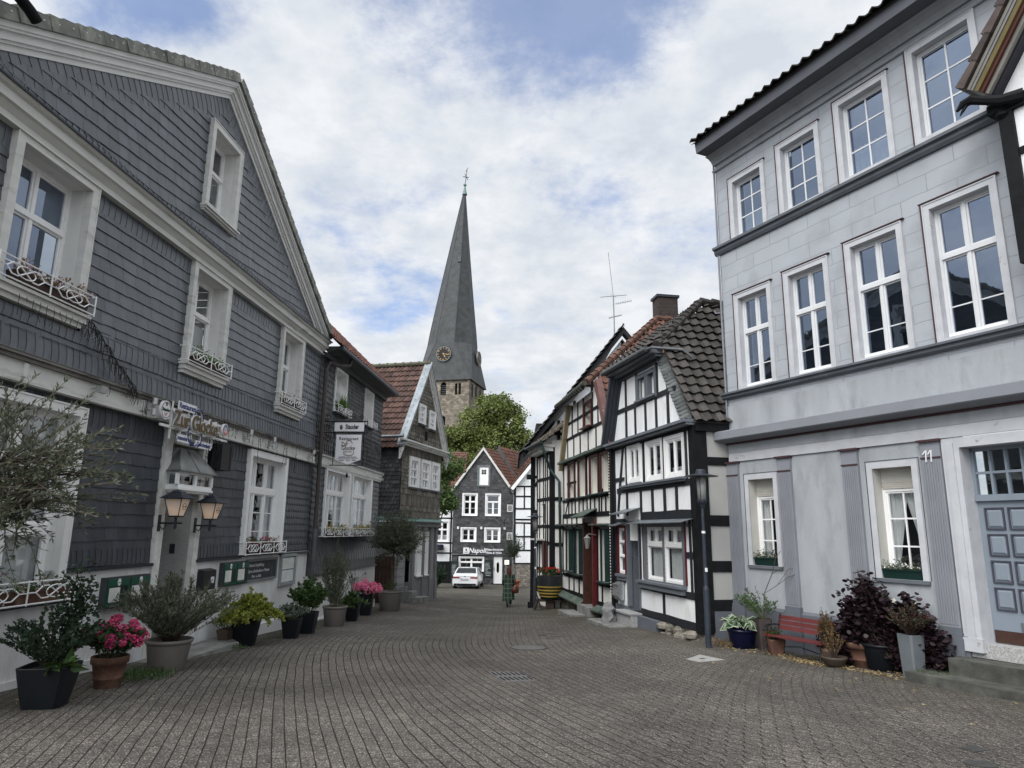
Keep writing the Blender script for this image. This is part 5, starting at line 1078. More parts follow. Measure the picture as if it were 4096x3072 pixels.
    g = MB(); g.box(-.47, .93, .275, .28, .66, 1.36); g.build('pane', GLASS, d); g = MB(); g.box(-.47, .93, .5, .52, .6, 1.4); g.build('room', dark_int, d)
    pn = MB(); pl = MB()
    for i in range(4):
        for j in range(4):
            a = -.42 + i * .345; z = -1.12 + j * .41
            pl.poly([rect(a, a + .29, z, z + .345), rect(a + .022, a + .268, z + .022, z + .323)], .235, .26); pn.add([(a + .03, .258, z + .03), (a + .26, .258, z + .03), (a + .26, .258, z + .315), (a + .03, .258, z + .315), (a + .06, .238, z + .06), (a + .23, .238, z + .06), (a + .23, .238, z + .285), (a + .06, .238, z + .285)], [(0, 1, 5, 4), (1, 2, 6, 5), (2, 3, 7, 6), (3, 0, 4, 7), (4, 5, 6, 7)])
    pl.build('panel_moulding', mat('dark_panel_moulding', (.055, .055, .075), .5), d); pn.build('door_panel', dm, d)
    b = MB(); b.box(-.5, .94, .25, .26, -1.6, -1.42); b.build('kick_board', mat('red_brown_wood', (.05, .025, .018), .5, .2, 8), d); b = MB(); b.box(-.1, .32, .24, .26, -1.40, -1.27); b.build('letter_slot', zinc, d)
    b = MB(); b.box(-.8, 2.2, -.03, .3, -1.83, -1.62); b.build('threshold', mat('speckled_granite', (.35, .35, .34), .7, .4, 40), P)
    b = MB(); b.box(-.85, 2.5, -.45, .1, -2.09, -1.84); b.box(-1.28, 2.5, -.9, .05, -2.4, -2.08); b.build('door_steps', mat('mossy_step', (.065, .066, .058), .9, .35, 5, .6, 25, dirt=(.12, .12, .10), ds=3), P)
    for k in (0, 1): 
        b = MB(); u = -1.06 + k * .09; b.bar((u, -.09, 1.22), (u + .012, -.09, 1.42), .018, .02); b.bar((u, -.09, 1.41), (u - .05, -.09, 1.35), .014, .02); b.build('house_number', signw, P)
    b = MB()
    for (u, z) in ((-1.97, -1.13), (-1.6, -1.13), (-1.8, -1.26), (-1.97, -1.4), (-1.6, -1.42)): disc(b, u, z, .05, .062, -.022, .01, 14)
    b.build('white_dots', mat('cream_dots', (.7, .68, .6), .7), P)
    b = MB(); b.box(-3.6, -3.1, -.08, -.06, -2.1, -1.75); [b.box(-3.6 + i * .09, -3.59 + i * .09, -.09, -.08, -2.1, -1.75) for i in range(6)]; b.build('cellar_grating', black_wood, P)
number11()
planter('flower_box', 'dark green trough with ivy on the narrow ground-floor sill of the grey house', R11, -4.82, .07, -.655, .62, green_plastic, 41, 'olive')
planter('flower_box', 'wide dark green trough with pale flowers on the sill nearest the panelled door', R11, -1.77, .07, -.735, .72, green_plastic, 42, 'olive', whp)

# ================================================================ grey-trimmed timber house
R4 = (4.26, 15.4, 167)
def timber_house_a():
    P = facade('mansard_timber_house', 'black and white timber-framed house with blue-grey trim and a grey mansard roof', 'house', *R4)
    wa = dict(att=(-3.28, -2.22, 3.55, 4.15), w1=(-4.04, -3.34, 1.40, 2.30), w2=(-2.80, -1.96, 1.36, 2.27), w3=(-1.66, -.80, 1.35, 2.25), big=(-3.05, -1.02, -1.18, .14), sw=(-4.96, -4.50, -1.14, .12), door=(-4.34, -3.5, -2.1, .3))
    U0, U1 = -5.3, -.26
    mb = MB(); mb.poly([[(U0, -2.15), (-4.34, -2.15), (-4.34, .3), (-3.5, .3), (-3.5, -2.1), (U1, -2.1), (U1, 2.44), (-.58, 2.56), (-1.88, 4.5), (-4.48, 4.6), (-5.26, 2.6), (U0, 2.5)]] + [rect(*wa[k]) for k in ('att', 'w1', 'w2', 'w3', 'big', 'sw')], 0, .05); mb.build('wall', plaster, P)
    # side wall facing us
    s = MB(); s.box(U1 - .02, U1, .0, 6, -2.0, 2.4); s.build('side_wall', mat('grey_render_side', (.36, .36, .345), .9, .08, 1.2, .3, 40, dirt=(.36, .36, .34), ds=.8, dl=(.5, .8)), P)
    # timber
    b = MB()
    hb(b, -3.36, -.46, .41, .24); hb(b, -5.0, -.4, 1.16, .14); hb(b, -5.25, -.3, 2.42, .12); hb(b, -3.45, -.4, -1.38, .16); hb(b, -3.45, -.4, -2.02, .16); vb(b, -2.1, -1.95, -1.4, .1)
    hb(b, -5.2, -4.5, -1.3, .14); vb(b, -5.2, -2.1, 2.4, .14); hb(b, -5.2, -4.45, .32, .1)
    for u in (-4.28, -3.32, -2.58, -1.87, -1.22): vb(b, u, .5, 1.12, .12)
    beam(b, -4.98, .45, -4.5, 2.4, .12); hb(b, -5.2, -4.45, 1.5, .1); vb(b, -4.28, .45, 2.4, .12); vb(b, -3.08, 1.1, 2.4, .10); vb(b, -1.82, 1.1, 2.4, .12); vb(b, -.66, 1.1, 2.4, .1)
    hb(b, -4.9, -1.1, 3.48, .13)
    for u in (-4.2, -3.56, -2.87, -2.2, -1.5): vb(b, u, 2.6, 3.42, .11)
    for u in (-4.2, -3.42, -2.1, -1.5): vb(b, u, 3.54, 4.5 if u < -1.6 else 3.9, .11)
    vb(b, -3.45, .3, -1.3, .07); vb(b, -.62, -1.3, .3, .08)
    hb(b, -.95, -.45, -.5, .14)
    b.build('timber_frame', mat('dark_grey_timber', (.016, .018, .022), .6, .15, 5, .2, 20), P)
    b = MB(); b.box(-.46, -.235, -.05, .3, -2.12, 2.42); R_ = -.262   # corner post and side beams
    for z, h in ((1.62, .19), (.28, .24), (-.72, .24), (-1.55, .24)): b.box(R_, R_ + .03, .3, 6, z - h / 2, z + h / 2)
    for y in (1.15, 2.3): b.box(R_, R_ + .029, y - .1, y + .1, -1.45, .2)
    b.box(R_, R_ + .1, .0, 6, 2.3, 2.52)
    b.box(-.46, -.2, -.045, .25, -2.15, -1.95)
    b.build('corner_timber', black_wood, P)
    b = MB(); b.box(-.262, -.235, .3, 6, -2.5, -1.66); b.box(-5.3, -4.35, -.04, .1, -2.6, -1.98); b.box(-3.5, -2.3, -.16, .1, -2.6, -2.12); b.build('plinth', stucco_d, P)
    rng = random.Random(4); b = MB()
    for i in range(15): u = rng.uniform(-2.2, -.25); z = rng.choice((-2.42, -2.3, -2.2)); r = rng.uniform(.1, .2); b.lathe((u, -.02 + rng.uniform(-.06, .04), z), [(.3 * r, -.1), (r, -.06), (r * 1.05, .02), (r * .5, .08)], 7, rot=rng.random() * 3)
    b.box(-2.25, -.24, .02, .3, -2.6, -2.1); b.build('rubble_footing', mat('rubble_stone', (.22, .2, .17), .95, .4, 7, .8, 20, dirt=(.09, .085, .07), ds=4, dl=(.45, .65)), P)
    # belt cornice, sills
    b = MB(); b.box(-5.4, -.2, -.22, 0, 2.44, 2.50); b.box(-5.42, -.18, -.28, 0, 2.50, 2.57); b.add([(-5.42, -.28, 2.57), (-.18, -.28, 2.57), (-.18, 0, 2.66), (-5.42, 0, 2.66)], [(0, 1, 2, 3)]); b.box(-4.55, -.66, -.15, 0, 1.24, 1.29); b.box(-4.5, -.7, -.11, 0, 1.19, 1.24); b.box(-3.46, -.88, -.17, 0, -1.27, -1.21); b.box(-3.4, -.93, -.12, 0, -1.40, -1.27)
    b.box(-3.42, -2.1, -.11, 0, 3.50, 3.55); b.box(-5.05, -4.42, -.12, 0, -1.22, -1.15); b.box(-5.0, -4.45, -.08, 0, -1.32, -1.22)
    b.box(-3.52, -.42, -.02, 0, .14, .22)
    b.build('trim', grey_wood, P)
    b = MB(); b.add([(-3.6, -.34, .235), (-.38, -.34, .245), (-.36, 0, .33), (-3.55, 0, .33), (-3.6, -.34, .215), (-.38, -.34, .225)], [(0, 1, 2, 3), (4, 5, 1, 0)]); b.add([(-4.6, -.42, .50), (-3.36, -.42, .52), (-3.4, 0, .66), (-4.5, 0, .64), (-4.6, -.42, .47), (-3.36, -.42, .49)], [(0, 1, 2, 3), (4, 5, 1, 0)]); b.add([(-5.15, -.26, .19), (-4.5, -.26, .19), (-4.5, 0, .25), (-5.15, 0, .25), (-5.15, -.26, .17), (-4.5, -.26, .17)], [(0, 1, 2, 3), (4, 5, 1, 0)]); b.build('zinc_canopy', zinc, P)
    # steep rake board left, slate verge right, mansard
    b = MB(); rk = mat('rake_dark_grey', (.035, .04, .05), .45, .1, 4)
    for k, (o, y) in enumerate(((0, -.05), (.07, -.14), (.14, -.22), (.22, -.30))): b.poly([[(-5.34 - o, 2.55), (-5.22 - o, 2.55), (-4.42 - o, 4.55), (-4.54 - o, 4.55)]], y, .1, back=True)
    b.box(-4.75, -1.85, -.06, 0, 4.34, 4.5); b.build('rake_board', rk, P)
    b = MB(); b.box(-4.85, -1.72, -.36, 0, 4.52, 4.62); b.box(-4.8, -1.76, -.2, 0, 4.45, 4.52); b.build('eaves_fascia', grey_wood, P)
    b = MB(); b.tube([(-4.95, -.43, 4.66), (-1.75, -.43, 4.62)], .075, 10); b.tube([(-1.75, -.43, 4.60), (-1.6, -.35, 4.62), (-1.2, .3, 4.5), (-1.12, .5, 4.3)], .04, 8); b.build('gutter', lead, P)
    s = MB(); rng = random.Random(7)
    n = 20
    for i in range(n):
        t0, t1 = i / n, (i + 1.15) / n; lo = (-.5, 2.56); hi = (-1.84, 4.5)
        def pt(t, o): return (lo[0] + (hi[0] - lo[0]) * t + o, lo[1] + (hi[1] - lo[1]) * t)
        w_ = .42; a = [pt(t0, -w_ * .5), pt(t0, w_ * .5), pt(t1, w_ * .5), pt(t1, -w_ * .5)]
        s.add([(a[0][0], -.09, a[0][1]), (a[1][0], .12, a[1][1] - .02), (a[2][0], .08, a[2][1]), (a[3][0], -.05, a[3][1])], [(0, 1, 2, 3)], 0, rng.random()); s.add([(a[0][0], -.09, a[0][1]), (a[0][0], 0, a[0][1]), (a[3][0], 0, a[3][1]), (a[3][0], -.05, a[3][1])], [(0, 1, 2, 3)], 0, rng.random())
    s.build('verge_slates', mat('pale_slate', (.11, .12, .12), .5, .2, 5, attr=.3), P)
    gt = mat('weathered_grey_tile', (.050, .045, .041), .8, .3, 4, .4, 15, attr=.3, dirt=(.035, .032, .03), ds=3, dl=(.5, .75))
    # side slope of the mansard, facing us: from the side eave up to the ridge
    t = MB(); lo = Vector((-.1, -.05, 2.5)); ex = Vector((0, 1, 0)); up = Vector((-1.34, 0, 1.94)).normalized()
    H_ = 4.67
    tiles(t, lo, ex, up, 5.5, H_, .30, .30, seed=15, amp=.036, lift=.07, inside=lambda a, b_: a > (b_ - 2.7) * .85 if b_ > 2.7 else True)
    # street slope above the gutter
    t2 = MB(); upf = Vector((0, .78, .62)); tiles(t2, (-5.0, -.42, 4.66), (1, 0, 0), upf, 3.35, 2.7, .30, .30, seed=16, amp=.036, lift=.07, inside=lambda a, b_: a < 3.4 - max(0, b_) * .41)
    t.v += []; o_ = len(t.v); t.v += t2.v; t.f += [[i + o_ for i in f] for f in t2.f]; t.m += t2.m; t.c += t2.c
    t.build('roof', gt, P)
    b = MB(); h0 = Vector((-1.64, -.2, 4.68)); hp = Vector((-2.75, 1.7, 6.38)); k = 12
    for i in range(k):
        a = h0.lerp(hp, i / k); c = h0.lerp(hp, (i + 1.12) / k); b.tube([a + Vector((0, 0, .03)), c], [.13, .10], 8, c=random.Random(i).random())
    for i in range(12): b.tube([hp + Vector((0, i * .36, .03)), hp + Vector((0, (i + 1.1) * .36, 0))], [.13, .10], 8)
    pass
    b.build('hip_ridge', gt, P)
    # windows
    gw = grey_wood
    window(P, -3.28, -2.82, *wa['att'][2:], .12, ((1, 1, 0, 1),), sur=.09, proud=.05, surm=gw); window(P, -2.62, -2.22, *wa['att'][2:], .12, ((1, 1, 0, 1),), sur=.09, proud=.05, surm=gw)
    for k_ in ('w1', 'w2', 'w3'): window(P, *wa[k_], .0, ((1, 2, 0, 0),), fw=.05, mw=.03, sur=.06, proud=.05, surm=white_clean, curt=('half', .25))
    x = wa['big']; w = window(P, x[0], x[0] + .98, x[2], x[3], .05, ((.68, 1, 0, 0), (.32, 2, 0, 0)), fw=.05, tw=.09, curt=('full',), surm=gw, mw=.06); w2 = window(P, x[1] - .98, x[1], x[2], x[3], .05, ((.68, 1, 0, 0), (.32, 2, 0, 0)), fw=.05, tw=.09, curt=('full',), mw=.06)
    b = MB(); b.poly([rect(x[0] - .17, x[1] + .14, x[2] - .03, x[3] + .12), rect(x[0], x[0] + .98, x[2], x[3]), rect(x[1] - .98, x[1], x[2], x[3])], -.03, .04); b.build('surround', gw, w)
    b = MB(); b.box(x[1] + .14, x[1] + .175, -.035, 0, x[2], x[3] + .12); b.box(x[0] - .205, x[0] - .17, -.035, 0, x[2], x[3] + .12); b.build('red_lining', mat('crimson_paint', (.10, .008, .013), .5), w)
    window(P, *wa['sw'], .03, ((.36, 1, 0, 0), (.34, 1, 0, 0), (.3, 1, 0, 0)), fw=.05, tw=.04, sur=.05, proud=.03, surm=MATS['crimson_paint'], curt=('half', .6))
    # recessed door
    b = MB(); b.add([(-4.34, 0, -2.1), (-4.34, .55, -2.1), (-4.34, .55, .3), (-4.34, 0, .3), (-3.5, 0, -2.1), (-3.5, .55, -2.1), (-3.5, .55, .3), (-3.5, 0, .3)], [(0, 1, 2, 3), (4, 7, 6, 5), (3, 2, 6, 7)]); b.box(-4.38, -4.3, -.03, .1, -1.98, .34); b.box(-3.56, -3.48, -.03, .1, -1.98, .34); b.build('door_reveal', gw, P)
    b = MB(); b.box(-4.3, -3.5, .5, .55, -2.05, -.3); b.box(-4.3, -3.5, .47, .55, -.3, -.24); d = b.build('door', gw, P)
    b = MB(); b.poly([rect(-4.15, -3.65, -1.3, -.45), rect(-4.1, -3.7, -1.25, -.5)], .475, .5); b.poly([rect(-4.15, -3.65, -1.95, -1.45), rect(-4.1, -3.7, -1.9, -1.5)], .475, .5); b.build('panel_moulding', MATS['crimson_paint'], d); b = MB(); b.box(-4.1, -3.7, .485, .5, -1.25, -.5); b.build('door_light', dark_int, d); b = MB(); b.tube([(-4.2, .45, -1.35), (-4.2, .45, -.85)], .012, 6); b.build('handle', zinc, d)
    window(P, -4.15, -3.55, -.22, .28, .5, ((1, 1, 0, 0),), fw=.04, rooms=True)
    b = MB(); b.box(-4.5, -3.42, -.35, .1, -2.55, -2.1); b.box(-4.55, -3.4, -.4, .0, -2.11, -2.07); b.build('upper_step', mat('light_granite', (.3, .3, .3), .8, .3, 30), P)
    b = MB(); b.box(-5.15, -3.38, -.95, -.35, -2.65, -2.38); b.build('lower_step', stone_grey, P)
    b = MB(); b.box(-4.0, -3.75, -.02, 0, -.62, -.58); b.build('name_plate', lead, P)
timber_house_a()
t_ = thing('wall_mailbox', 'brushed steel mailbox on the timber wall left of the grey door', 'mailbox', place(*R4, -5.02, -.03, -1.85), rad(90 - 167))
b_ = MB(); b_.add([(0, 0, .0), (.42, 0, .0), (0, -.1, .0), (.42, -.1, 0), (0, -.2, .12), (.42, -.2, .12), (0, -.16, .42), (.42, -.16, .42), (0, 0, .5), (.42, 0, .5)], [(0, 2, 3, 1), (2, 4, 5, 3), (4, 6, 7, 5), (6, 8, 9, 7), (0, 8, 6, 4, 2), (1, 3, 5, 7, 9)]); b_.build('box', mat('steel_sheet', (.5, .51, .52), .3, .05, 4, metal=.8), t_); b_ = MB(); b_.box(.02, .4, -.2, -.16, .40, .43); b_.build('flap', MATS['steel_sheet'], t_)
# ================================================================ second timber house of the row
R5 = (3.0, 20.9, 170.5)
green_wood = mat('bottle_green_paint', (.012, .032, .030), .45, .15, 5); redbrown = mat('red_brown_paint', (.075, .02, .016), .5, .15, 5); ivory = mat('ivory_reveal', (.6, .58, .52), .7, .05, 3)
old_plaster = mat('old_white_plaster', (.70, .69, .66), .9, .05, 2, .3, 40, dirt=(.42, .38, .32), ds=1.6, dl=(.58, .85))
rtile = mat('orange_red_tile', (.115, .058, .042), .8, .3, 5, .3, 20, attr=.3, dirt=(.06, .045, .035), ds=2, dl=(.5, .75))
def timber_house_b():
    P = facade('crooked_timber_house', 'crooked black and white timber house with four tall upper windows and a brown door', 'house', *R5)
    up = [(-4.92, -4.12, 1.2, 2.44), (-3.48, -2.6, 1.18, 2.44), (-2.02, -1.16, 1.2, 2.40), (-.80, .0, 1.2, 2.38)]; att = (-2.72, -1.86, 3.5, 4.32); gw1 = [(-5.3, -4.4, -1.38, .1), (-3.95, -3.05, -1.42, .1)]; gw2 = (-.9, -.1, -1.46, .1)
    mb = MB(); mb.poly([[(-6.0, -2.25), (-2.7, -2.25), (-2.7, .35), (-1.45, .35), (-1.45, -2.2), (.18, -2.2), (.18, 2.6), (-.98, 4.68), (-4.55, 4.6), (-5.9, 2.6), (-6.0, 2.5)]] + [rect(*x) for x in up + gw1 + [att, gw2]], 0, .05); mb.build('wall', old_plaster, P)
    s = MB(); s.box(.15, .17, 0, 6, -3, 2.6); s.box(-6.0, -5.98, 0, 6, -3, 2.6); s.build('side_wall', old_plaster, P)
    b = MB()
    hb(b, -5.9, .15, .56, .14); hb(b, -5.9, -2.7, .10, .12); hb(b, -1.45, .15, .12, .1); hb(b, -5.9, .15, 2.52, .12); hb(b, -5.9, .1, 1.12, .1); hb(b, -5.9, -2.75, -1.55, .12); hb(b, -1.45, .15, -1.58, .1); hb(b, -5.95, -2.75, -2.12, .12); hb(b, -1.45, .15, -2.15, .12)
    for u in (-5.75, -5.0, -4.05, -3.55, -2.5, -2.1, -1.1, -.85, .08): vb(b, u, .6, 2.45, .09)
    for u in (-4.52, -3.0, -1.6, -.4): vb(b, u, .6, 1.1, .08)
    for u in (-5.85, -5.25, -4.55, -3.85): vb(b, u, .1, .5, .09)
    for u in (-5.0, -4.3, -3.6, -3.05, -.9, .08, -1.38): vb(b, u, -2.1, -1.5, .09)
    for u in (-5.9, -4.18, -2.9, -1.35, .08): vb(b, u, -1.5, .1, .11)
    hb(b, -5.2, -3.9, 1.75, .08); hb(b, -5.35, -.45, 3.42, .10); hb(b, -5.0, -.7, 4.0, .09); hb(b, -5.9, 0, 2.66, .08)
    for u in (-5.1, -4.2, -3.3, -2.3, -1.35, -.55): vb(b, u, 2.7, 3.4, .08)
    for u in (-4.4, -3.6, -2.85, -1.72, -1.1): vb(b, u, 3.4, 4.6 if u < -1.2 else 4.4, .08)
    beam(b, -5.5, .6, -5.1, 1.1, .07)
    b.build('timber_frame', black_wood, P)
    b = MB(); b.box(-6.05, .25, -.2, 0, 2.54, 2.62); b.box(-6.1, -2.8, -.26, 0, .22, .27); b.box(-1.4, .2, -.3, 0, .2, .25); b.add([(-2.95, -.5, .48), (-1.2, -.5, .50), (-1.35, 0, .75), (-2.8, 0, .73), (-2.95, -.5, .45), (-1.2, -.5, .47)], [(0, 1, 2, 3), (4, 5, 1, 0)]); b.add([(-6.05, -.24, -2.28), (-2.85, -.24, -2.36), (-2.85, 0, -2.2), (-6.05, 0, -2.12), (-6.05, -.24, -2.33), (-2.85, -.24, -2.41)], [(0, 1, 2, 3), (4, 5, 1, 0)]); b.add([(-1.5, -.24, -2.36), (.2, -.24, -2.3), (.2, 0, -2.16), (-1.5, 0, -2.2), (-1.5, -.24, -2.41), (.2, -.24, -2.35)], [(0, 1, 2, 3), (4, 5, 1, 0)])
    b.build('weathered_canopy', mat('mossy_green_sheet', (.06, .085, .07), .7, .35, 5, dirt=(.16, .16, .13), ds=4), P)
    b = MB(); b.poly([rect(-6.0, -2.8, -3.2, -2.3), ], -.06, .2); b.poly([rect(-1.5, .2, -3.0, -2.25)], -.06, .2); b.build('rubble_footing', mortar('rubble_wall', (.13, .115, .095), (.03, .028, .024), .3, .17, .02, .95, .45, 6, .9, col2=(.07, .062, .052), wob=.16), P)
    for x in up:
        w = window(P, *x, .26, ((.7, 2, 0, 1), (.3, 2, 0, 0)), fw=.05, sur=.05, proud=.05, surm=redbrown, revm=ivory, sill=(.06, .16, .05), sillm=green_wood)
        s = MB(); s.box(x[0] - .1, x[0] - .05, -.06, .02, x[2], x[3]); s.build('green_lining', green_wood, w)
    window(P, *att, .22, ((.6, 2, 0, 1), (.4, 2, 0, 0)), fw=.05, sur=.05, proud=.05, surm=redbrown, revm=ivory, sill=(.07, .18, .08), sillm=redbrown)
    for x in gw1 + [gw2]:
        w = window(P, *x, .26, ((.65, 1, 1, 1), (.35, 1, 1, 0)), fw=.05, sur=.04, proud=.04, surm=green_wood, revm=ivory, sill=(.08, .2, .05), sillm=green_wood)
        s = MB(); a = x[1] + .04; s.box(a, a + .03, -.19, -.04, x[2] + .02, x[3] - .02)
        for q in (0, 1): z0 = x[2] + .1 + q * .68; s.box(a - .012, a, -.17, -.07, z0, z0 + .56)
        s.build('shutter', green_wood, w)
    d = MB(); d.box(-2.75, -2.6, -.12, .3, -2.32, .45); d.box(-2.7, -1.45, -.1, .3, .3, .45); d.build('door_case', mat('dark_brown_wood', (.05, .02, .014), .5, .3, 6, .2, 15), P); d = MB(); d.box(-1.57, -1.45, -.14, .3, -2.28, .3); d.build('red_post', mat('signal_red_paint', (.09, .010, .012), .4, .1, 4), P)
    d = MB(); d.box(-2.6, -1.57, .24, .3, -2.3, .3); d.box(-2.5, -1.67, .21, .24, -2.2, -1.2); d.box(-2.5, -1.67, .21, .24, -1.1, -.45); d.box(-2.62, -1.5, .16, .24, -.40, -.32); dr = d.build('door', MATS['dark_brown_wood'], P); d = MB(); d.box(-1.70, -1.64, .12, .24, -1.35, -1.0); d.build('handle', mat('brass', (.5, .35, .12), .3, metal=1), dr); d = MB(); d.box(-2.5, -1.67, .23, .25, -.28, .2); d.build('door_light', dark_int, dr)
    s = MB(); s.box(-2.75, -1.5, -.32, .25, -2.75, -2.32); s.box(-3.3, -1.7, -.85, -.3, -2.85, -2.56); s.build('door_steps', stone_grey, P)
    # corner post with chequered strip
    b = MB(); b.box(.2, .42, -.08, .1, -2.6, 2.5); b.build('corner_post', black_wood, P); b = MB(); [b.box(.19, .215, -.1, -.07, -2.2 + i * .085, -2.2 + i * .085 + .04) for i in range(54)]; b.build('corner_beading', old_plaster, P)
    # half-hipped roof
    sp = Vector((-1, 0, 1.45)).normalized(); L = 4.6
    t = MB(); tiles(t, (.28, -.05, 2.34), (0, 1, 0), sp, 5.5, 6.75, .22, .34, seed=21, amp=.03, lift=.055, inside=lambda a, b_: a > (b_ - 3.0) * .80 if b_ > 3.0 else True)
    ap = Vector((-3.56, 3.1, 7.95)); e0 = Vector((-5.3, -.35, 4.72))
    f = Vector((0, 3.4, 3.25)).normalized()
    tiles(t, (-5.15, -.35, 4.74), (1, 0, 0), f, 4.2, 4.7, .22, .34, seed=22, amp=.03, lift=.055, inside=lambda a, b_: a < 3.65 - b_ * .43 and a > b_ * .33)
    t.build('roof', rtile, P)
    b = MB(); h0 = Vector((-1.4, -.3, 4.85)); n = 16
    for i in range(n): b.tube([h0.lerp(ap, i / n) + Vector((0, 0, .02)), h0.lerp(ap, (i + 1.15) / n)], [.13, .095], 8, c=random.Random(i).random())
    for i in range(9): b.tube([ap + Vector((0, i * .36, .03)), ap + Vector((0, (i + 1.1) * .36, 0))], [.13, .1], 8)
    b.build('hip_ridge', rtile, P)
    b = MB(); b.poly([[(.12, 2.6), (.42, 2.62), (-.84, 4.86), (-1.14, 4.8)]], -.14, .06, back=True); b.build('pink_verge_board', mat('peeling_red_lead', (.13, .065, .06), .6, .15, 5, dirt=(.5, .45, .42), ds=4, dl=(.6, .68)), P)
    b = MB(); b.poly([[(-6.05, 2.3), (-5.85, 2.3), (-4.6, 4.66), (-4.85, 4.7)]], -.16, .05, back=True); b.build('ochre_verge_board', mat('ochre_board', (.22, .18, .11), .6, .2, 5), P)
    b = MB(); b.tube([(-5.3, -.42, 4.70), (-1.2, -.42, 4.78)], .085, 8); [b.tube([(-5.2 + i * .28, -.42, 4.70), (-5.16 + i * .28, -.42, 4.70)], .10, 8) for i in range(14)]; b.build('gutter', mat('mossy_gutter', (.05, .052, .045), .6, .3, 8), P)
    ch = MB(); ch.box(-4.45, -3.85, 3.3, 4.1, 7.0, 8.95); c = ch.build('chimney', mortar('dark_brick', (.05, .027, .023), (.03, .027, .025), .24, .075, .012, .9, .3, 6, .5), P); ch = MB(); ch.box(-4.5, -3.8, 3.24, 4.16, 8.95, 9.05); ch.build('chimney_cap', dark_metal, c); ch = MB(); ch.box(-4.3, -3.9, 4.1, 5.6, 7.4, 8.1); ch.build('chimney_shoulder', MATS['dark_brick'], c)
timber_house_b()
t_ = thing('wall_lamp', 'unlit black lantern beside the brown door of the crooked timber house', 'lantern', place(*R5, -1.35, -.05, -.2), rad(90 - 170.5))
b_ = MB(); b_.tube([(0, 0, .1), (0, -.25, .14), (0, -.3, .05)], .015, 6); b_.lathe((0, -.3, .0), [(.13, 0), (.03, .08), (.01, .12)], 6); b_.lathe((0, -.3, -.32), [(.05, 0), (.1, .3), (.12, .32)], 6); b_.build('lamp_body', mat('grey_lantern_glass', (.2, .19, .18), .3), t_)
# ---- small jettied house further down
R6 = (1.61, 27.4, 168)
def timber_house_c():
    P = facade('jettied_timber_house', 'small jettied timber house with a sagging tiled roof and a green downpipe', 'house', *R6)
    mb = MB(); mb.poly([rect(-2.25, .02, -2.9, 3.2), rect(-1.05, -.6, -2.2, -.45), rect(-1.75, -1.2, -1.45, -.4), rect(-1.5, -1.0, .3, 1.1)], 0); mb.box(0, .02, 0, .55, -2.95, 3.6); mb.build('wall', old_plaster, P)
    b = MB()
    for z in (1.28, .2, -.45, -1.5, -2.35, 2.1, 3.1): hb(b, -2.25, 0, z, .12)
    for u in (-2.2, -1.8, -1.15, -.55, -.85): vb(b, u, -2.3, 3.1, .08)
    b.box(-.1, .03, -.06, .14, -2.9, 3.3)
    for z in (1.26, .17, -.5, -1.64, -2.3): b.box(.02, .05, .1, .7, z - .07, z + .07)
    b.build('timber_frame', black_wood, P)
    b = MB(); b.box(-1.2, -.95, -.06, .02, -2.3, -.38); b.box(-.62, -.52, -.06, .02, -1.6, -.38); b.build('red_brown_posts', redbrown, P); b = MB(); b.box(-1.05, -.6, .2, .24, -2.2, -.45); b.build('door', redbrown, P)
    window(P, -1.75, -1.2, -1.45, -.4, .15, ((1, 2, 0, 2),), fw=.04); window(P, -1.5, -1.0, .3, 1.1, .12, ((1, 2, 0, 1),), fw=.04)
    b = MB(); b.box(-2.4, .1, -.3, .05, 3.14, 3.3); b.box(-2.45, .15, -.42, .05, 3.3, 3.42); b.build('cornice', trimw, P); b = MB(); b.box(-2.1, -1.1, -.35, .02, -.36, -.3); b.build('window_hood', trimw, P)
    t = MB(); tiles(t, (-2.5, -.5, 3.42), (1, 0, 0), (0, .80, .60), 2.9, 2.4, .22, .3, seed=31, amp=.03, lift=.06, wob=.02); t.build('roof', mat('mossy_old_tile', (.10, .085, .065), .85, .3, 5, attr=.4, dirt=(.05, .05, .035), ds=3), P)
    b = MB(); b.tube([(-2.6, -.56, 3.42), (.5, -.56, 3.44)], .07, 8); b.tube([(.4, -.5, 3.4), (.42, -.4, 3.0), (.2, -.1, 2.4), (.45, .2, 1.9), (.5, .25, -2.9)], .055, 8); b.build('green_downpipe', green_wood, P)
    b = MB(); b.box(-2.3, .02, -.1, .1, -3.4, -2.9); b.build('stone_footing', MATS['rubble_wall'], P)
timber_house_c()
R7 = (.885, 30, 90)
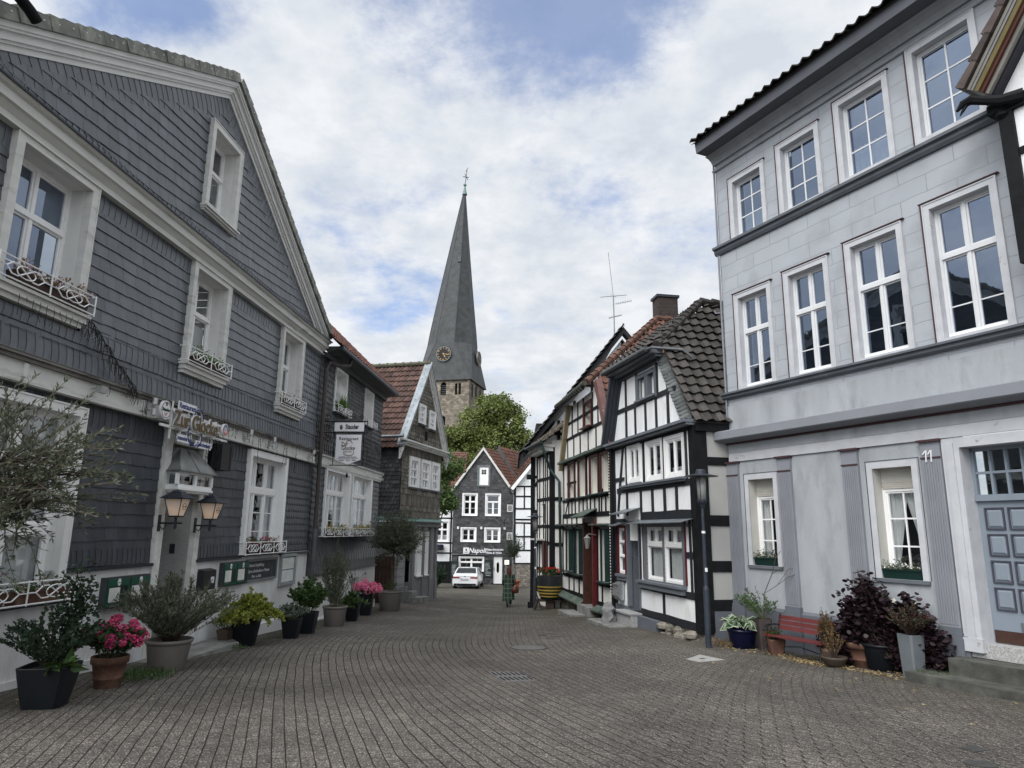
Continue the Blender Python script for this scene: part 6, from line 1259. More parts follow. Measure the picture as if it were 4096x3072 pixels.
def timber_house_d():
    P = facade('tall_gable_timber_house', 'tall dark-roofed timber gable rising behind the crooked houses, with an aerial on top', 'house', *R7)
    ap = (4.1, 8.6); e = (-.35, 2.95); sl = (ap[1] - e[1]) / (ap[0] - e[0])
    mb = MB(); mb.poly([[(0, -3.4), (7.6, -3.4), (8.2, 3.2), (ap[0], ap[1]), (0, 3.35)]], 0, .1); mb.box(.3, .32, .1, 8, -3.4, 3.3); mb.build('wall', plaster, P)
    b = MB(); vb(b, .07, -3.0, 3.3, .18); hb(b, 0, 2.2, .83, .14); beam(b, .1, .75, .7, .3, .1); hb(b, 0, 2, -.55, .12); hb(b, 0, 2, -2.5, .14); vb(b, .55, -3, 2.3, .1)
    for z in (2.3, 3.2, 4.2, 5.3, 6.4): hb(b, max(.05, ap[0] - (ap[1] - z) / sl), 8 - (z - 2) * .8, z, .12)
    for u in (1.2, 1.9, 2.7, 3.3, 4.1, 4.9): vb(b, u, .9 if u < 2 else 2.3, ap[1] - abs(ap[0] - u) * sl - .1, .12)
    beam(b, .15, 1.9, .6, 2.6, .1); beam(b, 3.5, 7.3, 4.8, 7.3, .1)
    b.box(-.2, .12, -.1, .15, 2.2, 2.4)
    b.build('timber_frame', black_wood, P)
    w = MB(); w.box(.42, .62, -.08, .02, .95, 2.35); w.build('green_window_frame', green_wood, P)
    b = MB()
    for sd in (-1, 1):
        n_ = 5.2 / sl if sd > 0 else ap[0] - e[0]
        L = 7.2
        c = 1 / math.hypot(1, sl); d = (sd * c, -sl * c)
        def pt(l, o): return (ap[0] + d[0] * l, ap[1] + d[1] * l + o)
        b.poly([[pt(0, .14), pt(0, .42), pt(L if sd < 0 else 5, .42), pt(L if sd < 0 else 5, .14)]], -.45, .02, back=True)
    b.build('rake_board', mat('black_barge', (.010, .010, .012), .6, .2, 5), P)
    t = MB(); nL = math.hypot(ap[0] - e[0], ap[1] - e[1]); u = Vector((ap[0] - e[0], 0, ap[1] - e[1])).normalized()
    tiles(t, (e[0] - .15, -.55, e[1] + .3), (0, 1, 0), u, 8, nL + .3, .24, .34, seed=33, lift=.07); t.build('roof', MATS['dark_grey_tile'], P)
    b = MB(); b.box(.25, 1.6, 1.2, 3.4, 3.6, 4.85); b.build('dormer', MATS['black_barge'], P); b = MB(); b.box(.9, 1.15, 2, 2.4, 4.8, 5.35); b.build('chimney', lead, P)
    b = MB(); b.box(-.12, .18, -.12, .1, -3.5, -2.9); b.build('post_foot', black_wood, P)
timber_house_d()
def aerial():
    t = thing('roof_aerial', 'tall thin television aerial on the dark gable ridge', 'aerial', (.885 + 3.8, 30.3, 8.7))
    b = MB(); b.tube([(0, 0, 0), (-.02, 0, 2.05)], .03, 6); b.tube([(-.02, 0, 2.05), (-.22, 0, 4.2)], .012, 4); b.build('mast', zinc, t)
    b = MB(); b.tube([(-.62, 0, 1.98), (.6, 0, 2.1)], .014, 4); b.tube([(.05, 0, 1.65), (.85, .1, 1.85)], .012, 4); [b.tube([(.15 + i * .08, -.0, 1.60 + i * .02), (.15 + i * .08, 0, 1.74 + i * .02)], .008, 4) for i in range(9)]; b.tube([(-.25, 0, .95), (.35, 0, 1.1)], .012, 4); b.tube([(-.25, 0, .99), (.35, 0, 1.14)], .012, 4); b.tube([(-.1, .25, 2.2), (.06, -.25, 1.9)], .012, 4); b.build('antenna_rods', zinc, t)
aerial()
# ---- houses at the bottom of the lane
R8 = (.08, 55, 90)
def timber_house_e():
    P = facade('white_gable_timber_house', 'narrow white timber gable house on a rubble base at the bottom of the lane', 'house', *R8)
    mb = MB(); mb.poly([[(.2, -2.5), (5, -2.5), (5, 4.6), (2.9, 7), (.2, 3.6)]], 0, .1); mb.box(.2, .22, .1, 6, -2.5, 3.5); mb.build('wall', plaster, P)
    b = MB(); vb(b, .27, -2.5, 3.5, .15)
    for z in (3.47, 2.68, 1.72, .88, -.43, -1.48, -2.48, .62): hb(b, .2, 3, z, .12)
    vb(b, 1.01, 1.75, 3.5, .1); vb(b, 1.02, -1.5, .6, .1); beam(b, .3, 3.6, 1.4, 4.9, .12); vb(b, 1.9, -2.4, 4.5, .1)
    b.build('timber_frame', black_wood, P)
    b = MB(); b.poly([[(-.1, 3.3), (.12, 3.15), (2.95, 6.75), (2.95, 7.1)]], -.35, .05, back=True); b.build('rake_board', white_clean, P)
    t = MB(); tiles(t, (-.15, -.35, 3.3), (0, 1, 0), Vector((2.85, 0, 3.65)), 8, 4.6, .22, .34, seed=41); t.build('roof', rtile, P)
    b = MB(); b.poly([rect(.2, 5, -4.6, -2.56)], -.06, .1); b.build('rubble_base', MATS['rubble_wall_light'], P)
mortar('rubble_wall_light', (.26, .235, .2), (.1, .09, .08), .34, .16, .015, .95, .35, 5, .6, col2=(.16, .145, .125), wob=.14)
timber_house_e()
RN = (-4.7, 57, 90)
def pizzeria():
    P = facade('slate_pizzeria_house', 'narrow dark slate gable house with the pizzeria sign at the end of the lane', 'house', *RN)
    w = [(.85, 1.9, 1.2, 2.88), (2.73, 3.8, 1.2, 2.88), (.78, 1.85, -.88, .14), (2.7, 3.8, -.9, .14)]; att = (2.12, 2.82, 3.66, 5.12); shop = (.65, 2.55, -3.3, -2.15); door = (3.38, 4.1, -4.0, -2.05)
    mb = MB(); mb.poly([[(0, -4.4), (3.38, -4.4), (3.38, -2.05), (4.1, -2.05), (4.1, -4.4), (4.95, -4.4), (4.95, 3.1), (2.4, 6.6), (0, 3.3)]] + [rect(*x) for x in w + [att, shop]], .02); mb.box(0, .02, .02, 8, -4.4, 3.3); mb.box(4.93, 4.95, .02, 8, -4.4, 3.1); mb.build('wall', backing, P)
    s = MB(); H = [(a - .12, b + .12, c - .06, d + .12) for a, b, c, d in w + [att]] + [(.5, 2.7, -4, -2.05), (3.3, 4.15, -4.4, -1.95)]
    slates(s, [(0, -1.95), (4.95, -1.95), (4.95, 3.1), (2.4, 6.5), (0, 3.3)], H, .28, .19, 'scale', tz=.035, seed=51); slates(s, rect(0, 4.95, -1.95, -1.85), [], .28, .2, 'scale', tz=.12, seed=52); slates(s, rect(0, 4.95, -4.3, -2.0), H, .3, .22, 'plain', tz=.03, seed=53)
    s.build('slate_cladding', mat('sooty_slate', (.05, .05, .053), .5, .3, 3, .3, 20, attr=.5, dirt=(.12, .115, .105), ds=3, dl=(.6, .85)), P)
    b = MB(); [b.poly([[(2.4, 6.55), (2.4, 6.8), (2.4 + sd * 2.62, 3.2 if sd < 0 else 3.15), (2.4 + sd * 2.48, 3.1 if sd < 0 else 3.0)]], -.25, .05, back=True) for sd in (-1, 1)]; b.build('rake_board', trimw, P)
    t = MB(); tiles(t, (5.05, -.2, 3.0), (.42, .91, 0), Vector((-2.6, 0, 3.75)), 9, 4.55, .25, .34, seed=55); tiles(t, (-.3, -.2, 3.0), (0, 1, 0), Vector((2.6, 0, 3.75)), 9, 4.55, .25, .34, seed=56); t.build('roof', rtile, P)
    for i, x in enumerate(w): window(P, *x, .08, ((.66, 2, 0, 1), (.34, 2 if i != 1 else 1, 0, 0)) if i < 2 else ((1, 2, 0, 1),), fw=.08, mw=.09, sur=.09, proud=.06, surm=white_clean, sill=(.06, .12, .02))
    a = MB(); a.box(2.1, 2.85, -.05, .02, 3.66, 5.12); q = a.build('loft_hatch', white_clean, P); a = MB(); a.poly([rect(1.92, 3.0, 3.54, 5.28), rect(2.1, 2.85, 3.66, 5.14)], -.1, .0); a.build('hatch_frame', mat('grey_blue_frame', (.13, .15, .155), .6), q); a = MB(); [a.box(2.28 + i * .2, 2.45 + i * .2, -.06, -.05, 4.55 + j * .2, 4.72 + j * .2) for i in (0, 1) for j in (0, 1)]; a.build('pane', dark_int, q)
    window(P, *shop, .1, ((.7, 2, 0, 0), (.3, 2, 1, 0)), fw=.06, mw=.1, sur=.06, proud=.04, surm=white_clean)
    d = MB(); d.box(3.4, 4.08, .05, .1, -4.15, -2.08); dr = d.build('door', white_clean, P); d = MB(); d.lathe((0, 0, 0), [(0, 0), (.1, .15), (.1, .75), (0, .9)], 4); d.v = [(3.74 + x, .04, -3.35 + z) for x, y, z in d.v]; d.build('door_light', dark_int, dr); d = MB(); d.box(3.44, 3.48, .0, .05, -3.15, -2.9); d.build('handle', zinc, dr)
    b = MB(); b.poly([[(3.28, -4.1), (3.38, -4.1), (3.38, -2.05), (4.1, -2.05), (4.1, -4.1), (4.18, -4.1), (4.18, -1.97), (3.28, -1.97)]], -.02, .08); b.build('door_case', lead, P)
    b = MB(); b.tube([(4.95, -.1, 3.05), (4.9, -.1, -4.2)], .05, 6); b.build('downpipe', zinc, P)
    for (x, z) in ((4.43, 1.53), (4.43, -.70)):
        b = MB(); b.poly([rect(x, x + .44, z, z + .56), rect(x + .04, x + .40, z + .04, z + .52)], -.06, -.03)
        for i in range(5): b.tube([(x + .02 + .4 * j / 8, -.05, z + .05 + i * .1 + (.05 if j % 2 else 0)) for j in range(9)], .014, 4)
        b.build('white_grille', white_clean, P)
    for u in (.38, 2.27, 4.17): b = MB(); b.box(u, u + .16, -.16, -.02, .1, .3); b.build('wall_spot', signw, P)
    # second gable and roof rising behind
    b = MB(); b.poly([[(3.3, 6.5), (3.62, 7.2), (6.1, 3.0), (5.6, 2.9)]], 2.0, 2.2, back=True); b.build('rear_slate_verge', slate_far, P)
    t = MB(); tiles(t, (6.2, 2.2, 2.8), (.42, .91, 0), Vector((-2.45, 0, 4.1)), 9, 5.1, .25, .34, seed=57); t.build('rear_roof', rtile, P)
pizzeria()
def napoli_sign():
    t = thing('pizzeria_sign', 'white italic Napoli lettering and a small brewery plate across the dark slate front', 'sign', (-4.7, 56.88, 0))
    text(t, 'Napoli', 2.05, -1.60, .52, -.02, signw, .012, sx=1.0, off=.012, shear=.25, name='lettering'); text(t, 'Neapolitanische', 3.42, -1.50, .225, -.02, signw, .008, off=.006, shear=.25, name='lettering'); text(t, 'Pizza & Wein', 3.40, -1.75, .235, -.02, signw, .008, off=.006, shear=.25, name='lettering')
    b = MB(); b.box(.93, 1.40, -.06, 0, -1.85, -1.36); q = b.build('brewery_plate', signw, t); b = MB(); b.lathe((1.165, -.07, -1.6), [(.05, 0), (.06, .12), (.02, .16)], 8); b.build('crest', redbrown, q); text(q, 'Stauder', 1.165, -1.72, .12, -.065, green_ink, .003, name='plate_lettering')
napoli_sign()
for (u0, u1, z0, z1, lb, nm) in ((-.02, .58, -3.6, -2.42, 'tall black menu board left of the white car, on the slate front', 1), (2.66, 3.28, -3.62, -2.3, 'tall black menu board between the shop window and the white door', 2), (4.2, 4.75, -3.5, -2.2, 'narrow dark board right of the white pizzeria door, with a lit paper above it', 3)):
    t_ = thing('menu_board', lb, 'menu board', (-4.7 + u0, 56.9, z0), 0, 'black menu boards on the pizzeria front'); b_ = MB(); b_.box(0, u1 - u0, -.06, 0, 0, z1 - z0); b_.build('board', mat('green_black_board', (.015, .025, .025), .5), t_)
    b_ = MB(); rng = random.Random(nm); [b_.box(.08, .08 + (u1 - u0 - .16) * rng.uniform(.4, 1), -.065, -.06, .25 + i * .1, .27 + i * .1) for i in range(int((z1 - z0 - .4) / .1))]; b_.build('chalk_lines', mat('chalk', (.6, .6, .58)), t_)
    if nm < 3: text(t_, 'Stauder', (u1 - u0) / 2, .12, .12, -.066, signw, .002, name='lettering')
    else: b_ = MB(); b_.box(.08, .44, -.09, -.06, .85, 1.2); b_.build('lit_menu_sheet', mat('lit_paper', (.8, .75, .6), .8, emit=.6), t_)
t_ = thing('bracket_sign', 'small black iron sign bracket on the pizzeria front between the two right grilles', 'sign bracket', (-.42, 56.9, .2)); b_ = MB(); b_.tube([(0, 0, 0), (-.1, -.6, .5), (.1, -.7, .9)], .025, 5); b_.tube([(0, 0, 0), (0, -.7, 0)], .025, 5); b_.tube([(0, -.5, 0), (-.05, -.4, .3)], .02, 5); b_.build('bracket', black_wood, t_)
def house9():
    P = facade('half_hidden_timber_house', 'half-hidden timber house with a white window, between the brown slate house and the pizzeria', 'house', -9, 58, 90)
    mb = MB(); mb.poly([rect(0, 4.4, -4.5, 3.4), rect(2.82, 3.86, -.92, .68)], 0, .1); mb.build('wall', plaster, P)
    b = MB(); 
    for z in (.96, -1.03, -1.85, -2.56, 2.2): hb(b, 0, 4.4, z, .12)
    for u in (2.5, 4.1, 1, 0.1): vb(b, u, -2.6, 3.4, .13)
    b.box(0, 4.4, -.03, 0, -4.5, -2.6); b.build('timber_frame', black_wood, P)
    window(P, 2.82, 3.86, -.92, .68, .06, ((.6, 2, 0, 1), (.4, 2, 0, 0)), fw=.08, mw=.09, sur=.08, proud=.05, surm=white_clean, sill=(.06, .1, .02), curt=('half', .3))
    b = MB(); b.lathe((3.1, -.3, -1.6), [(.1, 0), (.45, .05), (.45, .42), (.3, .45)], 12); b.build('folded_awning', mat('navy_cloth', (.02, .025, .04), .9), P)
    t = MB(); tiles(t, (-.5, -.5, 3.3), (1, 0, 0), (0, .7, .7), 5.6, 5, .25, .34, seed=61); t.build('roof', rtile, P)
house9()
# ---- far right corner house
RC = (7.52, 9.83, 153.5)
def corner_house():
    P = facade('carved_timber_house', 'timber house with gold and red carved bargeboards, cut off by the right edge', 'house', *RC)
    mb = MB(); mb.poly([[(.3, 4.0), (4, 4.0), (4, 12), (2.6, 12), (.3, 7.0)]], .0, .1); mb.box(.3, .32, .1, .5, 4.0, 7.2); mb.build('wall', plaster, P)
    b = MB(); b.box(.22, .42, -.06, .14, 4.0, 6.7); beam(b, .2, 6.55, 4, 6.62, .2, y=-.06, d=.14); beam(b, .4, 5.75, 4, 5.8, .12); beam(b, .4, 5.0, 4, 5.05, .14)
    b.box(.1, .5, -.1, .14, 6.5, 6.66); b.lathe((.28, -.02, 6.36), [(.04, 0), (.12, .06), (.09, .14)], 8)
    b.box(.3, 4, -.05, .1, 3.85, 4.02)
    b.build('timber_frame', black_wood, P)
    b = MB(); pts = [(.6, -.05, 6.60), (.35, -.16, 6.62), (.2, -.24, 6.68), (.02, -.32, 6.78), (-.1, -.36, 6.76), (-.18, -.40, 6.66)]; b.tube(pts, [.11, .09, .075, .085, .06, .02], 8); b.tube([(-.04, -.34, 6.73), (-.1, -.37, 6.64), (-.15, -.38, 6.57)], [.03, .025, .01], 6); b.build('carved_beam_head', black_wood, P)
    ang = rad(54); c, s = math.cos(ang), math.sin(ang)
    o = (.02, 6.93)
    def strip(d0, d1, y, m, nm, y1=.1):
        q = MB(); n = (s, -c); L = 5
        a = (o[0] + n[0] * d0, o[1] + n[1] * d0); e = (o[0] + n[0] * d1, o[1] + n[1] * d1)
        q.poly([[a, e, (e[0] + c * L, e[1] + s * L), (a[0] + c * L, a[1] + s * L)]], y, y1, back=True); return q.build(nm, m, P)
    strip(.0, .05, -.42, mat('grimy_white', (.2, .19, .17), .7), 'bargeboard_white'); strip(.05, .09, -.40, mat('grey_strip', (.2, .2, .2), .5), 'bargeboard_grey'); strip(.09, .17, -.38, mat('gold_paint', (.12, .09, .03), .4), 'bargeboard_gold'); strip(.17, .22, -.34, mat('ox_red_paint', (.07, .022, .016), .5), 'bargeboard_red'); strip(.22, .28, -.28, MATS['grimy_white'], 'bargeboard_inner_white'); strip(.28, .31, -.2, mat('deep_blue_paint', (.01, .01, .02), .5), 'bargeboard_blue')
    b = MB(); n = (s, -c)
    for i in range(12):
        a = i * .40; p = (o[0] - n[0] * .0 + c * a, o[1] - n[1] * .0 + s * a); k = random.Random(i).random()
        q = [(p[0] - n[0] * .17, p[1] - n[1] * .17), (p[0] - n[0] * .02, p[1] - n[1] * .02), (p[0] + c * .43 - n[0] * .02, p[1] + s * .43 - n[1] * .02), (p[0] + c * .43 - n[0] * .11, p[1] + s * .43 - n[1] * .11)]
        b.poly([q], -.48, .6, c=k, back=True)
    b.build('roof', mat('brown_verge_tile', (.06, .045, .04), .7, .3, 5, attr=.3), P)
corner_house()
# ---- gutter end of the neighbouring roof, top left
t_ = thing('gutter_end', 'black gutter end poking in at the top left corner', 'gutter', place(*A, -4.62, -.55, 6.2), RA)
b_ = MB(); b_.tube([(-1.2, 0, .25), (0, 0, 0), (.12, 0, -.05)], .07, 12); b_.build('gutter', black_wood, t_)

# ================================================================ church tower
def church():
    X, Y, al = -9.5, 105, 103.8; P = facade('church_tower', 'rubble stone church tower with clocks and a tall crooked slate spire', 'church tower', X, Y, al)
    u0, u1 = -5.2, 2.95; wd = u1 - u0; uc = (u0 + u1) / 2; zt = 23.1
    stn = mortar('sandstone_rubble', (.27, .235, .185), (.12, .105, .085), .62, .30, .03, .95, .45, 1.2, .6, col2=(.13, .11, .085), wob=.45, dirt=(.13, .115, .095), ds=.5)
    stn2 = mortar('sandstone_rubble_side', (.27, .235, .185), (.12, .105, .085), .62, .30, .03, .95, .45, 1.2, .6, col2=(.13, .11, .085), wob=.45, plane='yz')
    def arch(u, w, z0, z1, n=8): r = w / 2; return [(u - r, z0), (u + r, z0)] + [(u + r * math.cos(math.pi * i / n), z1 - r + r * math.sin(math.pi * i / n)) for i in range(n + 1)]
    ws = [arch(-1.31, .95, 20.7, 22.75), arch(.78, .40, 20.65, 22.5), arch(1.38, .40, 20.65, 22.5), arch(-1.28, .95, 15.9, 17.4), arch(-3.9, .95, 20.7, 22.7)]
    mb = MB(); mb.poly([rect(u0, u1, -5, zt)] + ws, 0, .6); w = mb.build('wall', stn, P)
    mb = MB(); mb.box(u0, u1, .9, 1, 0, zt); mb.build('dark_belfry', dark_int, P)
    mb = MB(); 
    for (u, a, z0, z1) in ((-1.31, .95, 20.7, 22.3), (-3.9, .95, 20.7, 22.3)): [mb.box(u - a / 2, u + a / 2, .3, .5, z0 + i * .3, z0 + i * .3 + .08) for i in range(6)]
    mb.build('louvre', lead, P)
    mb = MB(); mb.box(u1 - .02, u1, .6, wd, -5, zt); mb.box(u0, u0 + .02, .6, wd, -5, zt); mb.build('side_wall', stn2, P)
    mb = MB(); 
    for y in (1.6, 3.6, 5.9):
        for p in (0,): mb.v += []; pts = arch(y, .8, 20.5, 22.6); k = len(pts); mb.add([(u1 + .02, a, z) for a, z in pts], [tuple(range(k))])
    mb.build('side_belfry_opening', dark_int, P)
    # spire: square skirt to octagon to point, leaning
    cy = wd / 2; tip = Vector((-.05, cy, 57.9)); ex = .35
    sq = [(u0 - ex, -ex), (u1 + ex, -ex), (u1 + ex, wd + ex), (u0 - ex, wd + ex)]
    R = 4.08; zo = 29.4; off = -.27
    oc = [(uc + off + R * math.cos(rad(22.5 + 45 * i)) , cy + R * math.sin(rad(22.5 + 45 * i)), zo) for i in range(8)]   # 0: +x side rear...
    # octagon corners in order; front pair are indices 5,6 ; right pair 7,0 ; back 1,2 ; left 3,4
    sp = MB(); SQ = [(x, y, zt - .1) for x, y in sq]   # 0 front-left 1 front-right 2 back-right 3 back-left
    V = SQ + oc; o = 4
    F = [(0, 1, o + 6, o + 5), (1, 2, o + 0, o + 7), (2, 3, o + 2, o + 1), (3, 0, o + 4, o + 3), (1, o + 7, o + 6), (2, o + 1, o + 0), (3, o + 3, o + 2), (0, o + 5, o + 4)]
    sp.add(V, F)
    # shaft rings, slightly twisted and leaning
    prev = oc; ring0 = len(sp.v) - 8; rings = [oc]
    for k in range(1, 13):
        t = k / 12; z = zo + (tip.z - zo) * t; r = R * (1 - t) ** 1.0 + .06; cx = uc + off + (tip.x - uc - off) * (t ** 1.15)
        rings.append([(cx + r * math.cos(rad(22.5 + 45 * i + 10 * t)), cy + r * math.sin(rad(22.5 + 45 * i + 10 * t)), z) for i in range(8)])
    base = len(sp.v); sp.v += [v for r in rings for v in r]
    for k in range(12):
        for i in range(8): sp.f.append([base + k * 8 + i, base + k * 8 + (i + 1) % 8, base + (k + 1) * 8 + (i + 1) % 8, base + (k + 1) * 8 + i]); sp.m.append(0); sp.c.append(.5)
    sm = mat('spire_slate', (.078, .082, .084), .6, .25, 1.2, .5, 5, dirt=(.07, .075, .08), ds=.6, dl=(.5, .8))
    # slate courses in the spire: thin horizontal bands
    t_ = sm.node_tree; n = t_.nodes; b = n['Principled BSDF']; tcd = n.new('ShaderNodeTexCoord'); wv = n.new('ShaderNodeTexWave'); wv.bands_direction = 'Z'; wv.wave_profile = 'SAW'; wv.inputs['Scale'].default_value = .78; wv.inputs['Distortion'].default_value = .5
    t_.links.new(tcd.outputs['Object'], wv.inputs['Vector']); bp = n.new('ShaderNodeBump'); bp.inputs['Strength'].default_value = .9; bp.inputs['Distance'].default_value = .08; t_.links.new(wv.outputs['Fac'], bp.inputs['Height']); t_.links.new(bp.outputs[0], b.inputs['Normal'])
    sp.build('spire', sm, P)
    ar = MB()
    for i in range(8): ar.tube([Vector(rings[k][i]) for k in range(13)], .07, 4)
    for a, b_ in ((1, 6), (1, 7), (0, 5), (0, 4)): ar.tube([SQ[a], oc[b_]], .07, 4)
    ar.build('spire_hips', mat('lead_hip', (.07, .075, .08), .5), P)
    hb_ = MB(); hb_.box(-.55, .1, -.05, .3, 24.7, 25.5); hb_.build('hatch', mat('lead_hip', (.07, .075, .08)), P); hb_ = MB(); hb_.box(-.3, .3, 2.0, 2.9, 43.6, 44.6); hb_.build('spire_dormer', MATS['lead_hip'], P)
    # clocks
    ck = mat('clock_black', (.006, .006, .008), .4); gd = mat('clock_gold', (.45, .30, .12), .5, .05, 3, metal=.3)
    def clock(M):
        mb = MB(); disc(mb, 0, 0, 1.16, 1.16, 0, .12, 36); o_ = mb.build('clock_face', ck, P); mb = MB(); ringpoly(mb, 0, 0, 1.13, 1.2, -.02, .14, 36); r1 = mb.build('rim', zinc, o_)
        g = MB()
        for h in range(12):
            a = rad(90 - h * 30); c_, s_ = math.cos(a), math.sin(a); nn = (1, 2, 3, 2, 1, 2, 3, 3, 2, 2, 3, 2)[h]
            for j in range(nn):
                q = (j - (nn - 1) / 2) * .10; x, z = -s_ * q, c_ * q; g.bar((c_ * .82 + x, -.03, s_ * .82 + z), (c_ * 1.06 + x, -.03, s_ * 1.06 + z), .05, .03, up=(0, 1, 0))
        for ang, L, w in ((-62, .72, .14), (-10, .98, .09)):
            a = rad(ang); g.bar((-.2 * math.cos(a), -.06, -.2 * math.sin(a)), (L * math.cos(a), -.06, L * math.sin(a)), .06, .03, up=(0, 1, 0)); g.bar((.45 * L * math.cos(a), -.07, .45 * L * math.sin(a)), (.78 * L * math.cos(a), -.07, .78 * L * math.sin(a)), w * 1.2, .03, up=(0, 1, 0))
        disc(g, 0, 0, .11, .11, -.08, .05, 12); h_ = g.build('hands_and_numerals', gd, o_)
        o_.matrix_local = M; return o_
    clock(Matrix.Translation((-1.35, -.32, 27.25)))
    clock(Matrix.Translation((u1 + .22, cy + .3, 27.4)) @ Matrix.Rotation(rad(90), 4, 'Z'))
    for (ty) in (0,):
        m_ = MB(); m_.lathe((tip.x, tip.y, 56.7), [(.45, 0), (.2, 1.0), (.12, 1.6), (.28, 1.75), (.28, 1.95), (.05, 2.1)], 10); m_.build('copper_finial', mat('verdigris', (.13, .22, .19)), P)
        m_ = MB(); x, y = tip.x, tip.y; m_.tube([(x, y, 58.6), (x + .3, y, 61.3)], .06, 5); m_.tube([(x - .35, y, 60.2), (x + .65, y, 59.9)], .07, 5); m_.tube([(x - .1, y, 60.7), (x + .5, y, 59.4)], .05, 5); m_.tube([(x + .1, y, 61.1), (x + .3, y, 61.5), (x + .5, y, 61.8)], .05, 5); m_.build('weather_vane', dark_metal, P)
church()
# ================================================================ street things
navy_pl = mat('navy_plastic', (.005, .007, .010), .5, .12, 6, .1, 40); taupe = mat('taupe_plastic', (.15, .135, .125), .6, .08, 4); cobalt = mat('cobalt_glaze', (.004, .006, .024), .12, .1, 4)
def potted(name, label, x, y, kind, r, h, m, group=None, cat='potted plant', rot=0):
    t = thing(name, label, cat, (x, y, gz(x, y) - .01), rot, group); pot(t, kind, r, h, m); return t
GP = 'potted plants along the restaurant wall'
t = potted('potted_shrub', 'tall loose shrub in the large dark square planter at the lower left', -5.27, 8.4, 'square', .27, .46, navy_pl, GP, rot=.2)
shrub(t, .78, .6, 75, 55, (.034, .045), (leafd, twigd), seed=1, z0=.42, start=.15); 
b_ = MB(); rng = random.Random(3); st_ = MB()
for i in range(5):
    top = (.12 + i * .05, .1, 1.55 - i * .12); pts = [(.0, .05, .4), (.08 + .02 * i, .08, .9), top]; st_.tube(pts, .006, 4)
    for j in range(95):
        f = rng.random() ** .7; p = Vector(pts[1]).lerp(Vector(top), f) if rng.random() < .85 else Vector(pts[0]).lerp(Vector(pts[1]), f); leaf(b_, p + Vector((rng.uniform(-.14, .14), rng.uniform(-.1, .1), rng.uniform(-.05, .1))), (rng.uniform(-1, 1), rng.uniform(-1, 1), rng.uniform(-.3, .8)), .06, .05, rng)
b_.build('upright_foliage', leafd, t); st_.build('upright_stem', twigd, t)
b_ = MB(); [leaf(b_, (.15 + rng.uniform(-.1, .1), -.15, .46), (rng.uniform(-.3, 1), rng.uniform(-1, .2), rng.uniform(-.1, .5)), .28, .09, rng) for i in range(16)]; b_.build('broad_leaves', leafg, t)
t = potted('hydrangea_pot', 'pink hydrangea in a terracotta pot beside the large dark planter', -5.25, 9.6, 'terra', .225, .40, terracotta, GP)
shrub(t, .52, .44, 60, 26, (.06, .085), (leafh, twig, pink), seed=2, z0=.36, start=.3, flowers=(.75, .055, 70, .03), base=.15)
t = potted('feathery_shrub_pot', 'wide feathery grey-green shrub in a large taupe round pot by the entrance step', -5.2, 11.1, 'round', .33, .46, taupe, GP)
shrub(t, 1.15, .98, 130, 74, (.017, .08), (leafo, twigd), seed=3, z0=.42, start=.1, wild=.2, base=.12, up=.9, leafdir=.6)
t = thing('herb_trough', 'brown trough of herbs and white flowers on the entrance step', 'flower box', place(*A, 2.55, -.42, -2.17), RA); b_ = MB(); b_.add([(-.26, -.09, 0), (.26, -.09, 0), (.26, .09, 0), (-.26, .09, 0), (-.32, -.12, .2), (.32, -.12, .2), (.32, .12, .2), (-.32, .12, .2)], [(0, 3, 2, 1), (0, 1, 5, 4), (1, 2, 6, 5), (2, 3, 7, 6), (3, 0, 4, 7), (4, 5, 6, 7)]); b_.build('box', mat('mud_brown_plastic', (.08, .058, .045), .6), t)
shrub(t, .35, .38, 46, 16, (.018, .045), (leafb, twig, whp), seed=4, z0=.18, flowers=(.3, .02, 8, .02), base=.25)
t = potted('golden_shrub_pot', 'round yellow-green variegated shrub in a dark tapered planter', -5.32, 14.6, 'square', .25, .50, navy_pl, GP, rot=.1)
shrub(t, .72, .64, 210, 50, (.05, .07), (leafy, twig), seed=5, z0=.4, start=.3, droop=.3, base=.15, lean=(.1, -.05), rnd=.75)
t = potted('small_shrub_pot', 'low white-edged shrub in a small dark square planter', -4.84, 16.05, 'square', .2, .44, navy_pl, GP)
shrub(t, .42, .40, 60, 24, (.05, .065), (leafs, twig, whp), seed=6, z0=.38, start=.35, flowers=(.25, .03, 10, .03))
t = potted('leafy_shrub_pot', 'upright glossy shrub in the dark planter behind the small one', -4.8, 17.15, 'square', .22, .5, navy_pl, GP)
shrub(t, .95, .48, 70, 40, (.055, .09), (leafg, twig), seed=7, z0=.45, start=.2, base=.1)
t = potted('bamboo_grass_pot', 'thin tall grasses and bamboo in a taupe round pot', -4.64, 19.1, 'round', .32, .52, taupe, GP)
shrub(t, 2.0, .42, 50, 70, (.018, .11), (leafo, twig), seed=8, z0=.46, start=.08, wild=.15, base=.15, rnd=.9)
t = potted('lily_leaf_pot', 'drooping strap-leaved plant in a dark planter with bellflower stalks', -4.54, 20.75, 'square', .21, .5, navy_pl, GP)
shrub(t, .42, .5, 40, 22, (.05, .13), (leafg, twig), seed=9, z0=.42, start=.2, droop=.25)
b_ = MB(); rng = random.Random(10)
for i in range(9): a = rng.uniform(0, 6.3); b_.tube([(0, 0, .55), (.1 * math.cos(a), .1 * math.sin(a), 1.1), (.35 * math.cos(a), .3 * math.sin(a), rng.uniform(1.2, 1.6))], .006, 3); [leaf(b_, (.33 * math.cos(a), .28 * math.sin(a), 1.35), (rng.uniform(-.4, .4), rng.uniform(-.4, .4), -1), .06, .035, rng) for _ in range(4)]
b_.build('bellflower_stalks', leafs, t)
t = potted('hydrangea_pot', 'light pink hydrangea in a tall dark pot at the end of the white plinth', -4.6, 23.0, 'square', .23, .66, navy_pl, GP)
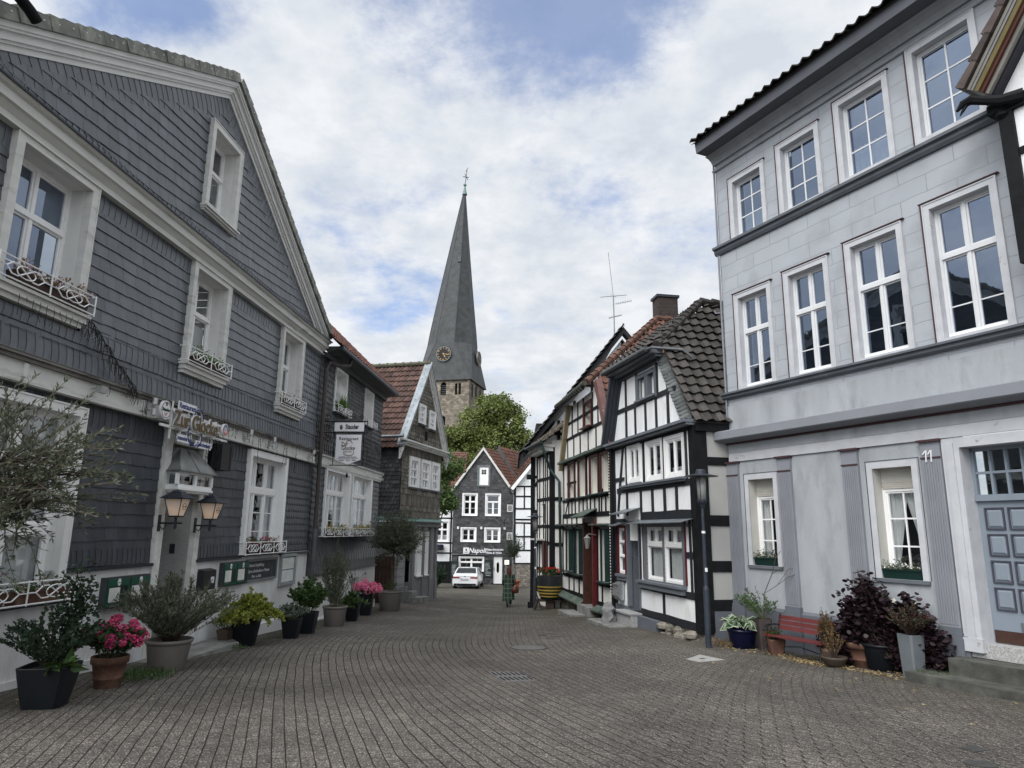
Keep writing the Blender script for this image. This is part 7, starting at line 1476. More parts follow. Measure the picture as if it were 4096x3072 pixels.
shrub(t, .42, .42, 26, 16, (.08, .11), (leafh, twig, pinkl), seed=11, z0=.6, start=.3, flowers=(.95, .11, 90, .05), base=.1)
t = potted('olive_tree_pot', 'slender olive tree with an airy crown in a taupe pot by the brown slate house', -4.22, 25.3, 'round', .44, .68, taupe, GP)
b_ = MB(); rng = random.Random(12); lf = MB(); b_.tube([(0, 0, .7), (.05, 0, 1.2), (-.02, 0, 1.7), (.1, 0, 2.1)], [.05, .04, .035, .03], 6)
def olive_crown(b_, lf, c, R, n, seed, npl=36, base=(.08, 0, 2.0), leafs_=(.022, .075), zs=1.0):
    rng = random.Random(seed); base = Vector(base)
    for i in range(n):
        d = Vector((rng.gauss(0, 1), rng.gauss(0, 1), rng.gauss(.25, .9))); d.normalize(); r = R * rng.uniform(.45, 1.05); tip = Vector(c) + Vector((d.x * r, d.y * r, d.z * r * zs))
        mid = base.lerp(tip, .55) + Vector((rng.uniform(-.2, .2), rng.uniform(-.2, .2), .1)) * R
        pts = [base * (1 - t) ** 2 + mid * 2 * t * (1 - t) + tip * t * t for t in (0, .25, .5, .75, 1)]; b_.tube(pts, [.016, .012, .008, .005, .003], 3, cap=False)
        for j in range(npl):
            t = rng.uniform(.4, 1); k = min(3, int(t * 4)); p = pts[k].lerp(pts[k + 1], t * 4 - k) + Vector((rng.gauss(0, .04), rng.gauss(0, .04), rng.gauss(0, .04))) * R
            leaf(lf, p, (pts[k + 1] - pts[k]).normalized() * .5 + Vector((rng.uniform(-1, 1), rng.uniform(-1, 1), rng.uniform(-.5, .9))) * .6, leafs_[1] * rng.uniform(.6, 1.1), leafs_[0], rng)
olive_crown(b_, lf, (.12, 0, 2.6), 1.15, 190, 13, 70, zs=.9, leafs_=(.03, .085))
b_.build('trunk', bark, t); lf.build('crown', leafo, t); b_ = MB(); shrub(t, .35, .3, 12, 14, (.03, .06), (leafg, twig), seed=14, z0=.7, names=('underplanting', 'understems', 'f'))
# olive tree leaning in from the left edge
def left_olive():
    x, y = -6.75, 7.6; t = thing('olive_tree', 'large olive branch tree reaching across the left window, cut by the left edge', 'tree', (x, y, gz(x, y)))
    pot(t, 'round', .4, .5, taupe); b_ = MB(); lf = MB(); z = 2.0
    B0 = Vector((-.1, -.2, .45)); b_.tube([B0, (.0, -.25, .95), (.35, -.3, 1.25), (.85, -.35, 1.65), (1.15, -.35, 2.15)], [.07, .06, .055, .045, .035], 8); b_.tube([(.35, -.3, 1.25), (.45, -.2, 1.9), (.5, -.2, 2.7)], [.045, .035, .02], 6); b_.tube([(.85, -.35, 1.65), (1.4, -.3, 2.1), (1.75, -.3, 2.3)], [.035, .025, .012], 6)
    rng = random.Random(21)
    starts = [Vector((1.15, -.35, 2.15)), Vector((.5, -.2, 2.3)), Vector((1.1, -.35, 1.85)), Vector((.4, -.2, 1.7)), Vector((1.5, -.3, 2.15)), Vector((1.85, -.3, 2.5)), Vector((1.3, -.3, 2.6))]
    for i in range(235):
        s = rng.choice(starts); tip = Vector((rng.uniform(.1, 2.75), rng.uniform(-.9, .35), rng.uniform(1.3, 3.75)))
        if tip.x > 1.9 and (tip.z > 3.2 or tip.z < 1.9): tip.z = rng.uniform(2.0, 3.1)
        if (tip - s).length > 1.6: tip = s.lerp(tip, .75)
        mid = s.lerp(tip, .5) + Vector((rng.uniform(-.2, .2), rng.uniform(-.2, .2), .12)); pts = [s * (1 - q) ** 2 + mid * 2 * q * (1 - q) + tip * q * q for q in (0, .25, .5, .75, 1)]; b_.tube(pts, [.012, .009, .006, .004, .003], 3, cap=False)
        for j in range(46):
            q = rng.uniform(.25, 1); k = min(3, int(q * 4)); p = pts[k].lerp(pts[k + 1], q * 4 - k); d = (pts[k + 1] - pts[k]).normalized(); sd = Vector((rng.uniform(-1, 1), rng.uniform(-1, 1), rng.uniform(-.6, 1)))
            leaf(lf, p, d * .6 + sd * .6, rng.uniform(.055, .09), .018, rng)
    b_.build('trunk', bark, t); lf.build('crown', leafo, t)
left_olive()
# weeds at the wall foot
def tuft(label, x, y, R, n, seed, m=None, H=.12, cat='weeds', name='weeds', yellow=False):
    t = MB(); rng = random.Random(seed)
    for i in range(n): a = rng.uniform(0, 6.3); r = R * math.sqrt(rng.random()); px, py = x + r * math.cos(a), y + r * math.sin(a) * .8; leaf(t, (px, py, gz(px, py) + rng.random() * H * .4), (rng.uniform(-1, 1), rng.uniform(-1, 1), rng.uniform(.1, 1.4)), rng.uniform(.04, H), .02, rng)
    o = t.build(name, m or leafg); tag(o, label, cat, None, 'stuff'); return o
tuft('weeds growing between the pots left of the entrance step', -5.3, 10.35, .55, 420, 1); tuft('small weeds at the foot of the golden shrub planter', -5.3, 13.9, .25, 120, 2)
tuft('weeds beside the grey stone steps of number 11', 6.75, 11.45, .35, 420, 3, H=.2); tuft('thin dry grass around the lamp post and the hosta', 4.55, 15.1, .5, 160, 4, leafdry, .16)
# fallen leaves
def litter():
    t = MB(); rng = random.Random(8)
    def patch(x, y, rx, ry, n, a):
        for i in range(n):
            u, v = rng.gauss(0, .45) * rx, rng.gauss(0, .45) * ry; px, py = x + u * math.cos(a) - v * math.sin(a), y + u * math.sin(a) + v * math.cos(a); leaf(t, (px, py, gz(px, py) + .006 + rng.random() * .02), (rng.uniform(-1, 1), rng.uniform(-1, 1), rng.uniform(-.1, .25)), rng.uniform(.03, .08), .016, rng, fold=.1)
    an = rad(-63.5)
    patch(5.35, 13.05, .5, .25, 420, an); patch(5.1, 13.9, .8, .25, 170, an); patch(6.0, 12.1, 1.0, .2, 300, an); patch(6.7, 11.55, .9, .18, 220, an); patch(7.2, 10.7, .9, .2, 60, an); patch(5.2, 10.5, 3.5, 1.5, 60, an); patch(-4.9, 9.0, 1.2, .6, 26, 0); patch(4.5, 14.6, .6, .3, 40, an)
    o = t.build('fallen_leaves', leafmat('dry_leaf', (.27, .2, .1), attr=.5, trans=.1)); tag(o, 'dry yellow leaves scattered along the foot of the grey house', 'fallen leaves', None, 'stuff')
litter()
# ---- right-hand pots, before number 11
GR = 'pots in front of the grey house'
t = potted('hosta_pot', 'white-edged hosta in a shiny cobalt blue pot beside the lamp post', 4.80, 14.85, 'round', .30, .38, cobalt, GR); lf = MB(); ed = MB(); rng = random.Random(31)
for i in range(64):
    a = rng.uniform(0, 6.3); e = rng.uniform(.1, 1.3); d = Vector((math.cos(a) * math.cos(e), math.sin(a) * math.cos(e), math.sin(e))); p0 = Vector((0, 0, .4)) + d * .2; dd = Vector((math.cos(a), math.sin(a), rng.uniform(-.6, .2))); L = rng.uniform(.22, .3); leaf(ed, p0, dd, L, L * .62, random.Random(i)); leaf(lf, p0 + Vector((0, 0, .004)) + dd * .02, dd, L * .84, L * .40, random.Random(i))
ed.build('leaf_edges', leafmat('hosta_cream', (.5, .55, .42), attr=.15), t); lf.build('foliage', leafmat('hosta_green', (.06, .13, .06), attr=.2), t)
t = potted('milk_can_pot', 'tall dark can with a bare twig and ferny plant beside the bench', 5.13, 14.5, 'tall', .13, .62, mat('rusty_can', (.055, .045, .042), .6, .3, 6), GR); shrub(t, .75, .55, 34, 30, (.018, .07), (leafg, twig), seed=32, z0=.58, lean=(-.15, 0)); b_ = MB(); b_.tube([(0, 0, .6), (.05, 0, 1.1), (.2, -.1, 1.5), (.42, -.2, 1.65)], .009, 4); b_.tube([(.05, 0, 1.1), (.25, -.1, 1.25), (.5, -.2, 1.45), (.62, -.25, 1.5)], .007, 4); b_.tube([(.2, -.1, 1.5), (.28, -.12, 1.8), (.38, -.16, 1.95)], .006, 4); b_.tube([(.3, -.12, 1.3), (.5, -.2, 1.6), (.65, -.22, 1.62)], .005, 4); b_.build('bare_twig', bark, t)
t = potted('terracotta_square_pot', 'small square terracotta pot of red flowers left of the bench', 5.14, 13.95, 'square', .16, .3, terracotta, GR); shrub(t, .26, .2, 22, 16, (.03, .045), (leafh, twig, redp), seed=33, z0=.26, flowers=(.2, .02, 8, .022))
t = potted('bowl_pot', 'shallow brown bowl with dried stalks beside the purple bush', 5.68, 12.68, 'bowl', .21, .18, mat('dark_clay', (.06, .045, .035), .6, .2, 6), GR); shrub(t, .6, .22, 34, 18, (.018, .028), (leafdry, twigd), seed=34, z0=.16, start=.3, names=('dry_leaves', 'dry_stems', 'f'))
t = potted('small_clay_pot', 'pale clay pot half hidden behind the shallow bowl', 5.74, 13.0, 'terra', .16, .28, mat('pale_clay', (.3, .2, .14), .8, .15, 5), GR); shrub(t, .85, .2, 40, 34, (.025, .04), (leafmat('bronze_leaf', (.12, .075, .03), attr=.5), twigd), seed=35, z0=.24, start=.2)
t = potted('large_terracotta_pot', 'terracotta pot half hidden under the purple smoke bush', 6.25, 12.75, 'terra', .30, .42, terracotta, GR); shrub(t, .35, .35, 20, 12, (.04, .06), (leafp, twigd), seed=36, z0=.38)
t = potted('dark_round_pot', 'dark blue pot behind the tall grey planter by the steps', 7.0, 12.3, 'round', .22, .7, cobalt, GR)
t = potted('zinc_planter', 'tall tapered grey square planter with a reddish shrub beside the steps', 6.52, 11.72, 'tall', .15, .68, mat('grey_fibre_planter', (.13, .145, .155), .6, .1, 4), GR, rot=.3); shrub(t, .55, .4, 60, 34, (.03, .045), (leafmat('red_bronze_leaf', (.055, .05, .03), (.12, .03, .03), attr=.5), twigd), seed=37, z0=.66, start=.25)
def smoke_bush():
    x, y = 6.42, 12.45; t = thing('smoke_bush', 'large dark purple smoke bush between the bench and the tall grey planter', 'shrub', (x, y, gz(x, y))); pot(t, 'round', .34, .5, navy_pl); lf = MB(); st = MB(); rng = random.Random(41)
    for i in range(300):
        u = rng.uniform(-1.0, 1.3); hmax = 1.95 * math.exp(-((u + .1) / .62) ** 2) if u < .3 else 1.25 * math.exp(-((u - .75) / .55) ** 2) + .25
        hh = max(.12, hmax) * math.sqrt(rng.random()); w = min(.38 * rng.gauss(0, .8), .34 if u < .2 else .0); tip = Vector((u * .446 - w * .55 - .12, -u * .895 - w * .9 * .3 + .0, hh)); b0 = Vector((rng.uniform(-.1, .1), rng.uniform(-.4, .3), .3))
        pts = [b0, b0.lerp(tip, .5) + Vector((0, 0, .1)), tip]; st.tube(pts, .006, 3, cap=False)
        for j in range(24):
            q = rng.uniform(.45, 1.02); p = pts[1].lerp(tip, min(1, q * 1.6 - .6)) if q > .4 else pts[0].lerp(pts[1], q); p = p + Vector((rng.gauss(0, .05), rng.gauss(0, .05), rng.gauss(0, .05))); 
            d = Vector((rng.uniform(-1, 1), rng.uniform(-1, 1), rng.uniform(-.5, .7))).normalized(); s = d.cross(Vector((rng.uniform(-1, 1), rng.uniform(-1, 1), 1))).normalized(); n = s.cross(d); L = rng.uniform(.075, .11); k = 7
            P_ = [p + d * L * (.5 - .5 * math.cos(2 * math.pi * m / k)) + s * L * .42 * math.sin(2 * math.pi * m / k) for m in range(k)]; lf.add(P_, [tuple(range(k))], 0, rng.random())
    lf.build('foliage', leafp, t); st.build('stem', twigd, t); t.scale = (.95, .95, .86)
smoke_bush()
# ---- bench
def bench():
    x, y = 5.45, 13.5; t = thing('park_bench', 'red slatted bench with black scrolled iron ends against the grey wall', 'bench', (x, y, gz(x, y)), rad(90 - 153.5)); iron = mat('cast_iron', (.012, .012, .013), .5); red = mat('red_slat_paint', (.11, .026, .025), .45, .15, 8, .1, 30, sx=(.3, 1, 1)); W_ = .84; t.scale = (.8, .8, .8)
    s = MB(); 
    for i in range(4): y0 = -.05 - i * .10 + .1; s.box(-W_, W_, y0 - .085, y0, .43 - .0 * i, .455)
    s.build('seat', red, t); s = MB()
    for i in range(3): z = .56 + i * .115; yy = .16 + i * .03; s.add([(-W_, yy, z), (W_, yy, z), (W_, yy + .03, z + .09), (-W_, yy + .03, z + .09), (-W_, yy + .025, z), (W_, yy + .025, z), (W_, yy + .055, z + .09), (-W_, yy + .055, z + .09)], [(0, 1, 2, 3), (5, 4, 7, 6), (3, 2, 6, 7), (0, 4, 5, 1), (0, 3, 7, 4), (1, 5, 6, 2)])
    s.build('backrest', red, t)
    for sx in (-1, 1):
        f = MB(); X = sx * (W_ - .06); r = .018
        f.tube([(X, -.36, 0), (X, -.30, .12), (X, -.27, .3), (X, -.30, .42), (X, .06, .42), (X, .14, .5), (X, .24, .92)], r, 6); f.tube([(X, .30, 0), (X, .2, .12), (X, .12, .3), (X, .1, .42)], r, 6)
        f.tube([(X, .19, .66), (X, .0, .68), (X, -.2, .68), (X, -.34, .64), (X, -.37, .57), (X, -.32, .54), (X, -.28, .58)], r * .9, 6); f.tube([(X, -.28, .43), (X, -.22, .52), (X, -.24, .62), (X, -.14, .66)], r * .7, 5)
        for c_, q in ((-.12, .55), (.02, .55), (-.05, .5)): f.tube([(X, c_ + .06 * (1 - k / 12) * math.cos(k * .8), q + .06 * (1 - k / 12) * math.sin(k * .8)) for k in range(11)], .009, 4)
        f.tube([(X, -.27, .2), (X, -.05, .14), (X, .15, .2)], r * .7, 5)
        f.build('end_frame', iron, t)
    f = MB(); f.tube([(-W_ + .06, -.05, .15), (-.3, -.05, .22), (0, -.05, .26), (.3, -.05, .22), (W_ - .06, -.05, .15)], .012, 5); f.build('stretcher', iron, t)
bench()
# ---- street lamps
def street_lamp(x, y, H, label, lean=0):
    t = thing('street_lamp', label, 'street lamp', (x, y, gz(x, y)), 0, 'lamp posts along the right of the lane'); pm = mat('blue_grey_pole', (.028, .036, .05), .45, .2, 6, dirt=(.06, .06, .06), ds=5)
    b = MB(); b.lathe((0, 0, -.05), [(.062, 0), (.062, 1.2), (.042, 1.27), (.04, 1.4), (.03, H - .75), (.045, H - .72), (.06, H - .66)], 14); b.build('pole', pm, t, smooth=False)
    b = MB(); b.lathe((0, 0, H - .70), [(.08, 0), (.10, .05), (.10, .08), (.06, .08)], 14); b.lathe((0, 0, H), [(.02, -.14), (.36, -.13), (.36, -.122), (.11, -.07), (.10, .0), (.08, .02), (.0, .03)], 24)
    for a in (0, 2.09, 4.19): b.tube([(.105 * math.cos(a), .105 * math.sin(a), H - .66), (.105 * math.cos(a), .105 * math.sin(a), H - .1)], .008, 4)
    b.build('lamp_head', pm, t); b = MB(); b.lathe((0, 0, H - .62), [(.088, 0), (.098, .48)], 16); b.build('lamp_glass', mat('milky_glass', (.32, .32, .31), .2, .05), t, smooth=True)
    b = MB(); b.box(-.02, .03, -.068, -.055, 1.5, 1.58); b.lathe((0, 0, 2.28), [(.04, 0), (.04, .05)], 10); b.build('sticker', signw, t)
street_lamp(4.07, 14.75, 3.6, 'slim grey street lamp with a wide flat shade, in front of the mansard timber house')
street_lamp(.98, 27.4, 3.6, 'distant slim street lamp standing by the flower barrel')
# ---- flower barrel
def barrel():
    x, y = 1.52, 26.9; t = thing('barrel_planter', 'black and yellow banded half barrel of red geraniums on a wooden stand', 'planter', (x, y, gz(x, y))); by = mat('barrel_black', (.012, .015, .015), .5); 
    b = MB(); b.lathe((0, 0, .35), [(.33, 0), (.42, .2), (.46, .5), (.46, .85), (.42, .85)], 24); b.build('tub', by, t); b = MB(); [b.lathe((0, 0, .35 + z), [(r, 0), (r + .012, .0), (r + .014, .05), (r, .05)], 24) for z, r in ((.10, .385), (.21, .43), (.32, .447), (.44, .462))]; b.build('yellow_hoops', mat('yellow_hoop', (.24, .17, .03), .5), t)
    b = MB(); b.box(-.5, .5, -.25, .25, .28, .35); [b.bar((sx * .45, sy, .3), (sx * .6, sy * 1.4, 0), .06, .06) for sx in (-1, 1) for sy in (-.22, .22)]; b.bar((-.62, -.3, .9), (-.35, -.3, .05), .04, .06); b.box(-.15, .15, -.2, .2, 0, .28); b.build('stand', mat('old_dark_wood', (.04, .03, .022), .8, .3, 6), t)
    shrub(t, .38, .48, 44, 16, (.055, .06), (leafh, twig, redp), seed=51, z0=1.18, flowers=(.4, .045, 26, .035), base=.2)
barrel()
# ---- boulder
def boulder():
    x, y = 2.72, 19.6; b = MB(); rng = random.Random(2); P_ = []
    b.lathe((0, 0, 0), [(.17, -.04), (.21, .08), (.2, .2), (.16, .33), (.19, .42), (.12, .54), (.03, .58)], 10)
    b.v = [(v[0] + rng.uniform(-.045, .045), v[1] + rng.uniform(-.045, .045), v[2] + rng.uniform(-.03, .03)) for v in b.v]; o = b.build('boulder', mat('pale_marbled_stone', (.2, .2, .2), .8, .5, 5, .8, 12, dirt=(.06, .06, .065), ds=5)); o.location = (x, y, gz(x, y)); tag(o, 'knobbly grey stone standing beside the lower door step', 'stone')
boulder()
# ---- covers in the paving
def slab(name, label, cat, pts, m, h=.008, build=None):
    cx_ = sum(p[0] for p in pts) / len(pts); cy_ = sum(p[1] for p in pts) / len(pts); t = thing(name, label, cat, (cx_, cy_, gz(cx_, cy_)))
    v = [(x - cx_, y - cy_, gz(x, y) - gz(cx_, cy_) + h) for x, y in pts]; n = len(v); b = MB(); b.add(v + [(a, c, z - .05) for a, c, z in v], [tuple(range(n))] + [(i, n + i, n + (i + 1) % n, (i + 1) % n) for i in range(n)]); b.build('plate', m, t); return t, v
castm = mat('cast_iron_cover', (.06, .058, .055), .55, .3, 12, .5, 40, metal=.3)
def lerp4(v, a, b): 
    V = [Vector(p) for p in v]; return (V[0].lerp(V[1], a)).lerp(V[3].lerp(V[2], a), b)
for (pts, lb, nx, ny) in (([(-.32, 11.42), (.19, 11.44), (.40, 10.72), (-.06, 10.56)], 'double slotted drain grate in the middle of the lane', 7, 2),):
    t, v = slab('drain_grate', lb, 'drain grate', pts, mat('worn_iron_grate', (.16, .155, .15), .5, .2, 10, metal=.3), .01); b = MB()
    for j in range(ny):
        for i in range(nx):
            a0, a1 = (i + .3) / nx, (i + .78) / nx; c0, c1 = (j + .14) / ny, (j + .86) / ny; q = [lerp4(v, a0, c0), lerp4(v, a1, c0), lerp4(v, a1, c1), lerp4(v, a0, c1)]; b.add([p + Vector((0, 0, .004)) for p in q], [(3, 2, 1, 0)])
    b.f = [f[::-1] for f in b.f]; b.build('slots', mat('grate_void', (.006, .006, .006), .9), t)
t, v = slab('concrete_cover', 'pale concrete cover slab with a dark lifting hole, before the lamp post', 'cover slab', [(3.22, 13.18), (3.62, 13.78), (3.92, 13.18), (3.38, 12.88)], mat('pale_concrete', (.30, .295, .28), .9, .12, 8, .3, 40), .008)
b_ = MB(); c = sum((Vector(p) for p in v), Vector()) / 4; b_.add([c + Vector((.06 * math.cos(a * .524), .05 * math.sin(a * .524), .004)) for a in range(12)], [tuple(range(12))]); b_.build('lifting_hole', castm, t)
cpts = [(.40 + .37 * math.cos(a * math.pi / 16), 14.56 + .40 * math.sin(a * math.pi / 16)) for a in range(32)]
t, v = slab('manhole_cover', 'round cast-iron manhole cover in the middle of the lane beyond the grate', 'manhole cover', cpts, mat('manhole_worn', (.11, .105, .098), .7, .25, 14, .6, 40), .008); b_ = MB(); n_ = 32
b_.add([Vector(p) * 1.0 + Vector((0, 0, .004)) for p in v] + [Vector(p) * .93 + Vector((0, 0, .004)) for p in v], [(i, (i + 1) % n_, n_ + (i + 1) % n_, n_ + i) for i in range(n_)]); b_.build('rim', castm, t)
for k_, (x, y, a) in enumerate(((1.0, 17.2, .2), (1.12, 16.7, .1), (.78, 16.85, .3), (.92, 16.3, 0))):
    t, v = slab('valve_cover', ('far', 'right', 'left', 'near')[k_] + ' one of the four small dark iron valve covers in the lane', 'valve cover', [(x - .1, y - .08), (x + .1, y - .08 + a * .2), (x + .1, y + .08), (x - .1, y + .08)], castm, .007)
t, v = slab('valve_cover', 'square dark iron cover near the lower right corner, the farther of two', 'valve cover', [(4.53, 7.48), (4.56, 7.3), (4.80, 7.42), (4.75, 7.6)], castm, .007)
cp = [(4.36 + .14 * math.cos(a * math.pi / 10), 6.9 + .12 * math.sin(a * math.pi / 10)) for a in range(20)]; t, v = slab('valve_cover', 'round dark iron cover at the bottom right, the nearer of two', 'valve cover', cp, castm, .007)

# ---- car
def car():
    X, Y = -3.15, 50.0; t = thing('parked_car', 'white saloon car parked with its tail towards us before the pizzeria', 'car', (X, Y + .1, gz(X, Y + 2)), rad(-4)); paint = mat('white_car_paint', (.78, .79, .8), .18, .02, 3, coat=.6); gls = mat('car_glass', (.012, .016, .018), .06, .05)
    st = [(0, .30, .60, .95, .86), (.06, .24, .62, 1.0, .9), (.5, .22, .95, 1.10, .905), (1.05, .22, 1.0, 1.08, .905), (2.2, .2, .98, 1.0, .905), (3.3, .2, .9, .98, .905), (4.1, .22, .78, .9, .88), (4.55, .3, .62, .72, .78)]
    b = MB(); n = 12; R_ = []
    for (y, zb, zm, zt, hw) in st:
        sec = [(-hw * .9, zb), (-hw, zb + .12), (-hw * 1.01, zb + (zt - zb) * .45), (-hw * .985, zb + (zt - zb) * .72), (-hw * .93, zt - .04), (-hw * .8, zt), (hw * .8, zt), (hw * .93, zt - .04), (hw * .985, zb + (zt - zb) * .72), (hw * 1.01, zb + (zt - zb) * .45), (hw, zb + .12), (hw * .9, zb)]
        R_.append([(x, y, z) for x, z in sec])
    v = [p for r in R_ for p in r]; f = [(i * n + k, (i + 1) * n + k, (i + 1) * n + (k + 1) % n, i * n + (k + 1) % n) for i in range(len(R_) - 1) for k in range(n)] + [tuple(range(n)), tuple((len(R_) - 1) * n + k for k in range(n))[::-1]]; b.add(v, f)
    o = b.build('body', paint, t, smooth=True); o.data.set_sharp_from_angle(angle=rad(38)) if hasattr(o.data, 'set_sharp_from_angle') else None
    c = MB(); prof = [(.45, 1.06), (1.15, 1.40), (1.55, 1.435), (2.4, 1.42), (3.3, .98)]
    for (m_, grow, nm) in ((gls, 0, 'greenhouse_glass'),):
        c = MB(); r = [[(-.80 + (z - 1.0) * .38, y, z), (.80 - (z - 1.0) * .38, y, z)] for y, z in prof]; base = [[(-.84, y, 1.0), (.84, y, 1.0)] for y, z in prof]; v = [p for q in r for p in q] + [p for q in base for p in q]; k = len(prof); f = []
        for i in range(k - 1): f += [(2 * i, 2 * i + 1, 2 * i + 3, 2 * i + 2), (2 * k + 2 * i, 2 * i, 2 * i + 2, 2 * k + 2 * i + 2), (2 * i + 1, 2 * k + 2 * i + 1, 2 * k + 2 * i + 3, 2 * i + 3)]
        c.add(v, f); c.build(nm, m_, t)
    c = MB(); c.add([(-.64, 1.12, 1.41), (.64, 1.12, 1.41), (.62, 1.55, 1.45), (-.62, 1.55, 1.45), (.62, 2.4, 1.435), (-.62, 2.4, 1.435)], [(0, 1, 2, 3), (3, 2, 4, 5)])
    for s in (-1, 1):
        for a, z_, y2, z2, w in ((.43, 1.07, 1.13, 1.41, .07), (1.13, 1.42, 2.42, 1.425, .05), (2.4, 1.42, 3.3, .99, .06)): 
            xa, xb = s * (.81 - (z_ - 1) * .38), s * (.81 - (z2 - 1) * .38); c.bar((xa, a, z_), (xb, y2, z2), w, w)
        c.bar((s * .84, 1.9, 1.0), (s * .66, 1.85, 1.42), .05, .06)
    c.build('roof', paint, t)
    c = MB(); c.box(-.78, .78, -.02, .02, .26, .42); c.build('bumper_insert', gls, t)
    for s in (-1, 1):
        c = MB(); c.add([(s * .38, -.035, .86), (s * .86, .03, .88), (s * .90, .12, .80), (s * .86, .0, .76), (s * .38, -.035, .78)], [(0, 1, 2, 3, 4)] if s < 0 else [(4, 3, 2, 1, 0)]); c.add([(s * .38, -.0, .86), (s * .9, .2, .88), (s * .9, .2, .76), (s * .38, 0, .78)], [(0, 1, 2, 3)]); c.box(min(s * .38, s * .87), max(s * .38, s * .87), -.028, .02, .775, .865); c.build('tail_light', mat('tail_light_red', (.22, .008, .01), .2), t)
        c = MB(); c.lathe((0, 0, 0), [(.05, 0), (.05, .1)], 10); c.v = [(x + s * .58, -.05 - 0 * z + z * .6, y + .3) for x, y, z in c.v]; c.build('exhaust', lead, t)
        c = MB(); c.box(min(s * .86, s * 1.05), max(s * .86, s * 1.05), 2.55, 2.7, .98, 1.1); c.build('wing_mirror', gls, t)
        for y in (.85, 3.65):
            c = MB(); c.lathe((0, 0, 0), [(.32, -.11), (.335, -.08), (.335, .08), (.32, .11)], 22); c.v = [(s * .80 + z, y + x, .33 + y_) for x, y_, z in c.v]; w = c.build('wheel', mat('tyre_rubber', (.012, .012, .012), .8), t); c = MB(); c.lathe((0, 0, 0), [(.2, -.115), (.22, .115)], 14); c.v = [(s * .80 + z, y + x, .33 + y_) for x, y_, z in c.v]; c.build('rim', lead, w)
    c = MB(); c.box(-.27, .27, -.055, -.02, .66, .78); p = c.build('number_plate', signw, t); c = MB(); c.box(-.27, -.235, -.058, -.055, .66, .78); c.build('blue_strip', ink_blue, p); text(p, 'EN LI 8170', .02, .72, .105, -.058, black_ink, .001, sx=.82)
    c = MB(); disc(c, 0, .90, .045, .045, -.035, .02, 14); c.build('badge', lead, t); c = MB(); c.box(-.62, .62, -.005, 0, .925, .94); c.box(-.3, -.297, -.04, -.02, .5, .9); c.build('boot_gap', gls, t)
car()
# ---- metal chair by the plants
t_ = thing('folding_chair', 'grey metal folding chair half hidden at the corner of the brown slate house', 'chair', (-5.9, 49, gz(-5.9, 49)), .5); b_ = MB()
for x in (-.22, .22): b_.tube([(x, -.25, 0), (x, .2, .9)], .015, 5); b_.tube([(x, .25, 0), (x, -.15, .5)], .015, 5)
b_.build('frame', zinc, t_); b_ = MB(); b_.box(-.22, .22, -.22, .1, .45, .47); b_.build('seat', zinc, t_); b_ = MB(); b_.box(-.22, .22, .14, .2, .72, .9); b_.build('backrest', zinc, t_)
t = thing('leafy_shrub', 'rounded green shrub at the corner left of the white car', 'shrub', (-5.2, 50.5, gz(-5.2, 50.5))); shrub(t, 1.9, .9, 60, 50, (.09, .13), (leafd, twigd), seed=61, start=.2)
t = potted('bay_tree_pot', 'small bushy standard tree in an orange terracotta pot at the white gable house', .35, 51.5, 'terra', .42, .62, mat('orange_terracotta', (.3, .09, .05), .8)); b_ = MB(); lf = MB(); b_.tube([(0, 0, .55), (.05, 0, 1.4), (-.05, 0, 2.2)], [.04, .035, .03], 5); olive_crown(b_, lf, (-.05, 0, 3.0), 1.0, 90, 62, 34, base=(-.05, 0, 2.2), leafs_=(.035, .10)); b_.build('trunk', bark, t); lf.build('crown', leafd, t)
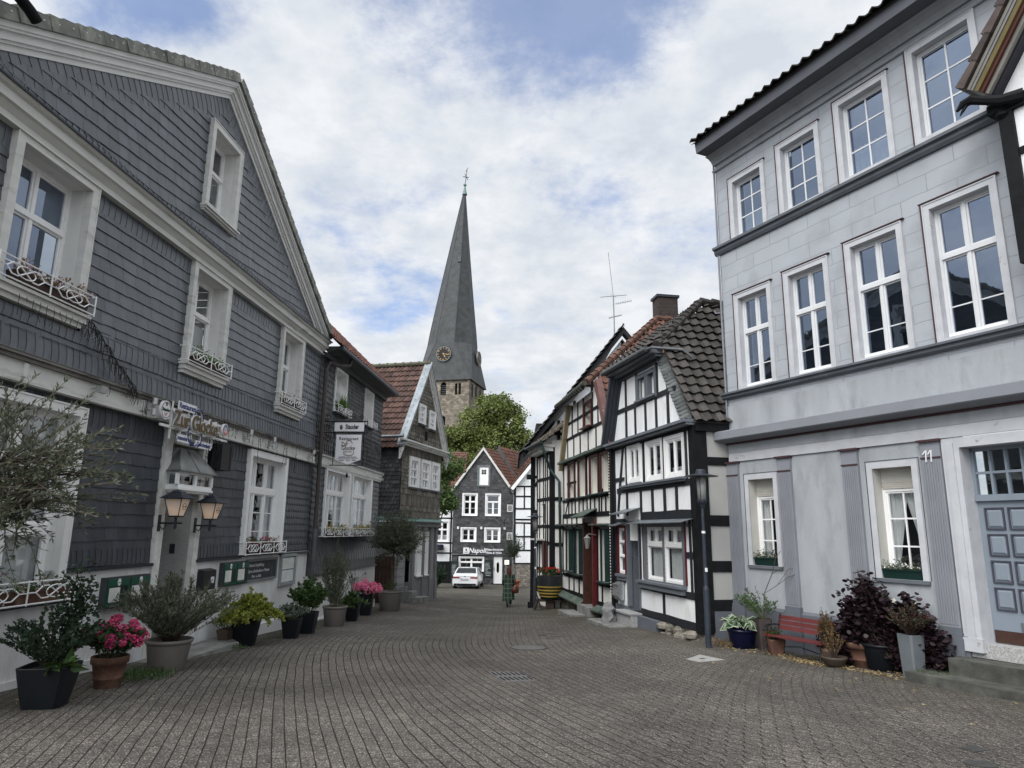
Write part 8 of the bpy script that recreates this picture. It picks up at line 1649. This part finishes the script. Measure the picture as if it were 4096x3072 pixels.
# ---- woman
def woman():
    X, Y = -.02, 30.7; t = thing('person', 'person with auburn hair in a long green tartan coat, walking away with a brown handbag', 'person', (X, Y, gz(X, Y) - .0), rad(3)); skin = mat('skin', (.45, .26, .19), .5, .05); 
    # facing +Y (away). body as one skinned mesh
    me = bpy.data.meshes.new('body'); V = []; E = []; Rr = []
    def nd(x, y, z, r, p=None):
        V.append((x, y, z)); Rr.append(r)
        if p is not None: E.append((p, len(V) - 1))
        return len(V) - 1
    pel = nd(0, 0, .93, .135); wa_ = nd(0, 0, 1.1, .115, pel); ch = nd(0, .01, 1.28, .135, wa_); nk0 = nd(0, 0, 1.4, .07, ch); nk = nd(0, .015, 1.45, .05, nk0); hd = nd(0, .03, 1.53, .085, nk); hd2 = nd(0, .03, 1.62, .08, hd)
    for s, fy in ((-1, -.13), (1, .16)):
        hip = nd(s * .09, 0, .88, .09, pel); kn = nd(s * .09, fy * .55 + .03, .48, .055, hip); an = nd(s * .075, fy - (.08 if fy < 0 else .0), .10 if fy < 0 else .07, .036, kn); toe = nd(s * .08, fy + .12 - (.06 if fy < 0 else 0), .035, .03, an)
    hands = []
    for s, fy in ((-1, .1), (1, -.05)):
        sh = nd(s * .17, 0, 1.35, .055, ch); el = nd(s * .22, -.02, 1.10, .04, sh); wr = nd(s * .23, fy, .87, .026, el); pm_ = nd(s * .23, fy + .015, .80, .03, wr)
        for k in range(4): a = nd(s * (.225) + .0, fy - .015 + k * .02, .755, .0085, pm_); nd(s * .215, fy - .012 + k * .02, .715 + abs(k - 1.5) * .006, .007, a)
        th = nd(s * .205, fy + .045, .79, .01, pm_); nd(s * .20, fy + .055, .76, .008, th)
    me.from_pydata(V, E, []); o = bpy.data.objects.new('body', me); COL.objects.link(o); sm = o.modifiers.new('skin', 'SKIN'); o.modifiers.new('sub', 'SUBSURF').levels = 1
    for i, sv in enumerate(me.skin_vertices[0].data): sv.radius = (Rr[i], Rr[i]); sv.use_root = (i == 0)
    bpy.context.view_layer.update(); dg = bpy.context.evaluated_depsgraph_get(); m2 = bpy.data.meshes.new_from_object(o.evaluated_get(dg)); bpy.data.objects.remove(o); m2.name = 'body'; m2.materials.clear(); m2.materials.append(skin); m2.polygons.foreach_set('use_smooth', [True] * len(m2.polygons))
    o = bpy.data.objects.new('body', m2); COL.objects.link(o); o.parent = t
    # trousers and boots
    dk = mat('dark_trousers', (.02, .028, .026), .8)
    for s, fy in ((-1, -.13), (1, .16)):
        b = MB(); b.tube([(s * .09, fy * .3, .7), (s * .09, fy * .55 + .03, .46), (s * .075, fy - (.08 if fy < 0 else 0), .13)], [.085, .068, .055], 10); b.build('trouser_leg', dk, t)
        b = MB(); yk = fy - (.08 if fy < 0 else 0); b.tube([(s * .075, yk, .16), (s * .075, yk, .04)], [.05, .045], 10); b.tube([(s * .075, yk - .05, .035), (s * .078, yk + .1, .035), (s * .08, yk + .17, .03)], [.042, .045, .03], 8); b.build('boot', mat('pale_boot', (.3, .29, .27), .6) if s > 0 else mat('black_boot', (.015, .015, .015), .5), t)
    # coat: loft of ellipses with an uneven flared hem
    cm = bpy.data.materials.new('green_tartan'); cm.use_nodes = True; tt = cm.node_tree; n = tt.nodes; k = tt.links; bs = n['Principled BSDF']; bs.inputs['Roughness'].default_value = .9
    tcd = n.new('ShaderNodeTexCoord'); sp = n.new('ShaderNodeSeparateXYZ'); k.new(tcd.outputs['Object'], sp.inputs[0])
    def stripe(src, sc, w, off=0):
        a = n.new('ShaderNodeMath'); a.operation = 'MULTIPLY_ADD'; k.new(src, a.inputs[0]); a.inputs[1].default_value = sc; a.inputs[2].default_value = off; f = n.new('ShaderNodeMath'); f.operation = 'FRACT'; k.new(a.outputs[0], f.inputs[0]); l = n.new('ShaderNodeMath'); l.operation = 'LESS_THAN'; k.new(f.outputs[0], l.inputs[0]); l.inputs[1].default_value = w; return l.outputs[0]
    mxm = n.new('ShaderNodeMath'); mxm.operation = 'MAXIMUM'; k.new(stripe(sp.outputs[0], 6.5, .10, .42), mxm.inputs[0]); k.new(stripe(sp.outputs[2], 5.2, .09), mxm.inputs[1])
    m1 = n.new('ShaderNodeMix'); m1.data_type = 'RGBA'; k.new(mxm.outputs[0], m1.inputs[0]); m1.inputs[6].default_value = (.008, .032, .026, 1); m1.inputs[7].default_value = (.15, .17, .09, 1); k.new(m1.outputs[2], bs.inputs['Base Color'])
    b = MB(); rings = [(1.40, .10, .08), (1.37, .185, .11), (1.25, .205, .125), (1.08, .19, .125), (.92, .215, .15), (.7, .24, .18), (.46, .25, .2), (.30, .265, .22)]; N_ = 24; rng = random.Random(5); v = []
    for i, (z, rx, ry) in enumerate(rings):
        for q in range(N_): a = 2 * math.pi * q / N_; fold = 1 + (.06 * math.sin(a * 5 + 1) + .03 * math.sin(a * 9)) * (i / 7) ** 1.3; v.append((rx * fold * math.cos(a) - .03 * (i / 7), ry * fold * math.sin(a), z - (.06 * (math.cos(a) < 0) * (i == 7))))
    b.add(v, [(i * N_ + q, i * N_ + (q + 1) % N_, (i + 1) * N_ + (q + 1) % N_, (i + 1) * N_ + q) for i in range(7) for q in range(N_)] + [tuple(range(N_))[::-1]]); b.build('coat', cm, t, smooth=True)
    for s, fy in ((-1, .1), (1, -.05)): b = MB(); b.tube([(s * .15, 0, 1.37), (s * .2, -.01, 1.24), (s * .235, -.02, 1.10), (s * .24, fy * .8, .90)], [.06, .07, .066, .055], 10); b.build('sleeve', cm, t, smooth=True)
    b = MB(); hm = mat('auburn_hair', (.06, .02, .012), .55, .3, 20, sx=(3, 3, .5)); b.lathe((0, .0, 0), [(.045, 1.24), (.10, 1.30), (.115, 1.42), (.108, 1.52), (.105, 1.60), (.085, 1.66), (.04, 1.70), (.005, 1.71)], 16); b.v = [(x * (1 + .05 * math.sin(z * 40)), y * .95 + (.0 if z > 1.45 else -.03), z) for x, y, z in b.v]; b.build('hair', hm, t, smooth=True)
    bag = thing('handbag', 'brown leather handbag hanging at the right side of the person in tartan', 'handbag', (X + .25, Y - .12, t.location.z)); lm = mat('brown_leather', (.06, .018, .012), .45, .2, 8)
    b = MB(); b.lathe((0, 0, 0), [(.10, .58), (.17, .6), (.175, .72), (.13, .83), (.1, .84)], 14); b.v = [(x, y * .5, z) for x, y, z in b.v]; b.build('bag_body', lm, bag, smooth=True); b = MB(); b.tube([(-.12, 0, .82), (-.2, -.02, 1.1), (-.32, 0, 1.40), (-.30, .1, 1.38), (-.05, .06, 1.1), (.1, 0, .83)], .012, 5); b.build('strap', lm, bag)
woman()

# ================================================================ trees
def tree(name, label, x, y, zg, H, crown, nb, npl, ls, lm, seed, tr=.35, group=None, gap=.0):
    """crown: list of (cx,cy,cz,rx,ry,rz) lobes relative to the foot"""
    t = thing(name, label, 'tree', (x, y, zg), 0, group); rng = random.Random(seed); tb = MB(); lf = MB(); fork = Vector((0, 0, H * .35)); tb.tube([(0, 0, -.5), (rng.uniform(-.1, .1), 0, H * .18), fork], [tr, tr * .8, tr * .6], 9)
    for (cx_, cy_, cz_, rx, ry, rz_) in crown:
        c = Vector((cx_, cy_, cz_)); m = fork.lerp(c, .5) + Vector((rng.uniform(-.3, .3), 0, .3)); tb.tube([fork, m, c], [tr * .45, tr * .28, tr * .1], 6)
        for i in range(nb):
            while True:
                d = Vector((rng.uniform(-1, 1), rng.uniform(-1, 1), rng.uniform(-1, 1)))
                if .1 < d.length < 1: break
            d.normalize(); r = rng.uniform(.55, 1.0); p = c + Vector((d.x * rx, d.y * ry, d.z * rz_)) * r; R_ = min(rx, rz_) * rng.uniform(.16, .3); tone = rng.uniform(-.25, .25)
            if i % 4 == 0: tb.tube([c.lerp(p, .2), c.lerp(p, .6) + Vector((0, 0, .1)), p], [tr * .08, tr * .05, tr * .02], 4, cap=False)
            for j in range(npl):
                g = Vector((rng.gauss(0, .5), rng.gauss(0, .5), rng.gauss(0, .38))) * R_ * 1.3; q = p + g; s = rng.uniform(.6, 1.2) * ls
                leaf(lf, q, Vector((rng.uniform(-1, 1), rng.uniform(-1, 1), rng.uniform(-.8, .4))), s, s * .75, rng, fold=.15); lf.c[-1] = lf.c[-2] = min(1, max(0, .5 + tone + rng.uniform(-.25, .25)))
    tb.build('trunk', bark, t); lf.build('crown', lm, t); return t
lime = leafmat('lime_leaf', (.15, .185, .055), attr=.5); dkleaf = leafmat('dark_tree_leaf', (.065, .10, .038), attr=.5); maple = leafmat('maple_leaf', (.09, .145, .045), attr=.5)
GT = 'trees behind the pizzeria'
tree('lime_tree', 'broad bright green lime tree behind the pizzeria roof, right of the church tower', -2.2, 76, -3, 16, [(-1.6, 0, 14.2, 2.6, 2.5, 2.6), (1.6, 0, 14.6, 2.3, 2.4, 2.4), (.1, 0, 16.3, 2.2, 2.3, 1.9), (-3.2, 1, 11.3, 2.2, 2, 2.4), (2.6, 0, 12.2, 2.2, 2.2, 2.4), (0, -1, 11.2, 3, 2, 2.8), (3.2, 0, 9.2, 1.6, 2, 2.6), (-5.4, 0, 10.6, 2.2, 2, 2.3), (-4.4, 0, 12.4, 1.7, 2, 1.8)], 74, 62, .30, lime, 71, group=GT)
tree('lime_tree', 'darker green tree between the church tower and the brown slate gable', -7.2, 78, -3, 14, [(-.8, 0, 11.0, 2.4, 2, 2.4), (1.8, 0, 9.6, 2.3, 2, 2.6), (0, 0, 7.2, 3, 2, 2.4), (-2.2, 0, 8.4, 2.2, 2, 2.4)], 66, 56, .30, dkleaf, 72, group=GT)
tree('maple_tree', 'leafy maple overhanging the lane in front of the half-hidden timber house', -5.1, 47.5, gz(-5.1, 47.5), 9, [(-.2, 0, 8.3, 1.2, 1.2, 1.5), (.75, 0, 8.2, 1.25, 1.2, .95), (0, 0, 6.6, 1.2, 1.2, 1.4), (.7, 0, 5.8, .9, 1, .8), (-.4, 0, 9.9, .9, 1, 1.2), (-.5, 0, 5.6, .9, 1, 1)], 60, 42, .17, maple, 73, tr=.14)
tree('dark_tree', 'dense dark tree filling the gap behind the pizzeria chimneys', 6.5, 86, -3, 12, [(0, 0, 9, 3.4, 2, 3), (-3.6, 0, 8, 3, 2, 3), (3.4, 0, 8, 3, 2, 3)], 70, 50, .34, dkleaf, 74, group=GT)
tree('dark_tree', 'shaded tree low behind the maple, left of the pizzeria gable', -10.5, 70, -3, 10, [(0, 0, 8.4, 2.6, 2, 2.6), (3.2, 0, 8.0, 2.4, 2, 2.4), (-3, 0, 7.6, 2.6, 2, 2.6), (1.4, 0, 10.2, 2.2, 2, 2)], 66, 50, .30, dkleaf, 75, group=GT)
